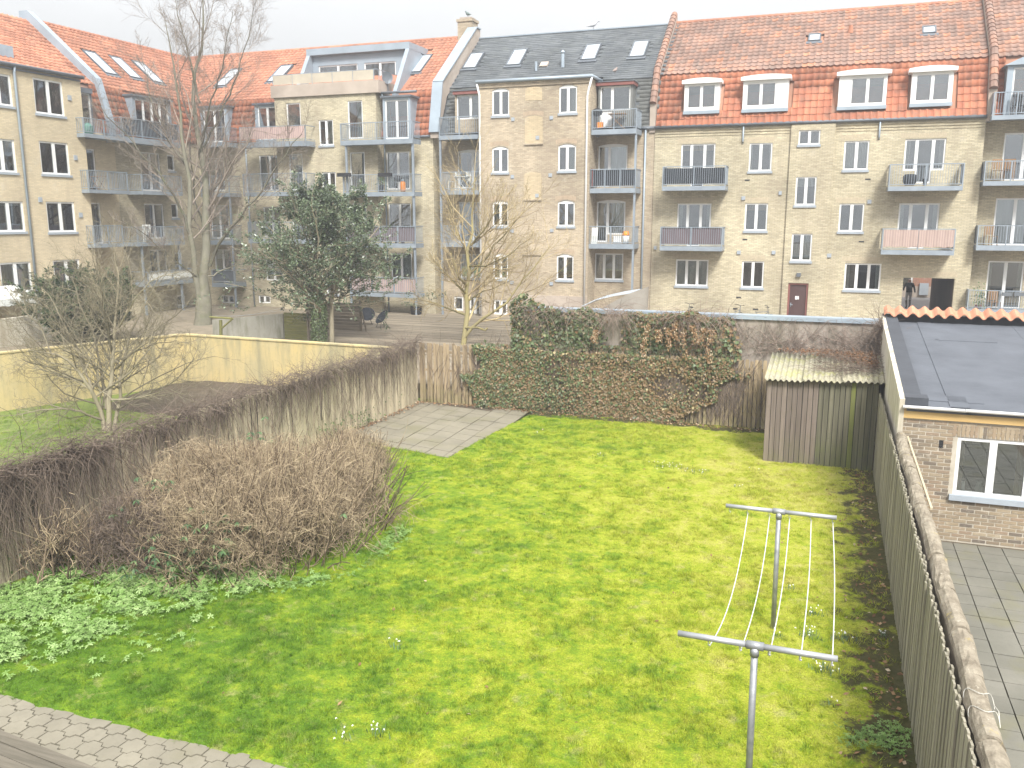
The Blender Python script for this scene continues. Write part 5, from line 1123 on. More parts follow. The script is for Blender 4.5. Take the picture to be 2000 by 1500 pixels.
# ================================================================== plants
def unit(a): return a/(np.linalg.norm(a, axis=-1, keepdims=True)+1e-9)
def grow(r, P, D, L_, R, K, wander, trop=0.0, tip=.3, side=None):
    m = len(P); pts = np.zeros((m, K, 3)); pts[:, 0] = P; d = unit(D.copy())
    for k in range(1, K):
        d = d + r.normal(0, wander, (m, 3)); d[:, 2] += trop
        if side is not None: d += side
        d = unit(d); pts[:, k] = pts[:, k-1]+d*(L_/(K-1))[:, None]
    return pts, R[:, None]*np.linspace(1, tip, K)[None]
def spawn(r, pts, rad, n, t0, t1, ang, sd, lr, rr, fall=.5, rmin=.002, flat=0.0):
    m, K, _ = pts.shape; t = t0+(t1-t0)*(np.arange(n)[None]+r.random((m, n)))/n; x = t*(K-1); i = np.minimum(x.astype(int), K-2); f = (x-i)[..., None]
    a = np.take_along_axis(pts, i[..., None].repeat(3, 2), 1); b = np.take_along_axis(pts, (i+1)[..., None].repeat(3, 2), 1)
    P = (a*(1-f)+b*f).reshape(-1, 3); T = unit(b-a).reshape(-1, 3)
    q = r.normal(0, 1, P.shape); q[:, 2] *= (1-flat); q = q-(q*T).sum(1, keepdims=True)*T; q = unit(q)
    an = R_(ang)+r.normal(0, R_(sd), len(P)); D = T*np.cos(an)[:, None]+q*np.sin(an)[:, None]
    plen = np.linalg.norm(np.diff(pts, axis=1), axis=2).sum(1); L_ = (plen[:, None]*lr*(1-fall*t)*(.6+.8*r.random((m, n)))).ravel()
    rd = (np.take_along_axis(rad, i, 1)*rr).ravel(); return P, D, L_, np.maximum(rd, rmin)
def tubes(pts, rad, n):
    m, K, _ = pts.shape; t = np.empty_like(pts); t[:, 1:-1] = pts[:, 2:]-pts[:, :-2]; t[:, 0] = pts[:, 1]-pts[:, 0]; t[:, -1] = pts[:, -1]-pts[:, -2]; t = unit(t)
    mean = unit(pts[:, -1]-pts[:, 0]); ref = np.where(np.abs(mean[:, 2:3]) < .8, np.array([[0, 0, 1.0]]), np.array([[1.0, 0.2, 0]]))[:, None, :]
    e1 = unit(np.cross(t, np.broadcast_to(ref, t.shape))); e2 = np.cross(t, e1); a = np.arange(n)*2*math.pi/n
    V = pts[:, :, None, :]+rad[:, :, None, None]*(e1[:, :, None, :]*np.cos(a)[None, None, :, None]+e2[:, :, None, :]*np.sin(a)[None, None, :, None])
    base = (np.arange(m)*K*n)[:, None, None]+(np.arange(K-1)*n)[None, :, None]; k = np.arange(n)[None, None]; k2 = (k+1) % n
    Fc = np.stack([base+k, base+n+k, base+n+k2, base+k2], -1).reshape(-1, 4); return V.reshape(-1, 3), Fc
def tube_mesh(name, sets, mat):
    Vs, Fs, T, o = [], [], [], 0; r = np.random.default_rng(5)
    for (pts, rad, n) in sets:
        V, Fc = tubes(pts, rad, n); Vs.append(V); Fs.append(Fc+o); o += len(V); T.append(np.repeat(r.random(len(pts)), (pts.shape[1]-1)*n))
    return np_mesh(name, np.concatenate(Vs), np.concatenate(Fs), mat, np.concatenate(T), True)
def poly_stem(px, D0, K, r0, r1, r):
    P = np.array([on_depth(x, y, D0+dd) for (x, y, dd) in px]); s = np.r_[0, np.cumsum(np.linalg.norm(np.diff(P, axis=0), axis=1))]; q = np.linspace(0, s[-1], K)
    Q = np.stack([np.interp(q, s, P[:, i]) for i in range(3)], 1); Q[1:-1] += r.normal(0, s[-1]*.006, (K-2, 3)); return Q, np.linspace(r0, r1, K)
def leaf_mesh(name, P, Nn, Tdir, L_, W, mat, tint, fold=.25):
    """folded two-face leaves: position, facing, pointing direction, length, width"""
    Nn = unit(Nn); Td = unit(Tdir-(Tdir*Nn).sum(1, keepdims=True)*Nn); S = np.cross(Nn, Td); L_ = L_[:, None]; W = W[:, None]
    a = P; b = P+Td*L_*.45+S*W*.5+Nn*W*fold*.5; c = P+Td*L_; d = P+Td*L_*.45-S*W*.5+Nn*W*fold*.5
    V = np.stack([a, b, c, d], 1).reshape(-1, 3); i = np.arange(len(P))*4; Fc = np.concatenate([np.stack([i, i+1, i+2], 1), np.stack([i, i+2, i+3], 1)]); return np_mesh(name, V, Fc, mat, np.concatenate([tint, tint]))
def bark(name, a, b, c=None):
    t = NT(name); p = t.pos(); col = t.mix(t.rng(t.noise(t.mapping(p, (3, 3, 1)), 1.2, 5, .65), .3, .7, 0, 1), a, b); col = t.mix(1.0, col, grey(t, t.rng(t.attr(), 0, 1, .55, 1.5)), 'MULTIPLY')
    if c: col = t.mix(t.rng(t.noise(p, 2.5, 4), .5, .7, 0, .7), col, c)
    return t.done(col, .9, t.bump(t.noise(p, 9, 4), .3, .02), 0, .15)
def leafmat(name, stops, rough=.5, spec=.4, tr=.2):
    t = NT(name); col = t.ramp(t.attr(), stops); return t.done(col, rough, None, 0, spec, tr)
M['bark_beech'] = bark('beech_bark', (.155, .145, .108), (.105, .098, .074), (.125, .13, .07)); M['twig_beech'] = bark('beech_twig', (.27, .225, .18), (.20, .165, .14))
M['bark_yellow'] = bark('lichened_bark', (.25, .215, .105), (.18, .155, .085), (.27, .225, .075)); M['twig_yellow'] = bark('lichened_twig', (.40, .325, .175), (.31, .24, .145))
M['twig_pale'] = bark('hanging_stem', (.34, .265, .22), (.22, .165, .135)); M['twig_inner'] = bark('shaded_inner_twig', (.20, .15, .10), (.085, .062, .045)); M['bark_grey'] = bark('shrub_bark', (.27, .235, .165), (.19, .165, .115)); M['twig_tan'] = bark('dry_twig', (.45, .36, .235), (.27, .205, .135)); M['twig_brown'] = bark('creeper_stem', (.225, .175, .14), (.13, .10, .08))  # twig_inner: stems coloured darker, painting in the shade inside the shrubs
M['leaf_holly'] = leafmat('holly_leaf', [(0, (.042, .066, .032)), (.6, (.09, .125, .06)), (1, (.22, .27, .15))], .3, .6, .1); M['leaf_yew'] = leafmat('yew_needles', [(0, (.025, .045, .016)), (.7, (.05, .082, .03)), (1, (.085, .13, .045))], .6, .3, .1)
M['leaf_ivy'] = leafmat('ivy_leaf', [(0, (.27, .165, .085)), (.30, (.18, .14, .06)), (.40, (.07, .085, .032)), (.75, (.10, .14, .052)), (.95, (.18, .24, .10)), (1, (.42, .34, .18))], .45, .4, .15)
M['leaf_dead'] = leafmat('dead_leaf', [(0, (.13, .07, .04)), (.5, (.22, .12, .06)), (.85, (.34, .21, .11)), (1, (.55, .45, .32))], .8, .2, .1)
M['leaf_rhodo'] = leafmat('rhododendron_leaf', [(0, (.03, .065, .024)), (.6, (.065, .13, .045)), (1, (.19, .27, .11))], .35, .5, .15); M['leaf_cover'] = leafmat('ground_cover_leaf', [(0, (.14, .25, .05)), (.5, (.25, .39, .115)), (1, (.40, .53, .22))], .6, .3, .25)
M['leaf_snow'] = leafmat('snowdrop_leaf', [(0, (.06, .12, .05)), (1, (.16, .25, .13))], .5, .4, .2); M['petal'] = plain('white_petal', (.85, .86, .84), (.8, .82, .8), 5, .6)
def tree_thing(name, label, cat, base): return thing(name, label, cat, base)
# ------------------------------------------------------------------ tall bare tree
def beech():
    r = np.random.default_rng(11); base = on_ground(396, 634, GZ); D0 = (base-EYEP)@FWD; o = tree_thing('beech_tree', 'tall bare grey-green tree towering before the corner of the courtyard', 'tree', base)
    stems = [([(396, 640, 0), (397, 585, 0), (400, 520, 0), (404, 450, 0), (400, 370, .2), (388, 270, .3), (385, 180, .2), (392, 90, 0), (396, -10, 0)], .42, .045), ([(388, 620, 0), (384, 560, -.2), (377, 480, -.4), (372, 400, -.5), (362, 310, -.6), (352, 220, -.8), (338, 130, -.9), (322, 40, -1)], .27, .03),
        ([(410, 520, -.1), (432, 465, -.8), (470, 425, -1.5), (510, 372, -2.0), (552, 310, -2.4), (590, 262, -2.6)], .17, .03), ([(375, 470, -.5), (350, 400, -1), (312, 340, -1.6), (268, 288, -2), (222, 240, -2.2), (195, 205, -2.4)], .14, .025), ([(392, 300, .3), (430, 230, .8), (462, 150, 1), (485, 70, 1.2), (500, 0, 1.2)], .12, .02),
        ([(398, 380, .2), (440, 350, 1.5), (475, 300, 2.2), (500, 230, 2.5)], .11, .02), ([(366, 330, -.5), (330, 270, .6), (296, 200, 1.2), (275, 110, 1.5)], .12, .02), ([(402, 460, 0), (380, 400, 1.5), (372, 300, 2.5), (368, 180, 3)], .12, .02), ([(384, 540, -.3), (330, 500, -1.5), (280, 455, -2.5), (235, 430, -3)], .09, .02), ([(404, 540, 0), (455, 520, .8), (510, 505, 1.2), (545, 480, 1.3)], .08, .015), ([(390, 200, .2), (372, 120, -.5), (350, 40, -.8), (340, -20, -.8)], .10, .02), ([(388, 300, .2), (412, 200, -1), (440, 110, -1.8), (455, 20, -2)], .10, .02)]
    K = 14; S = [poly_stem(px, D0, K, a*(.66 if i < 2 else .52), b*.55, r) for i, (px, a, b) in enumerate(stems)]; sp_ = np.stack([s[0] for s in S]); sr = np.stack([s[1] for s in S])
    sr[0, 0] *= 1.75; sr[0, 1] *= 1.3
    link('trunk', tube_mesh('trunk', [(sp_, sr, 10)], M['bark_beech']), o)
    P, D, L_, R = spawn(r, sp_, sr, 17, .22, .99, 40, 12, .30, .36, .45, .010); p1, r1 = grow(r, P, D, L_, R, 7, .12, .10, .3)
    P, D, L_, R = spawn(r, p1, r1, 8, .15, 1, 36, 14, .5, .45, .5, .0055); p2, r2 = grow(r, P, D, L_, R, 5, .11, .10, .4)
    P, D, L_, R = spawn(r, p2, r2, 6, .15, 1, 38, 15, .6, .6, .4, .0045); p3, r3 = grow(r, P, D, L_, R, 4, .14, .06, .5)
    P, D, L_, R = spawn(r, p3, r3, 2, .2, 1, 38, 15, .65, .8, .3, .0034); p4, r4 = grow(r, P, D, L_, R, 3, .14, .05, .6)
    link('crown', tube_mesh('crown', [(p1, r1, 5), (p2, r2, 4), (p3, r3, 3), (p4, r4, 3)], M['twig_beech']), o)
beech()
# ------------------------------------------------------------------ small lichened tree on the deck
def yellow_tree():
    r = np.random.default_rng(21); base = on_ground(905, 676, GZ); D0 = (base-EYEP)@FWD; o = tree_thing('bare_tree', 'slender bare tree with yellow lichened trunk standing on the rear deck', 'tree', base)
    stems = [([(904, 682, 0), (906, 650, 0), (910, 605, 0), (914, 550, 0), (916, 500, 0), (921, 440, .1), (925, 390, .1), (927, 345, .1)], .125, .02), ([(907, 660, 0), (930, 630, -.3), (962, 608, -.5), (990, 590, -.6), (1015, 555, -.7), (1045, 520, -.8), (1075, 480, -.8)], .075, .012), ([(910, 615, 0), (885, 606, .5), (862, 596, .8), (832, 588, 1.0), (812, 582, 1.1)], .06, .01), ([(912, 575, 0), (890, 555, -.6), (868, 532, -1), (845, 505, -1.2)], .055, .01), ([(914, 540, 0), (948, 505, .6), (975, 470, .9), (1010, 430, 1), (1040, 395, 1.1)], .06, .01), ([(917, 500, 0), (900, 470, .6), (886, 430, 1), (872, 385, 1.2)], .05, .01), ([(918, 480, 0), (945, 450, -.7), (968, 410, -1), (985, 370, -1.2)], .05, .01), ([(915, 520, 0), (950, 520, -.9), (990, 500, -1.4), (1030, 470, -1.6)], .045, .01), ([(911, 590, 0), (940, 570, .8), (970, 560, 1.2), (1005, 545, 1.4)], .045, .01), ([(913, 560, 0), (895, 540, -1), (880, 490, -1.5)], .045, .01), ([(908, 640, 0), (935, 640, -.4), (948, 646, -.6), (952, 640, -.6)], .05, .04)]
    K = 10; S = [poly_stem(px, D0, K, a, b, r) for (px, a, b) in stems]; sp_ = np.stack([s[0] for s in S]); sr = np.stack([s[1] for s in S]); link('trunk', tube_mesh('trunk', [(sp_, sr, 8)], M['bark_yellow']), o)
    P, D, L_, R = spawn(r, sp_[:-1], sr[:-1], 14, .12, .99, 44, 12, .56, .45, .5, .010); p1, r1 = grow(r, P, D, L_, R, 6, .10, .10, .35); P, D, L_, R = spawn(r, p1, r1, 7, .15, 1, 36, 14, .5, .6, .5, .0065); p2, r2 = grow(r, P, D, L_, R, 4, .11, .10, .5); P, D, L_, R = spawn(r, p2, r2, 4, .2, 1, 36, 14, .6, .75, .4, .0045); p3, r3 = grow(r, P, D, L_, R, 3, .11, .1, .6)
    link('crown', tube_mesh('crown', [(p1, r1, 5), (p2, r2, 3), (p3, r3, 3)], M['twig_yellow']), o)
yellow_tree()
# ------------------------------------------------------------------ many-stemmed bare tree in the next garden
def garden_tree():
    r = np.random.default_rng(33); base = on_ground(208, 842, 0); D0 = (base-EYEP)@FWD; o = tree_thing('bare_tree', 'wide many-stemmed bare tree in the neighbouring garden before the yellow wall', 'tree', base)
    stems = [([(212, 850, 0), (214, 800, 0), (218, 740, 0), (222, 690, 0), (226, 620, .1), (232, 560, .2), (226, 500, .2)], .11, .015), ([(205, 850, 0), (195, 800, 0), (178, 762, -.3), (150, 720, -.6), (120, 695, -.8), (85, 688, -1), (55, 684, -1.1)], .10, .02), ([(222, 840, 0), (235, 770, .2), (240, 700, .3), (260, 640, .5), (285, 590, .7), (310, 540, .8)], .08, .012), ([(208, 800, 0), (200, 730, .3), (185, 660, .6), (160, 600, .8), (140, 540, .9)], .07, .012), ([(226, 720, 0), (256, 690, -.5), (300, 672, -.8), (345, 665, -1)], .045, .008), ([(215, 770, 0), (165, 745, .8), (100, 730, 1.3), (40, 700, 1.5)], .05, .01), ([(200, 820, 0), (150, 800, -.7), (90, 800, -1.1), (20, 812, -1.4)], .05, .01), ([(228, 800, 0), (280, 770, .6), (340, 745, 1), (380, 700, 1.1)], .045, .01), ([(220, 690, 0), (205, 620, -.6), (195, 550, -1), (180, 500, -1.1)], .05, .01), ([(232, 640, .1), (265, 580, -.5), (300, 545, -.9), (350, 530, -1)], .04, .008), ([(180, 760, -.3), (140, 660, .2), (110, 600, .3), (80, 560, .4)], .05, .01), ([(100, 692, -.9), (80, 640, -.7), (40, 600, -.6), (10, 560, -.5)], .04, .008), ([(222, 760, 0), (262, 730, 1), (310, 700, 1.6), (330, 640, 1.8)], .04, .008)]
    K = 11; S = [poly_stem(px, D0, K, a*.72, b*.8, r) for (px, a, b) in stems]; sp_ = np.stack([s[0] for s in S]); sr = np.stack([s[1] for s in S]); link('trunk', tube_mesh('trunk', [(sp_, sr, 8)], M['bark_grey']), o)
    P, D, L_, R = spawn(r, sp_, sr, 17, .15, .99, 50, 16, .56, .45, .5, .007); p1, r1 = grow(r, P, D, L_, R, 8, .13, .05, .3); P, D, L_, R = spawn(r, p1, r1, 8, .12, 1, 45, 16, .5, .55, .45, .0042); p2, r2 = grow(r, P, D, L_, R, 5, .17, .03, .45); P, D, L_, R = spawn(r, p2, r2, 5, .15, 1, 42, 16, .6, .65, .4, .003); p3, r3 = grow(r, P, D, L_, R, 4, .17, .02, .5)
    link('crown', tube_mesh('crown', [(p1, r1, 5), (p2, r2, 3), (p3, r3, 3)], M['bark_grey']), o)
garden_tree()
# ------------------------------------------------------------------ holly
def holly():
    r = np.random.default_rng(41); base = on_ground(626, 674, GZ); D0 = (base-EYEP)@FWD; o = tree_thing('holly_tree', 'dense dark green holly tree with ivy-clad trunk at the rear deck', 'tree', base)
    stems = [([(624, 680, 0), (625, 640, 0), (622, 590, 0), (615, 530, 0), (612, 470, 0), (618, 425, 0), (628, 378, 0)], .22, .03), ([(648, 678, .3), (645, 620, .3), (650, 560, .3), (665, 500, .4), (672, 440, .5), (668, 390, .5)], .12, .02)]
    K = 10; S = [poly_stem(px, D0, K, a, b, r) for (px, a, b) in stems]; sp_ = np.stack([s[0] for s in S]); sr = np.stack([s[1] for s in S]); link('trunk', tube_mesh('trunk', [(sp_, sr, 9)], M['bark_grey']), o)
    P, D, L_, R = spawn(r, sp_, sr, 60, .2, 1.0, 70, 13, .70, .3, .82, .012); D[:, 2] += .10; p1, r1 = grow(r, P, D, L_, R, 7, .12, .03, .3); P, D, L_, R = spawn(r, p1, r1, 9, .2, 1, 42, 14, .42, .5, .4, .006); p2, r2 = grow(r, P, D, L_, R, 5, .14, .03, .4)
    link('branches', tube_mesh('branches', [(p1, r1, 5), (p2, r2, 3)], M['bark_grey']), o)
    n = 34; t = r.random((len(p2), n))**.7; x = t*4; i = np.minimum(x.astype(int), 3); f = (x-i)[..., None]; a = np.take_along_axis(p2, i[..., None].repeat(3, 2), 1); b = np.take_along_axis(p2, (i+1)[..., None].repeat(3, 2), 1); P = (a*(1-f)+b*f).reshape(-1, 3); keep = r.random(len(p2)).repeat(n) > .06
    T = unit(b-a).reshape(-1, 3)+r.normal(0, .7, P.shape); P = P+r.normal(0, .05, P.shape); N = r.normal(0, .6, P.shape)+np.array([0, -.25, .75]); keep &= r.random(len(P)) < 1.0
    m = keep.sum(); link('crown', leaf_mesh('crown', P[keep], N[keep], T[keep], .095+.05*r.random(m), .055+.025*r.random(m), M['leaf_holly'], np.clip(r.normal(.45, .28, m), 0, 1)), o)
    n = 2600; s = r.random(n); q = np.stack([np.interp(s*.42, np.linspace(0, 1, K), sp_[0, :, k]) for k in range(3)], 1); an = r.random(n)*6.28; rr = .24+.12*r.random(n); q += np.stack([np.cos(an)*rr, np.sin(an)*rr, np.zeros(n)], 1); link('ivy_leaves', leaf_mesh('ivy_leaves', q, np.stack([np.cos(an), np.sin(an), .4+0*an], 1)+r.normal(0, .3, (n, 3)), r.normal(0, .5, (n, 3))+np.array([0, 0, -.8]), .08+.03*r.random(n), .07+.02*r.random(n), M['leaf_ivy'], .4+.5*r.random(n)), o)
holly()
# ------------------------------------------------------------------ evergreen shrub behind the yellow wall
def evergreen():
    r = np.random.default_rng(51); base = np.array([-31.0, 29.3, .3]); o = tree_thing('evergreen_shrub', 'dark evergreen shrub behind the bare tree below the pale brick block', 'shrub', base); st = []
    n = 60; an = r.random(n)*6.28; D = np.stack([np.cos(an)*.75, np.sin(an)*.75, .5+.8*r.random(n)], 1); P = base+np.stack([np.cos(an)*.2, np.sin(an)*.2, .1+.8*r.random(n)], 1); p1, r1 = grow(r, P, D, 1.8+1.5*r.random(n), np.full(n, .05), 7, .10, .03, .2); P, D, L_, R = spawn(r, p1, r1, 12, .15, 1, 45, 12, .38, .4, .5, .006); p2, r2 = grow(r, P, D, L_, R, 4, .12, .0, .4)
    link('branches', tube_mesh('branches', [(p1, r1, 4), (p2, r2, 3)], M['bark_grey']), o); k = 44; t = r.random((len(p2), k)); x = t*3; i = np.minimum(x.astype(int), 2); f = (x-i)[..., None]; a = np.take_along_axis(p2, i[..., None].repeat(3, 2), 1); b = np.take_along_axis(p2, (i+1)[..., None].repeat(3, 2), 1); P = (a*(1-f)+b*f).reshape(-1, 3)
    T = unit(b-a).reshape(-1, 3)+r.normal(0, .45, P.shape); m = len(P); link('foliage', leaf_mesh('foliage', P+r.normal(0, .03, P.shape), r.normal(0, .5, P.shape)+np.array([0, 0, .8]), T, .15+.1*r.random(m), .045+.025*r.random(m), M['leaf_yew'], r.random(m)), o)
evergreen()
# ------------------------------------------------------------------ ivy over the rear fence and wall
def ivy():
    r = np.random.default_rng(61); o = thing('ivy', 'thick ivy covering the rear fence and the tall wall', 'ivy', (-6.5, 25.0, 0)); n = 170000
    X = r.uniform(-11.2, -.9, n); Z = r.uniform(.0, 3.75, n); nz = fnoise(X, Z, 1.3); nz2 = fnoise(X+9, Z+3, .55)
    def soft(a, b, x): return np.clip((x-a)/(b-a), 0, 1)
    left = -10.55+.55*(nz-.5)*2-.35*np.exp(-((Z-1.0)/.35)**2)+.5*soft(.9, .2, Z)*0
    low = (X > left+np.where((Z > 1.1) & (Z < 1.6), .35, 0)) & (Z < 2.05)
    cutr = -2.65+1.3*(fnoise(X+3, Z, 2.7)-.5)+np.where(Z < .95, -(.95-Z)*1.7, 0)+np.where(Z > 1.5, .25, 0); low &= X < cutr
    upx = (X > WX0-.12) & (Z >= 2.0) & (X < -2.35+.5*(nz-.5)); topz = 3.10+.34*np.exp(-((X+8.75)/.5)**2)*1.6+.16*np.exp(-((X+6.9)/.5)**2)+.2*np.exp(-((X+4.4)/1.0)**2)+.42*(nz-.5)+.25*(vnoise(X, Z*0, 2.3)-.5); up = upx & (Z < topz)
    thin = .22*(Z > 2.2)+np.exp(-((X+6.0)/.6)**2)*(Z > 2.2)*.85+np.exp(-((X+7.5)/.28)**2)*(Z > 2.6)*.5+soft(-3.4, -2.4, X)*soft(2.0, 2.6, Z)*.8
    keep = (low | up) & (r.random(n) > thin) & (r.random(n) < np.clip(.15+1.5*(nz2-.3)+.5*(nz-.4), .05, 1))
    X, Z, nz, nz2 = X[keep], Z[keep], nz[keep], nz2[keep]; m = len(X); upper = Z > 2.0+.25*(nz-.5)
    bulge = np.where(upper, .06+.30*np.clip(nz-.25, 0, 1)+.35*np.exp(-((X+8.75)/.45)**2)+.22*np.exp(-((X+4.4)/.9)**2)*soft(2.3, 3.0, Z), .05+.10*nz); Y = np.where(upper, 25.40, 25.06)-bulge*r.random(m)**.45
    P = np.stack([X, Y, Z], 1); N = np.stack([r.normal(0, .4, m), -np.ones(m)*.8, .35+r.normal(0, .4, m)], 1); T = np.stack([r.normal(0, .6, m), np.full(m, -.25), -np.ones(m)+r.normal(0, .4, m)], 1)
    brown = np.clip(.26+.68*np.exp(-((X+5.0)/3.1)**2)*soft(2.25, 1.7, Z)+.30*soft(.45, .7, nz2)+.25*np.exp(-((X+3.9)/.9)**2)*soft(2.0, 2.4, Z), 0, .88); dead = r.random(m) < brown
    tint = np.where(dead, r.uniform(0, .32, m), np.clip(r.normal(.62, .17, m), .38, .97)); tint = np.where(r.random(m) < .02, 1.0, tint); s = np.where(dead, .044, .056)*(1+.45*upper)*(.5+1.0*r.random(m)**1.5)*(.8+.6*nz)
    link('leaves', leaf_mesh('leaves', P, N, T, s*1.25, s, M['leaf_ivy'], tint), o)
    # brown stems: hanging curtains and runners on the boards
    ns = 480; x0 = r.choice([-8.6, -7.6, -6.0, -4.0, -3.0], ns, p=[.16, .14, .36, .22, .12])+r.normal(0, .35, ns); P = np.stack([x0, 25.25-.25*r.random(ns), np.full(ns, 3.2)+r.normal(0, .12, ns)], 1); P[:, 0] = np.clip(P[:, 0], WX0-.1, -2.2); D = np.stack([r.normal(0, .5, ns), -.6*r.random(ns), .5-r.random(ns)], 1); p1, r1 = grow(r, P, D, .4+.8*r.random(ns), np.full(ns, .007), 7, .14, -.22, .4)
    nb = 1700; q = np.stack([np.where(r.random(nb) < .8, r.uniform(-10.4, -2.2, nb), r.uniform(-12.3, -1.5, nb)), np.full(nb, 25.07), r.uniform(0.05, 1.2, nb)], 1); D = np.stack([r.normal(0, .35, nb), np.zeros(nb), np.ones(nb)], 1); p2, r2 = grow(r, q, D, .5+1.0*r.random(nb), np.full(nb, .007), 7, .13, .05, .5); p2[:, :, 1] = 25.09-.03*r.random((nb, 7))
    nw = 300; q = np.stack([r.uniform(-3.2, 1.35, nw), np.full(nw, 25.38), r.uniform(2.0, 2.6, nw)], 1); D = np.stack([r.normal(0, .8, nw)-.2, np.zeros(nw), .3+r.random(nw)], 1); p3, r3 = grow(r, q, D, .5+.9*r.random(nw), np.full(nw, .0055), 8, .22, -.02, .5); p3[:, :, 1] = 25.40-.09*r.random((nw, 8)); p3[:, :, 2] = np.minimum(p3[:, :, 2], 3.2)
    link('stems', tube_mesh('stems', [(p2, r2, 3)], M['twig_brown']), o); link('hanging_stems', tube_mesh('hanging_stems', [(p1, r1*.8, 3), (p3, r3*1.1, 3)], M['twig_pale']), o)
    # dry pale flower tassels hanging from the top
    k = 900; cc_ = r.integers(0, 9, k); xs = np.array([-4.95, -4.62, -4.3, -4.05, -3.8, -3.3, -3.1, -6.5, -3.55])[cc_]; zt_ = np.array([2.95, 2.8, 2.9, 3.0, 2.75, 2.9, 2.85, 2.7, 2.95])[cc_]; zs = zt_-np.array([1.1, .35, .7, .5, .8, .4, .95, .4, .5])[cc_]*r.random(k)**1.2; xs = xs+.06*np.sin(zs*5+cc_)+r.normal(0, .045, k); pp = np.stack([xs, 24.92-.1*r.random(k), zs], 1); link('dry_tassels', leaf_mesh('dry_tassels', pp, r.normal(0, .5, (k, 3))+np.array([0, -1, .3]), r.normal(0, .4, (k, 3))+np.array([0, 0, -1]), .05+.03*r.random(k), .03+.015*r.random(k), M['leaf_dead'], .55+.45*r.random(k)), o)
ivy()
# ------------------------------------------------------------------ dead creeper on the left fence
def creeper():
    r = np.random.default_rng(71); o = thing('creeper', 'leafless brown creeper matted over the left picket fence', 'creeper', (FX_L, 15, 2)); n = 3600; Y = np.where(r.random(3600) < .2, r.uniform(7.3, 12, 3600), r.uniform(7.3, 25.0, 3600)); dens = fnoise(Y, Y*0, 1.7); th = np.clip(.30+2.2*(dens-.42)+.5*np.clip((13.0-Y)/2.5, 0, 1), .04, 1.4); keep = r.random(n) < th+.1; Y = Y[keep]; n = len(Y)
    P = np.stack([FX_L+.02+.10*r.random(n), Y, 1.80+.24*r.random(n)], 1); D = np.stack([.25*r.random(n), r.normal(0, .45, n), .25-.9*r.random(n)], 1); near = np.clip((15-Y)/6, 0, 1); L_ = (.35+1.0*r.random(n)**1.8)*(1+.8*near); p1, r1 = grow(r, P, D, L_, .0042+.003*r.random(n), 7, .14, -.26, .5); p1[:, :, 0] = np.maximum(p1[:, :, 0], FX_L+.018); p1[:, :, 0] = np.minimum(p1[:, :, 0], FX_L+.28)
    n2 = 2300; Y = r.uniform(7.3, 25.1, n2); P = np.stack([FX_L+r.normal(0, .13, n2), Y, 1.92+.16*r.random(n2)], 1); D = np.stack([r.normal(0, .7, n2), r.normal(0, 1.0, n2), .25+.4*r.random(n2)], 1); p2, r2 = grow(r, P, D, .25+.5*r.random(n2), np.full(n2, .0042), 6, .25, -.14, .5)
    n3 = 500; Y = r.uniform(7.3, 25.0, n3); P = np.stack([np.full(n3, FX_L+.03), Y, r.uniform(.05, 1.1, n3)], 1); D = np.stack([.1*r.random(n3), r.normal(0, .4, n3), np.ones(n3)], 1); p3, r3 = grow(r, P, D, .3+.8*r.random(n3), np.full(n3, .0042), 6, .16, .02, .5); p3[:, :, 0] = FX_L+.02+.07*r.random((n3, 6))
    link('stems', tube_mesh('stems', [(p1, r1, 3), (p2, r2, 3), (p3, r3, 3)], M['twig_brown']), o)
    k = 260; P = np.stack([FX_L+.05+.1*r.random(k), np.where(r.random(k) < .6, r.uniform(19, 22, k), r.uniform(8, 25, k)), .15+.5*r.random(k)**2], 1); link('green_leaves', leaf_mesh('green_leaves', P, r.normal(0, .4, (k, 3))+np.array([1, 0, .4]), r.normal(0, .5, (k, 3))+np.array([0, 0, -.6]), .06+.03*r.random(k), .05+.02*r.random(k), M['leaf_ivy'], .5+.45*r.random(k)), o)
creeper()
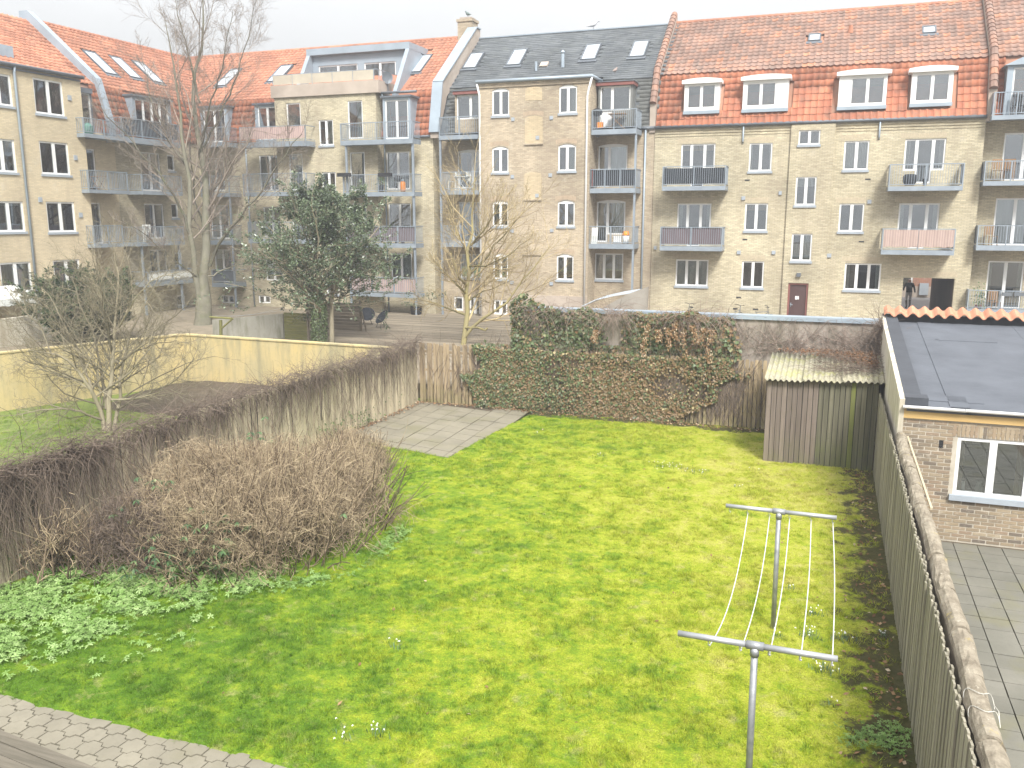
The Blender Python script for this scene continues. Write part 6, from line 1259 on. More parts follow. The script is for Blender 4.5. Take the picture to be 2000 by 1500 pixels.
# ------------------------------------------------------------------ big dry shrub
def bush_h(x, y):
    a = np.clip(1-((x+9.95)/2.35)**2-((y-13.25)/2.75)**2, 0, 1)**.35*1.62; b = np.clip(1-((x+11.2)/1.3)**2-((y-11.4)/1.3)**2, 0, 1)**.5*1.15; return np.maximum(a, b)
def shrubs():
    r = np.random.default_rng(81)
    def one(name, label, cx, cy, hf, n, k2, k3, mat, L0=1.1, seed_r=.9, rad=.009, up=.75, twr=.0032):
        o = thing(name, label, 'shrub', (cx, cy, 0)); P = []
        while len(P) < n:
            x, y = cx+r.normal(0, seed_r), cy+r.normal(0, seed_r)
            if hf(np.array(x), np.array(y)) > .35: P.append((x, y, .0))
        P = np.array(P); out = np.stack([P[:, 0]-cx, P[:, 1]-cy, np.zeros(n)], 1)*.16; D = out+np.stack([r.normal(0, .28, n), r.normal(0, .28, n), np.full(n, up)], 1); L_ = np.maximum(hf(P[:, 0], P[:, 1]), .5)*(.8+.45*r.random(n))*L0
        p1, r1 = grow(r, P, D, L_, rad*(.7+.8*r.random(n)), 7, .11, .0, .45)
        q, D, L_, R = spawn(r, p1, r1, k2, .2, 1, 40, 16, .45, .6, .35, .003); p2, r2 = grow(r, q, D, L_, R, 5, .24, .0, .5); q, D, L_, R = spawn(r, p2, r2, k3, .15, 1, 45, 18, .6, .75, .3, twr); p3, r3 = grow(r, q, D, L_, R, 4, .28, .0, .6)
        def trim(p, rr):      # clipped dome: shoots that overshoot it were cut back
            e = p[:, -1]; ok = e[:, 2] < hf(e[:, 0], e[:, 1])+.10+.20*r.random(len(p))**3*1.6; return p[ok], rr[ok]
        def gaps(p, rr):      # die-back: holes through which the inner stems, painted dark for shade, show
            c = p.mean(1); g = vnoise(c[:, 0]*1.0+c[:, 2]*1.7, c[:, 1]-c[:, 2]*.8, 1.9)*.6+vnoise(c[:, 0], c[:, 1]+c[:, 2]*2, 4.1)*.4; ok = r.random(len(p)) < np.clip((g-.37)*5.0, .04, 1); return p[ok], rr[ok]
        p2, r2 = trim(p2, r2); p3, r3 = trim(*gaps(p3, r3))
        m_ = max(8, n//14); j_ = r.integers(0, n, m_); D_ = unit(p1[j_, -1]-p1[j_, -3]+r.normal(0, .12, (m_, 3))); ps, rs = grow(r, p1[j_, 4], D_, .45+.55*r.random(m_), np.full(m_, .006), 6, .10, .03, .4)
        tag(link('stems', tube_mesh('stems', [(p1, r1, 5)], M['twig_inner']), o), kind='stuff'); tag(link('twigs', tube_mesh('twigs', [(p2, r2, 3), (p3, r3, 3), (ps, rs, 4)], mat), o), kind='stuff'); return o
    one('dry_shrub', 'broad clipped mound of bare tan twigs on the lawn before the left fence', -9.9, 13.25, lambda x, y: np.clip(1-((x+9.9)/2.3)**2-((y-13.25)/2.7)**2, 0, 1)**.30*(.86+1.6*fnoise(x+2, y, .85)), 1150, 10, 5, M['twig_tan'], 1.05, 1.45, .010, .75, .0036)
    one('dry_shrub', 'lower mauve-brown twiggy shrub in front of the left picket fence', -11.25, 11.5, lambda x, y: np.clip(1-((x+11.2)/1.15)**2-((y-11.5)/1.25)**2, 0, 1)**.5*1.15, 300, 8, 5, M['twig_brown'], 1.0, .65, .009, .75, .004)
    one('dry_shrub', 'pruned shrub with stout pale bare shoots at the left fence', -12.05, 10.5, lambda x, y: np.clip(1-((x+12.05)/.6)**2-((y-10.5)/.8)**2, 0, 1)**.5*1.25, 60, 6, 3, M['twig_tan'], .95, .32, .014, 1.0, .006)
    one('dry_shrub', 'small tan twig shrub behind the mound beside the patio', -10.4, 17.2, lambda x, y: np.clip(1-((x+10.4)/1.2)**2-((y-17.2)/1.0)**2, 0, 1)**.5*1.05, 300, 8, 5, M['twig_tan'], 1.0, .55)
    # rhododendron leaves pushing through the mound
    o = thing('rhododendron', 'green rhododendron leaves pushing through the dry mound of twigs', 'shrub', (-10.2, 12.2, 0)); Ps, Ns, Ts = [], [], []; stm = []
    for (x, y, z, k) in ((515, 845, 1.72, 4), (505, 862, 1.6, 2), (290, 945, 1.25, 4), (325, 950, 1.2, 3), (262, 985, 1.05, 3), (440, 1010, 1.0, 3), (430, 1060, .7, 5), (380, 1075, .55, 5), (310, 1085, .5, 5), (330, 1110, .35, 5), (450, 1065, .6, 3), (265, 1090, .5, 3), (400, 1000, 1.1, 3), (355, 1035, .9, 3), (660, 1000, 1.0, 1), (420, 1090, .45, 7), (350, 1090, .5, 7), (470, 1030, .85, 4), (300, 1060, .6, 5), (395, 1040, .8, 5), (445, 1085, .45, 6), (250, 1010, .9, 3), (305, 955, 1.2, 4), (240, 1110, .35, 4)):
        c = on_ground(x, y, z); stm.append([c*.0+np.array([c[0]-.1, c[1]+.3, 0]), c*1.0+np.array([-.05, .2, -.35]), c])
        for q in range(k):
            cc = c+r.normal(0, .13, 3)
            for a in range(7):
                an = a*.9+r.random(); Ps.append(cc); Ns.append((math.cos(an)*.5, math.sin(an)*.5, .9)); Ts.append((math.cos(an), math.sin(an), -.25))
    Ps, Ns, Ts = np.array(Ps), np.array(Ns), np.array(Ts); m = len(Ps); link('leaves', leaf_mesh('leaves', Ps, Ns, Ts, .10+.05*r.random(m), .035+.012*r.random(m), M['leaf_rhodo'], r.random(m)), o); S = np.array(stm); tag(link('stems', tube_mesh('stems', [(S, np.full((len(S), 3), .008), 4)], M['twig_brown']), o), kind='stuff')
shrubs()
# ------------------------------------------------------------------ pale green ground cover, lower left
def star_leaves(name, P, size, tint, mat, parent=None, r=None):
    n = len(P); k = 5; an0 = r.random(n)*6.28; tilt = r.normal(0, .35, (n, 2)); V, Fc, T = [], [], []
    for q in range(k):
        a = an0+(q-2)*1.05; w_ = .34
        for (rr, da) in ((.0, 0), (.62, -w_), (1.0, 0), (.62, w_)):
            dx, dy = np.cos(a+da)*rr*size, np.sin(a+da)*rr*size; V.append(np.stack([P[:, 0]+dx, P[:, 1]+dy, P[:, 2]+tilt[:, 0]*dx+tilt[:, 1]*dy-.25*rr*rr*size], 1))
    V = np.stack(V, 1).reshape(-1, 3); b = np.arange(n)*4*k; Fc = np.concatenate([np.stack([b+4*q, b+4*q+1, b+4*q+2, b+4*q+3], 1) for q in range(k)]); return link(name, np_mesh(name, V, Fc, mat, np.tile(tint, k)), parent)
def cover():
    r = np.random.default_rng(91); n = 15000; X = r.uniform(-12.6, -7.2, n); Y = r.uniform(7.4, 11.9, n); d = EYEP; G_ = np.stack([X, Y, 0*X], 1)-EYEP; dz = G_@FWD; qx = 1000+F_PX*(G_@RGT)/dz; qy = 750+F_PX*(G_@DWN)/dz; lim = np.interp(qx, [-200, 0, 100, 200, 300, 400, 540, 600], [1320, 1305, 1290, 1255, 1210, 1185, 1150, 1120]); dens = np.clip((lim-qy)/45+.25, 0, 1)*np.clip((qy-1095-(qx>150)*12)/25, 0, 1)
    cl = fnoise(X, Y, 2.6); keep = r.random(n) < np.clip(dens*.85*(.18+1.2*(cl > .45)), 0, 1); keep |= (r.random(n) < .10) & (cl > .58) & (qy < lim+75) & (qx < 420)
    keep &= (X > FX_L+.1); X, Y = X[keep], Y[keep]; m = len(X); P = np.stack([X, Y, .05+.06*np.clip(dens[keep], 0, 1)*r.random(m)+.05*vnoise(X, Y, 2)], 1); tag(star_leaves('ground_cover', P, .04+.03*r.random(m), np.clip(r.normal(.5, .25, m), 0, 1), M['leaf_cover'], None, r), 'pale green lobed leaves carpeting the lawn edge below the shrubs', 'ground cover', kind='stuff')
    n = 1300; t = r.random(n); ex = -9.9+2.55*np.cos(-1.9+t*2.3)+r.normal(0, .12, n); ey = 13.2+2.85*np.sin(-1.9+t*2.3)+r.normal(0, .12, n); k = fnoise(ex, ey, 2.2) > .45; P = np.stack([ex, ey, .04+.05*r.random(n)], 1)[k]; m = len(P); tag(star_leaves('weeds', P, .03+.025*r.random(m), r.random(m)*.6, M['leaf_cover'], None, r), 'low weeds growing along the foot of the twig mound', 'weeds', kind='stuff')
    n = 240; c = np.array([[1.02, 9.9], [1.05, 10.15], [.85, 10.0], [.6, 9.9]])[r.integers(0, 4, n)]; P = np.stack([c[:, 0]+r.normal(0, .1, n), c[:, 1]+r.normal(0, .14, n), .05+.06*r.random(n)], 1); tag(star_leaves('weeds', P, .025+.02*r.random(n), r.random(n)*.5, M['leaf_cover'], None, r), 'small green weed patch at the foot of the board fence', 'weeds', kind='stuff')
cover()
# ------------------------------------------------------------------ grass
def in_patio(x, y): return (x < -8.74+.069*(y-19.15)) & (y > 20.0-.205*(x+12.3))
def grass(name, label, nt_, per, x0, x1, y0, y1, neighbour=False):
    r = np.random.default_rng(nt_); X = r.uniform(x0, x1, nt_); Y = r.uniform(y0, y1, nt_); k = np.ones(nt_, bool)
    if not neighbour:
        k &= ~in_patio(X, Y); k &= (bush_h(X, Y) < .5) & (Y > lawn_edge(X)+.03*r.normal(0, 1, nt_)); soil = np.clip((X+.15)/1.0, 0, 1)*.9+np.clip((Y-24.2)/.5, 0, 1)*(X > -8.6); k &= r.random(nt_) > soil*(.5+vnoise(X, Y, 1.7))
    else: k &= Y < 20.8
    cl = fnoise(X, Y, 3.4); big = fnoise(X+40, Y, .5); k &= r.random(nt_) < np.clip(.35+1.6*(cl-.36)+1.5*(big-.45), .15, 1); X, Y, cl, big = X[k], Y[k], cl[k], big[k]; nt2 = len(X); tt = r.random(nt2); size = .012+.02*r.random(nt2)
    rep = lambda a: np.repeat(a, per); n = nt2*per; ox, oy = r.normal(0, 1, n)*rep(size), r.normal(0, 1, n)*rep(size); X2, Y2 = rep(X)+ox, rep(Y)+oy; z = lawn_z(X2, Y2)+(0 if neighbour else .03); h = rep(.018+.045*np.clip((cl-.34)*2.2+.8*(big-.45), 0, 1))*(.5+.9*r.random(n)); an = r.random(n)*6.28; w_ = .0028+.0028*r.random(n)
    a = np.stack([X2-np.cos(an)*w_, Y2-np.sin(an)*w_, z-.004], 1); b = np.stack([X2+np.cos(an)*w_, Y2+np.sin(an)*w_, z-.004], 1); c = np.stack([X2+ox*1.3+r.normal(0, .35, n)*h, Y2+oy*1.3+r.normal(0, .35, n)*h, z+h], 1); V = np.stack([a, b, c], 1).reshape(-1, 3); i = np.arange(n)*3
    tag(link(name, np_mesh(name, V, np.stack([i, i+1, i+2], 1), M['blade'], np.clip(.55*rep(tt)+.45*r.random(n), 0, 1))), label, 'grass', kind='stuff')
grass('grass', 'short mossy yellow-green grass of the garden lawn', 62000, 13, -12.35, 1.2, 7.1, 25.0); grass('grass', 'grass of the neighbouring garden behind the left fence', 9000, 10, -24, -12.6, 11, 21, True)
# ------------------------------------------------------------------ fallen leaves
def litter():
    r = np.random.default_rng(101); n = 900; a = np.stack([1.18-np.abs(r.normal(0, .32, n)), r.uniform(8, 21.5, n)], 1); b = np.stack([r.uniform(-12.2, -1.5, n), 24.95-np.abs(r.normal(0, .16, n))], 1); c = np.stack([FX_L+.12+np.abs(r.normal(0, .12, n)), r.uniform(19.5, 25, n)], 1)[:300]; e = np.stack([r.uniform(-8, 1, n), r.uniform(8, 24, n)], 1)[:90]; q = np.concatenate([a[:520], b[:620], c, e]); m = len(q); P = np.stack([q[:, 0], q[:, 1], .03+.02*r.random(m)+np.where(in_patio(q[:, 0], q[:, 1]), .04, 0)], 1)
    tag(link('fallen_leaves', leaf_mesh('fallen_leaves', P, r.normal(0, .35, (m, 3))+np.array([0, 0, 1]), r.normal(0, 1, (m, 3))*np.array([1, 1, .1]), .05+.04*r.random(m), .035+.02*r.random(m), M['leaf_dead'], r.random(m))), 'scattered dead brown leaves along the fence feet', 'leaves', kind='stuff')
    n = 2600; u = r.random(n); P = np.stack([-1.2+2.45*u, 23.3+1.0*r.random(n), 0*u], 1); k = r.random(n) < np.clip((u-.12)*1.3+(P[:, 1]-23.9)*1.2, 0, 1); P = P[k]; m = len(P); P[:, 2] = 2.18+.1*(P[:, 1]-21.5)*.9+.03*P[:, 0]+.05+.08*r.random(m); P[:, 1] -= np.clip((P[:, 0]-.2), 0, 1)*1.2*r.random(m); P[:, 2] -= .0
    P2 = np.stack([P[:, 0], P[:, 1], 2.14+.09*(P[:, 1]-21.5)+.03*(P[:, 0]+1.2)/1.0*1.0+.05+.06*r.random(m)], 1); tag(link('leaf_litter', leaf_mesh('leaf_litter', P2, r.normal(0, .5, (m, 3))+np.array([0, -.2, 1]), r.normal(0, 1, (m, 3)), .05+.04*r.random(m), .03+.02*r.random(m), M['leaf_dead'], r.random(m)*.5)), 'dead leaves and stems heaped on the shed roof', 'leaves', kind='stuff')
    n = 420; P = np.stack([-.2+1.5*r.random(n)**.7, 22.0+2.5*r.random(n), np.zeros(n)], 1); P[:, 2] = 2.2+.09*(P[:, 1]-21.5)+.05; D = np.stack([r.normal(-.3, .8, n), r.normal(-.3, .7, n), .2*r.random(n)], 1); p, rd = grow(r, P, D, .4+.8*r.random(n), np.full(n, .005), 7, .2, -.03, .5); p[:, :, 2] = np.maximum(p[:, :, 2], 2.17+.09*(p[:, :, 1]-21.5)); tag(link('creeper_stems', tube_mesh('creeper_stems', [(p, rd, 3)], M['twig_brown'])), 'bare creeper stems trailing over the corrugated shed roof', 'creeper', kind='stuff')
    n = 240; P = np.stack([1.36+.05*r.random(n), 24.2+1.3*r.random(n), 2.2+1.1*r.random(n)], 1); D = np.stack([r.normal(-.3, .3, n), r.normal(-.4, .7, n), r.normal(0, .8, n)], 1); p, rd = grow(r, P, D, .4+.7*r.random(n), np.full(n, .006), 7, .2, -.08, .5); tag(link('creeper_stems', tube_mesh('creeper_stems', [(p, rd, 3)], M['twig_brown'])), 'tangle of brown creeper stems at the corner of the annex parapet', 'creeper', kind='stuff')
litter()
# ------------------------------------------------------------------ snowdrops
def snowdrop(x, y, nl, sp, hgt, label, fl=.28):
    r = np.random.default_rng(int(x*7+y)); c = on_ground(x, y, 0); o = thing('snowdrop_clump', label, 'flowers', (c[0], c[1], 0), 'snowdrop clumps in the lawn'); P = np.stack([c[0]+r.normal(0, sp, nl), c[1]+r.normal(0, sp*.7, nl), np.full(nl, -.01)], 1); an = r.random(nl)*6.28; T = np.stack([np.cos(an)*.55, np.sin(an)*.55, np.ones(nl)], 1); N = np.stack([-np.cos(an), -np.sin(an), np.full(nl, .5)], 1); L_ = hgt*(.7+.5*r.random(nl)); link('leaves', leaf_mesh('leaves', P, N, T, L_, .010+.006*r.random(nl), M['leaf_snow'], r.random(nl)), o)
    k = max(2, int(nl*fl)); Q = np.stack([c[0]+r.normal(0, sp, k), c[1]+r.normal(0, sp*.7, k), hgt*(.75+.45*r.random(k))], 1); 
    Pq = np.repeat(Q, 3, 0); a = np.tile([0, 2.1, 4.2], k)+np.repeat(r.random(k)*6, 3); Tt = np.stack([np.cos(a)*.6, np.sin(a)*.6, -np.ones(3*k)], 1); Nn = np.stack([np.cos(a), np.sin(a), np.full(3*k, .6)], 1); link('flowers', leaf_mesh('flowers', Pq, Nn, Tt, np.full(3*k, .026), np.full(3*k, .015), M['petal'], np.ones(3*k)), o)
for (x, y, nl, sp, h_, lab) in ((1310, 915, 70, .26, .11, 'long drift of white snowdrops in the far lawn'), (1362, 925, 30, .16, .10, 'loose patch of white snowdrops right of the long drift'), (1175, 893, 14, .10, .10, 'small snowdrop tuft left of the long drift in the far lawn'), (1440, 955, 12, .07, .12, 'snowdrop tuft in the lawn above the far clothes pole crossbar'), (1470, 922, 8, .06, .11, 'small snowdrop tuft before the shed, near its left edge'), (1047, 850, 6, .05, .14, 'single snowdrop tuft near the patio corner'),
        (775, 1268, 16, .06, .13, 'single snowdrop tuft in the open lawn below the twig mound'), (660, 1445, 26, .13, .14, 'wide snowdrop clump at the bottom of the lawn'), (742, 1440, 26, .08, .16, 'upright snowdrop clump right of the wide one at the bottom of the lawn'), (1590, 1205, 22, .06, .15, 'snowdrop clump between the two right-hand clothes lines, farthest of the row'), (1580, 1250, 34, .09, .16, 'dense snowdrop clump under the clothes lines beside the second line from right'), (1645, 1255, 34, .07, .15, 'flowering snowdrop clump just right of the rightmost clothes line'), (1612, 1318, 44, .09, .17, 'biggest snowdrop clump below the near crossbar end'), (1520, 1248, 14, .05, .14, 'snowdrop tuft at the foot of the far clothes pole'), (1725, 1248, 18, .05, .13, 'snowdrop clump close to the board fence'), (1625, 1385, 10, .05, .14, 'lone snowdrop tuft below the biggest clump'), (1545, 1155, 9, .05, .13, 'sparse snowdrop tuft right of the far clothes pole midway up')):
    snowdrop(x, y, nl, sp, h_, lab)
# ================================================================== clothes lines
M['galv'] = plain('galvanised_pipe', (.38, .39, .40), (.25, .26, .27), 9, .5, .55, bs=.15); M['galv_new'] = plain('galvanised_bar', (.46, .47, .48), (.34, .35, .36), 7, .45, .5)
HX = [-.91, -.605, -.33, -.04, .25]
def clothes_pole(y, x, label):
    o = thing('clothes_pole', label, 'clothes pole', (x, y, 0), 'clothes line poles'); z = 1.85
    MB().path([(x+.015, y, -.05), (x, y, z-.03)], .034, 12).build('pole', M['galv'], o, smooth=True)
    for (a, b_) in ((-1.215, x-.055), (x+.055, .305)): MB().path([(a, y, z), (b_, y, z)], .031, 12).build('crossbar', M['galv_new'], o, smooth=True)
    MB().path([(x-.085, y, z), (x+.085, y, z)], .043, 12).path([(x, y, z-.02), (x, y, z-.11)], .044, 12).build('tee_joint', M['galv'], o, smooth=True)
    for hx in HX+([-1.16] if y > 10 else []): MB().path([(hx, y, z-.02), (hx, y, z-.075), (hx+.015, y+(-.02 if y > 10 else .02), z-.09), (hx+.02, y, z-.07)], .005, 5).build('hook', M['galv_new'], o)
clothes_pole(8.22, -.46, 'near galvanised clothes pole with crossbar, cut by the bottom of the picture'); clothes_pole(12.42, -.47, 'far galvanised clothes pole with crossbar, its foot in the moss')
M['line'] = plain('white_line', (.72, .72, .68), (.6, .6, .56), 8, .8)
for i, (hx, sag, lab) in enumerate(zip(HX, (.30, .20, .10, .05, .04), ('leftmost, most slack clothes line between the two poles', 'second clothes line from the left, slack, between the two poles', 'middle clothes line passing the far pole', 'second clothes line from the right, nearly straight', 'rightmost clothes line, taut, at the ends of the crossbars'))):
    p = [(hx+.01+.025*math.sin(math.pi*t), 12.41-4.18*t, 1.765-sag*4*t*(1-t)) for t in np.linspace(0, 1, 25)]
    tag(MB().path(p, .0065, 5).build('clothes_line', M['line'], smooth=True), lab, 'clothes line', 'clothes lines')
# ================================================================== rear gardens
M['grey_plank'] = plain('grey_plank', (.27, .225, .165), (.17, .14, .105), 2, .9, stretch=(1, 8, 8), per=.15); M['deck_plank'] = plain('deck_plank', (.27, .225, .165), (.16, .135, .10), 2, .9, stretch=(.6, 8, 8), per=.32); M['green_plank'] = plain('green_plank', (.20, .19, .06), (.13, .13, .05), 2, .9, stretch=(1, 8, 8), per=.12)
dd = thing('timber_deck', 'large weathered grey plank deck before the slate-roofed block', 'deck', (-17, 38, GZ)); mb = MB()
for j in range(96):
    y = 31.2+j*.138; MB().box(WF, -24.2+rng.random()*.1+max(0, (34-y))*.5, -10.2, y, y+.124, GZ+.01, GZ+.06+rng.normal(0, .003)).build('plank', M['deck_plank'], dd)
rw = thing('garden_wall', 'short grey roughcast wall left of the green board panel', 'wall', (-25, 33, GZ)); f33 = FY(33.0); MB().prism(f33, [(f33.px(415, 640)[0], 0), (f33.px(553, 640)[0], 0), (f33.px(553, 640)[0], f33.px(553, 613)[1]), (f33.px(415, 640)[0], f33.px(415, 625)[1])], -.25, 0).build('wall', M['rough_wall'], rw)
gp = thing('fence_panel', 'mossy green horizontal board panel beside the roughcast wall', 'fence', (-23, 33, GZ)); u0, u1, v0, v1 = pxbox(f33, 555.5, 611, 600, 672)
for i in range(10): MB().box(f33, u0, u1, GZ-.1+i*.19*.98*((v1-GZ+.1)/1.86), GZ-.1+(i*.19+.178)*.98*((v1-GZ+.1)/1.86), -.02+.004*(i % 2), .0+.004*(i % 2)).build('board', M['green_plank'], gp)
MB().box(f33, u1, u1+.08, GZ, v1+.05, -.05, .03).build('post', M['grey_plank'], gp)
fp = thing('fence_panel', 'grey weathered plank screen behind the holly trunk', 'fence', (-21, 36.5, GZ)); f36 = FY(36.6); u0, u1, v0, v1 = pxbox(f36, 600, 611, 703, 660)
for i in range(9): MB().box(f36, u0, u1, GZ+i*.155, GZ+i*.155+.145, -.02, .0+.005*(i % 2)).build('plank', M['grey_plank'], fp)
MB().box(f36, u1, u1+.1, GZ, GZ+1.5, -.05, .05).path([f36.pt(u1+.05, GZ+1.4, .05), f36.pt(u1+.4, GZ+.05, .1)], .04, 6).build('post', M['grey_plank'], fp)
wp = thing('drying_post', 'old wooden drying post with slanting arms behind the yellow wall', 'post', on_ground(430, 668, GZ)); c = on_y(430, 655, 30.5); t_ = on_y(431, 625, 30.5)
MB().path([(c[0], 30.5, .3), (t_[0], 30.5, t_[2])], .07, 6).build('post', M['green_plank'], wp); MB().path([on_y(410, 619, 30.5), on_y(452, 622, 30.5)], .045, 6).build('crossarm', M['green_plank'], wp); MB().path([on_y(432, 642, 30.5), on_y(455, 622, 30.5)], .04, 6).build('brace', M['green_plank'], wp)
for (i, (y0, y1, x0, x1)) in enumerate(((613, 606, 411, 552), (615, 601, 440, 553))): tag(MB().path([on_y(x0, y0+5, 30.5), on_y((x0+x1)/2, (y0+y1)/2+6, 32), on_y(x1, y1, 33.5)], .006, 4).build('washing_wire', M['galv_new']), ('lower' if i == 0 else 'upper')+' slack washing wire running from the old drying post', 'wire')
def round_chair(c, rz, label):
    o = thing('wire_chair', label, 'chair', c, 'round wire chairs'); mt = Matrix.Translation(c) @ Matrix.Rotation(rz, 4, 'Z'); mb = MB(); n = 18
    T = lambda p: np.array(mt @ Vector(p)); rim = [T((.38*math.cos(a), .36*math.sin(a)*.75, .55+.30*math.sin(a))) for a in np.linspace(0, 2*math.pi, n+1)]; ce = T((0, .05, .38)); mb.path(rim, .016, 5, False); m2 = MB()
    for k in range(n):
        for s0, s1 in ((0, .5), (.5, 1)):
            q = lambda p, s: p*s+ce*(1-s)+np.array([0, 0, -.06*math.sin(math.pi*s)]); m2.face([q(rim[k], s1), q(rim[k+1], s1), q(rim[k+1], s0+.001), q(rim[k], s0+.001)])
    mb.build('rim', M['black'], o); m2.build('seat', M['screen_dark'], o)
    for (x, y) in ((-.25, -.2), (.25, -.2), (-.22, .25), (.22, .25)): MB().path([T((x*.5, y*.4, .36)), T((x, y, 0))], .013, 5).build('leg', M['black'], o)
round_chair(tuple(on_ground(718, 634, GZ+.06)), .5, 'left one of two dark round wire chairs by the plank screen'); round_chair(tuple(on_ground(746, 640, GZ+.06)), -.6, 'right one of two dark round wire chairs on the deck edge')
c = on_ground(813, 616, GZ); tag(MB().lathe(c, [(.24, 0), (.3, .1), (.33, .5), (.35, .52), (.31, .53), (.29, .45)], 14).build('plant_tub', M['black'], smooth=True), 'black plant tub standing before the brick corner strip', 'tub')
# bicycle shelter behind the wall
bs = thing('shelter', 'curved pale blue shelter roof with concrete wing wall behind the ivy wall', 'shelter', (-12, 40, GZ)); f40 = FY(40.0)
P4 = [f40.px(1137, 598), f40.px(1165, 585), f40.px(1200, 577), f40.px(1232, 572)]; mb = MB()
for i in range(3): mb.box(Frame(f40.pt(*P4[i]), (P4[i+1][0]-P4[i][0], 0, P4[i+1][1]-P4[i][1]), (0, 1, 0)), 0, math.hypot(P4[i+1][0]-P4[i][0], P4[i+1][1]-P4[i][1]), -.1, 2.2, -.02, .02)
mb.build('roof', plain('shelter_sheet', (.55, .60, .66), (.48, .53, .6), 1.5, .4), bs)
f39 = FY(39.6); MB().prism(f39, [(f39.px(1160, 620)[0], 0.4), (f39.px(1263, 610)[0], .4), f39.px(1266, 560), f39.px(1225, 575), f39.px(1178, 600)], -.15, 0).build('wing_wall', M['concrete'], bs)
def bicycle(x, y, rz, label):
    o = thing('bicycle', label, 'bicycle', (x, y, GZ), 'bicycles parked behind the wall'); mt = Matrix.Translation((x, y, GZ)) @ Matrix.Rotation(rz, 4, 'Z') @ Matrix.Rotation(R_(6), 4, 'X'); T = lambda a, z, s=0: np.array(mt @ Vector((a, s, z)))
    for a in (-.52, .52): MB().path([T(a+.33*math.cos(q), .34+.33*math.sin(q)) for q in np.linspace(0, 2*math.pi, 21)], .016, 5, False).build('wheel', M['black'], o)
    MB().path([T(-.52, .34), T(-.12, .3), T(.40, .78)], .016, 5).path([T(-.12, .3), T(-.2, .85)], .016, 5).path([T(-.18, .75), T(.42, .82)], .014, 5).path([T(.52, .34), T(.40, .82), T(.37, 1.03)], .016, 5).build('frame', M['zinc_dark'], o)
    MB().path([T(.25, 1.06, -.27), T(.4, 1.05, -.15), T(.37, 1.03), T(.4, 1.05, .15), T(.25, 1.06, .27)], .014, 5).build('handlebar', M['black'], o); MB().box(Frame(T(-.22, .9), T(1, 0)-T(0, 0), T(0, 0, 1)-T(0, 0)), -.13, .13, -.07, .07, -.02, .04).build('saddle', M['black'], o)
bicycle(on_y(1436, 603, 45.2)[0], 45.2, 1.25, 'bicycle with dark handlebar showing above the wall, left of the brown door'); bicycle(on_y(1484, 603, 45.2)[0], 45.2, .2, 'bicycle parked nearest the brown door behind the wall'); bicycle(on_y(1345, 603, 45.2)[0], 45.2, 1.9, 'bicycle farthest from the brown door behind the wall')
# awning and low walls at the left
aw = thing('awning', 'white cloth awning over the terrace below the pale brick block', 'awning', (-36, 30, GZ)); fo = FX(-34.6); u0, u1 = fo.px(-40, 590)[0], fo.px(85, 590)[0]; v = fo.px(30, 583)[1]
mb = MB(); mb.face([(-36.45, u0, v+.45), (-36.45, u1, v+.45), (-34.6, u1, v), (-34.6, u0, v)]); k = 9
for i in range(k):
    a = u0+(u1-u0)*i/k; c = u0+(u1-u0)*(i+1)/k; mb.face([(-34.6, a, v), (-34.6, c, v), (-34.6, c, v-.28-.05*(i % 2)), (-34.6, a, v-.28-.05*((i+1) % 2))])
mb.build('cloth', M['curtain'], aw)
for uu in (u0+.1, u1-.1): MB().path([(-34.65, uu, 0), (-34.65, uu, v)], .04, 6).build('post', M['white'], aw)
lw = thing('garden_wall', 'low pale rendered terrace wall below the white awning', 'wall', (-31, 24, GZ)); fl = FX(-33.0); MB().box(fl, 18, fl.px(100, 640)[0], 0, fl.px(50, 618)[1], -.25, 0).build('wall', M['white_wall'], lw)
# ================================================================== things on the balconies
def chair(c, rz, label, m, fold=False, s=1.0):
    o = thing('chair', label, 'chair', tuple(c), 'chairs on the balconies'); mt = Matrix.Translation(tuple(c)) @ Matrix.Rotation(rz, 4, 'Z') @ Matrix.Scale(s, 4); fr = lambda p: np.array(mt @ Vector(p)); mb = MB()
    F = Frame(fr((0, 0, 0)), fr((1, 0, 0))-fr((0, 0, 0)), fr((0, 1, 0))-fr((0, 0, 0)))
    for k in range(4): mb.box(F, -.21, .21, -.2+k*.1, -.2+k*.1+.085, .43, .45)
    mb.build('seat', m, o); mb = MB()
    for k in range(5): mb.box(F, -.2+k*.088, -.2+k*.088+.05, .2, .23, .5, .9)
    mb.box(F, -.21, .21, .195, .235, .9, .95); mb.build('backrest', m, o)
    for (x, y) in ((-.2, -.19), (.2, -.19), (-.2, .21), (.2, .21)): MB().box(F, x-.018, x+.018, y-.018, y+.018, 0, .43 if y < 0 else .93).build('leg', m, o)
def table(c, label, m, w_=.7):
    o = thing('table', label, 'table', tuple(c)); F = Frame(tuple(c), (1, 0, 0), (0, 1, 0)); MB().box(F, -w_/2, w_/2, -.28, .28, .70, .73).build('table_top', m, o)
    for s in (-1, 1): MB().path([F.pt(-w_*.4, s*.22, 0), F.pt(w_*.4, s*.22, .7)], .015, 5).path([F.pt(w_*.4, s*.22, 0), F.pt(-w_*.4, s*.22, .7)], .015, 5).build('leg', m, o)
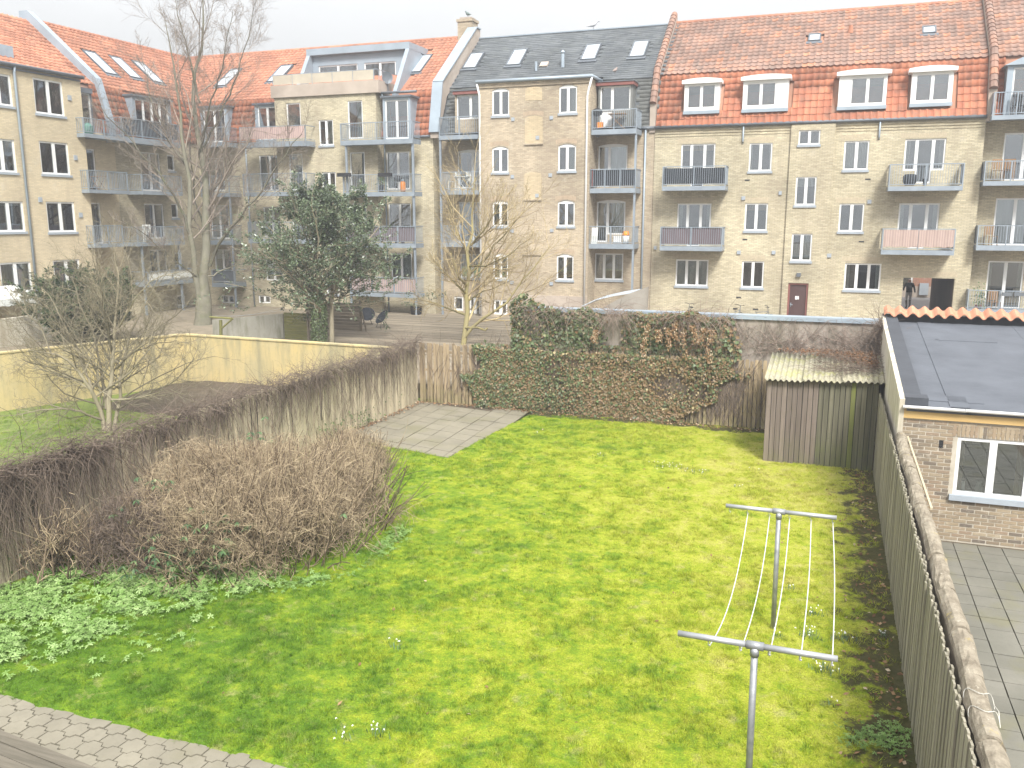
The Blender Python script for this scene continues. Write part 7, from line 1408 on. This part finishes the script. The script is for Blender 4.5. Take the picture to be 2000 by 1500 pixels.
def tub(c, label, m, r_=.14, h_=.3, plant=0):
    o = thing('planter', label, 'planter', tuple(c)); MB().lathe(c, [(r_*.75, 0), (r_, h_*.9), (r_*1.06, h_), (r_*.9, h_), (r_*.85, h_*.85)], 12).build('pot', m, o, smooth=True)
    if plant:
        r = np.random.default_rng(int(abs(c[0])*100)); n = 120; P = np.array(c)+np.array([0, 0, h_])+r.normal(0, 1, (n, 3))*np.array([.13, .13, .22])*plant+np.array([0, 0, .28*plant]); link('leaves', leaf_mesh('leaves', P, r.normal(0, .5, (n, 3))+np.array([0, -.5, .7]), r.normal(0, 1, (n, 3)), .12+.06*r.random(n), .05+.02*r.random(n), M['leaf_rhodo'], r.random(n)), o)
def at_floor(x, y, Y): return on_y(x, y, Y)
c = at_floor(787, 374, 44.0); o = thing('gas_bottle', 'orange gas bottle on the balcony above the holly tree', 'gas bottle', tuple(c)); MB().lathe(c, [(.14, 0), (.16, .05), (.16, .42), (.12, .52), (.05, .56)], 14).build('body', M['orange'], o, smooth=True); MB().lathe(c+np.array([0, 0, .56]), [(.09, 0), (.09, .1), (.08, .1)], 12).build('collar', M['steel'], o)
def grill(c, label, s=1.0):
    o = thing('kettle_grill', label, 'grill', tuple(c)); MB().lathe(np.array(c)+np.array([0, 0, .62*s]), [(.08*s, 0), (.24*s, .1*s), (.28*s, .2*s), (.285*s, .21*s), (.24*s, .33*s), (.1*s, .4*s), (.03*s, .41*s)], 16).build('kettle', M['black'], o, smooth=True)
    for a in (0, 2.1, 4.2): MB().path([np.array(c)+np.array([.15*s*math.cos(a), .15*s*math.sin(a), .66*s]), np.array(c)+np.array([.28*s*math.cos(a), .28*s*math.sin(a), 0])], .014, 5).build('leg', M['zinc_dark'], o)
f446 = at_floor(1166, 252, 45.0); grill((f446[0], 45.0, f446[2]), 'black kettle grill on the top balcony of the slate-roofed block'); f4 = at_floor(778, 374, 44.25); grill((f4[0], 44.25, f4[2]), 'dark grill beside the orange gas bottle', .85)
c = at_floor(1222, 476, 44.85); o = thing('bucket', 'white bucket with orange lid on the lowest right balcony of the slate-roofed block', 'bucket', tuple(c)); MB().lathe(c, [(.15, 0), (.18, .42), (.17, .42)], 14).build('pail', M['white'], o, smooth=True); MB().lathe(c+np.array([0, 0, .42]), [(.19, 0), (.19, .05), (.15, .22), (.02, .24)], 14).build('lid', M['orange'], o, smooth=True)
c = at_floor(1206, 476, 44.85); tag(MB().box(Frame(c, (1, 0, 0), (0, 1, 0)), -.2, .2, -.12, .12, 0, .36).box(Frame(c, (1, 0, 0), (0, 1, 0)), -.22, .22, -.14, .14, .36, .40).build('storage_box', M['white']), 'white lidded storage box beside the bucket with orange lid', 'box')
c = at_floor(1160, 476, 45.1); mbx = MB(); mbx.box(Frame(c, (1, 0, .0), (0, .25, 1)), -.17, .17, 0, .85, 0, .04).build('folded_chair', M['curtain']); tag(bpy.data.objects['folded_chair'], 'striped folded deck chair leaning on the lowest right balcony of the slate-roofed block', 'chair')
c = at_floor(1161, 366, 45.0); chair(c, 2.2, 'small dark chair on the middle right balcony of the slate-roofed block', M['red_cornice'])
c = at_floor(1172, 250, 44.8); tag(MB().box(Frame(c, (1, 0, 0), (0, 1, 0)), -.14, .14, -.1, .1, .0, .28).build('crate', M['orange']), 'small orange crate below the kettle grill', 'crate')
c = at_floor(1205, 251, 45.2); table(c, 'small garden table on the top right balcony of the slate-roofed block', M['wood_warm'], .9)
c = at_floor(903, 371, 45.0); table(c, 'white folding table on the left balcony of the slate-roofed block', M['curtain'], .75); c = at_floor(884, 371, 45.0); chair(c, -1.4, 'white slatted chair left of the folding table on the balcony', M['curtain']); c = at_floor(922, 371, 45.1); chair(c, 1.4, 'white slatted chair right of the folding table on the balcony', M['curtain'])
for (x, y, lab) in ((672, 345, 'black planter box hung left on the balcony with the gas bottle'), (752, 345, 'black planter box hung mid-rail on the balcony with the gas bottle')):
    c = on_y(x, y, 43.52); tag(MB().box(Frame(c, (1, 0, 0), (0, 1, 0)), -.4, .4, -.1, .1, 0, .2).build('planter_box', M['black']), lab, 'planter')
c = at_floor(745, 374, 44.3); tub(c, 'dark pot with shrub on the balcony with the gas bottle', M['black'], .16, .35, .9)
for (x, lab, m_) in ((762, 'brown pot at the left of the balcony with tall mauve screens', 'red_cornice'), (775, 'pale pot in the middle of the balcony with tall mauve screens', 'curtain'), (787, 'dark red pot at the right of the balcony with tall mauve screens', 'red_cornice')): tub(at_floor(x, 475, 44.2), lab, M[m_], .13, .28, .7)
c = at_floor(1776, 362, 45.2); tag(MB().lathe(c, [(.2, 0), (.3, .15), (.3, .42), (.22, .5), (.05, .5)], 14).build('bean_bag', M['screen_dark'], smooth=True), 'dark rounded bag on the open upper right balcony of the red-roofed block', 'bag'); c = at_floor(1806, 362, 45.1); tub(c, 'small black pot beside the dark bag on the open balcony', M['black'], .11, .3)
c = at_floor(1948, 352, 45.9); chair(c, .2, 'wooden slatted chair on the third-floor balcony at the right edge', M['wood_warm'], s=1.0); c = at_floor(1968, 352, 45.8); chair(c, -.3, 'second wooden slatted chair beside it at the right edge', M['wood_warm'])
c = at_floor(1934, 480, 45.9); chair(c, .4, 'brown wooden chair before the curtained glass door at the right edge', M['wood_warm']); c = at_floor(1985, 226, 45.9); chair(c, .1, 'dark chair on the top balcony at the right edge', M['black'])
c = at_floor(1909, 608, 45.9); tub(c, 'leafy green potted plant on the lowest balcony at the right edge', M['red_cornice'], .15, .3, 1.3); c = at_floor(1940, 608, 46.0); chair(c, .3, 'yellow-brown chair on the lowest balcony at the right edge', M['wood_warm'])
for (x, lab) in ((1966, 'left grey trough hung on the lowest balcony rail at the right edge'), (1990, 'right grey trough hung on the lowest balcony rail at the right edge')):
    c = on_y(x, 578, 45.34); tag(MB().box(Frame(c, (1, 0, 0), (0, 1, 0)), -.2, .2, -.08, .08, 0, .16).build('planter_box', M['zinc_dark']), lab, 'planter')
c = at_floor(196, 372, 40); c = FX(-36.6).pt(*FX(-36.6).px(193, 372)); table(c, 'small folding table on the middle balcony beside the pale brick block', M['wood_warm'], .7)
c = FX(-36.5).pt(*FX(-36.5).px(173, 264)); tag(MB().lathe(c, [(.2, 0), (.26, .25), (.24, .45), (.1, .6), (.03, .62)], 12).build('garden_bag', plain('green_bag', (.10, .24, .19), None, 3)), 'green bag on the top balcony beside the pale brick block', 'bag')
c = FX(-36.6).pt(*FX(-36.6).px(290, 472)); chair(c, 1.0, 'white chair on the lower wing balcony behind the tall bare tree', M['curtain'])
# satellite dish on the terrace
c = on_y(756, 152, 45.4); o = thing('satellite_dish', 'grey satellite dish at the right end of the roof terrace', 'satellite dish', tuple(c)); F = Frame(c, (.75, .66, 0), (0, 0, 1)); mb = MB(); rings = [[F.pt(.30*s*math.cos(a), .33*s*math.sin(a), .07*s*s) for a in np.linspace(0, 2*math.pi, 19)[:-1]] for s in (.02, .5, 1)]
for a in range(2):
    for k in range(18): mb.face([rings[a][k], rings[a][(k+1) % 18], rings[a+1][(k+1) % 18], rings[a+1][k]])
mb.build('dish', M['zinc_dark'], o, smooth=True); MB().path([F.pt(0, -.3, 0), F.pt(0, -.1, .35)], .012, 5).build('arm', M['zinc_dark'], o); MB().path([c+np.array([0, .08, -.9]), c+np.array([0, .05, 0])], .025, 6).build('mast', M['zinc_dark'], o)
# ================================================================== birds
def bird(p, rz, s, m, label):
    mb = MB(); mt = Matrix.Translation(tuple(p)) @ Matrix.Rotation(rz, 4, 'Z') @ Matrix.Scale(s, 4); T = lambda q: np.array(mt @ Vector(q))
    ax_ = [(-.30, .10, .012), (-.20, .13, .035), (-.10, .16, .075), (0, .19, .095), (.08, .22, .09), (.13, .27, .06), (.16, .32, .052), (.20, .335, .045), (.235, .325, .018), (.27, .315, .006)]
    b = len(mb.v); n = 8
    for (x, z, r_) in ax_:
        for k in range(n): a = 2*math.pi*k/n; mb.v.append(T((x, r_*math.cos(a), z+r_*1.0*math.sin(a))))
    for i in range(len(ax_)-1):
        for k in range(n): mb.f.append((b+i*n+k, b+i*n+(k+1) % n, b+(i+1)*n+(k+1) % n, b+(i+1)*n+k))
    mb.f += [tuple(b+k for k in range(n)), tuple(b+(len(ax_)-1)*n+k for k in reversed(range(n)))]
    for y in (-.03, .03): mb.path([T((.01, y, .12)), T((.0, y, 0))], .008*s, 4)
    tag(mb.build('bird', m, smooth=True), label, 'bird')
p = on_y(914, 50, 50.9); bird((p[0], 50.9, 17.72), 2.6, 1.1, plain('pigeon_grey', (.16, .20, .19), (.12, .15, .15), 5), 'grey pigeon sitting on the brick chimney'); p = on_y(1159, 54, 51.1); bird((p[0], 51.1, 16.56), .5, 1.4, plain('gull_white', (.6, .6, .62), (.3, .31, .34), 3), 'pale gull standing on the slate roof ridge')
p = on_y(1201, 158, 45.8); bird((p[0], 45.8, 13.23), 1.3, .9, plain('dove_brown', (.32, .25, .23), (.25, .2, .18), 4), 'small brownish bird on the red dormer cornice')
# ================================================================== person seen through the gateway
def person():
    p = on_y(1773, 600, 57.6); o_loc = (p[0], 57.6, GZ); me = bpy.data.meshes.new('person')
    J = {'pelvis': (0, 0, .93, .145), 'belly': (0, .01, 1.08, .14), 'chest': (.0, .03, 1.28, .165), 'neck': (0, .05, 1.47, .06), 'head': (0, .07, 1.58, .095), 'top': (0, .07, 1.68, .085), 'shL': (-.19, .03, 1.40, .075), 'elL': (-.30, .06, 1.17, .055), 'haL': (-.24, .22, 1.02, .042), 'shR': (.19, .03, 1.40, .075), 'elR': (.27, -.02, 1.14, .055), 'haR': (.33, .02, .90, .042),
         'hiL': (-.10, 0, .86, .10), 'knL': (-.13, -.05, .50, .068), 'anL': (-.16, -.28, .13, .045), 'toL': (-.17, -.16, .05, .045), 'hiR': (.10, 0, .86, .10), 'knR': (.11, .10, .49, .068), 'anR': (.11, .06, .09, .045), 'toR': (.12, .22, .04, .045)}
    E_ = [('pelvis', 'belly'), ('belly', 'chest'), ('chest', 'neck'), ('neck', 'head'), ('head', 'top'), ('chest', 'shL'), ('shL', 'elL'), ('elL', 'haL'), ('chest', 'shR'), ('shR', 'elR'), ('elR', 'haR'), ('pelvis', 'hiL'), ('hiL', 'knL'), ('knL', 'anL'), ('anL', 'toL'), ('pelvis', 'hiR'), ('hiR', 'knR'), ('knR', 'anR'), ('anR', 'toR')]
    nm = list(J); me.from_pydata([J[k][:3] for k in nm], [(nm.index(a), nm.index(b)) for a, b in E_], []); t = NT('person_clothes'); tc_ = t.n('TexCoord'); sp = t.n('SeparateXYZ'); t.l(tc_.outputs['Object'], sp.inputs[0]); rp_ = t.n('ValToRGB'); rp_.color_ramp.interpolation = 'CONSTANT'; e = rp_.color_ramp.elements
    stops = [(0, (.02, .02, .02)), (.075, (.10, .08, .07)), (.28, (.40, .38, .37)), (.53, (.018, .018, .02)), (.845, (.42, .26, .20)), (.925, (.55, .42, .38))]
    while len(e) < len(stops): e.new(.5)
    for i, (a, c_) in enumerate(stops): e[i].position = a; e[i].color = (*c_, 1)
    t.l(t.rng(sp.outputs[2], 0, 1.75, 0, 1), rp_.inputs[0]); me.materials.append(t.done(rp_.outputs[0], .85))
    o = link('person', me, None, mat4=Matrix.Translation(o_loc) @ Matrix.Rotation(R_(12), 4, 'Z') @ Matrix.Scale(1.06, 4)); tag(o, 'person in black jacket, light shorts and cap walking away through the gateway', 'person'); sk = o.modifiers.new('skin', 'SKIN'); sk.use_smooth_shade = True
    for v, k in zip(me.skin_vertices[0].data if me.skin_vertices else [], nm): v.radius = (J[k][3], J[k][3])
    return o, nm, J
po, nm, J = person()
if not po.data.skin_vertices:
    bpy.context.view_layer.update()
if po.data.skin_vertices:
    for v, k in zip(po.data.skin_vertices[0].data, nm): v.radius = (J[k][3]*(1.15 if k in ('pelvis', 'chest', 'belly') else 1), J[k][3]*(.8 if k in ('pelvis', 'chest', 'belly') else 1))
    po.data.skin_vertices[0].data[0].use_root = True
sb = po.modifiers.new('subsurf', 'SUBSURF'); sb.levels = 1; sb.render_levels = 2
# ================================================================== haze volume added in place of window glare, pales the far houses
def haze():
    t = NT('glare_haze'); v = t.n('VolumePrincipled'); v.inputs['Color'].default_value = (.93, .95, 1, 1); v.inputs['Density'].default_value = .0019; v.inputs['Anisotropy'].default_value = .1
    t.l(v.outputs[0], t.out.inputs['Volume']); return t.m
hz = MB().box(WF, -131, 131, -131, 151, -1.2, 19.6).build('haze', haze()); tag(hz, 'thin haze added over the courtyard in place of window glare', 'haze', kind='stuff')
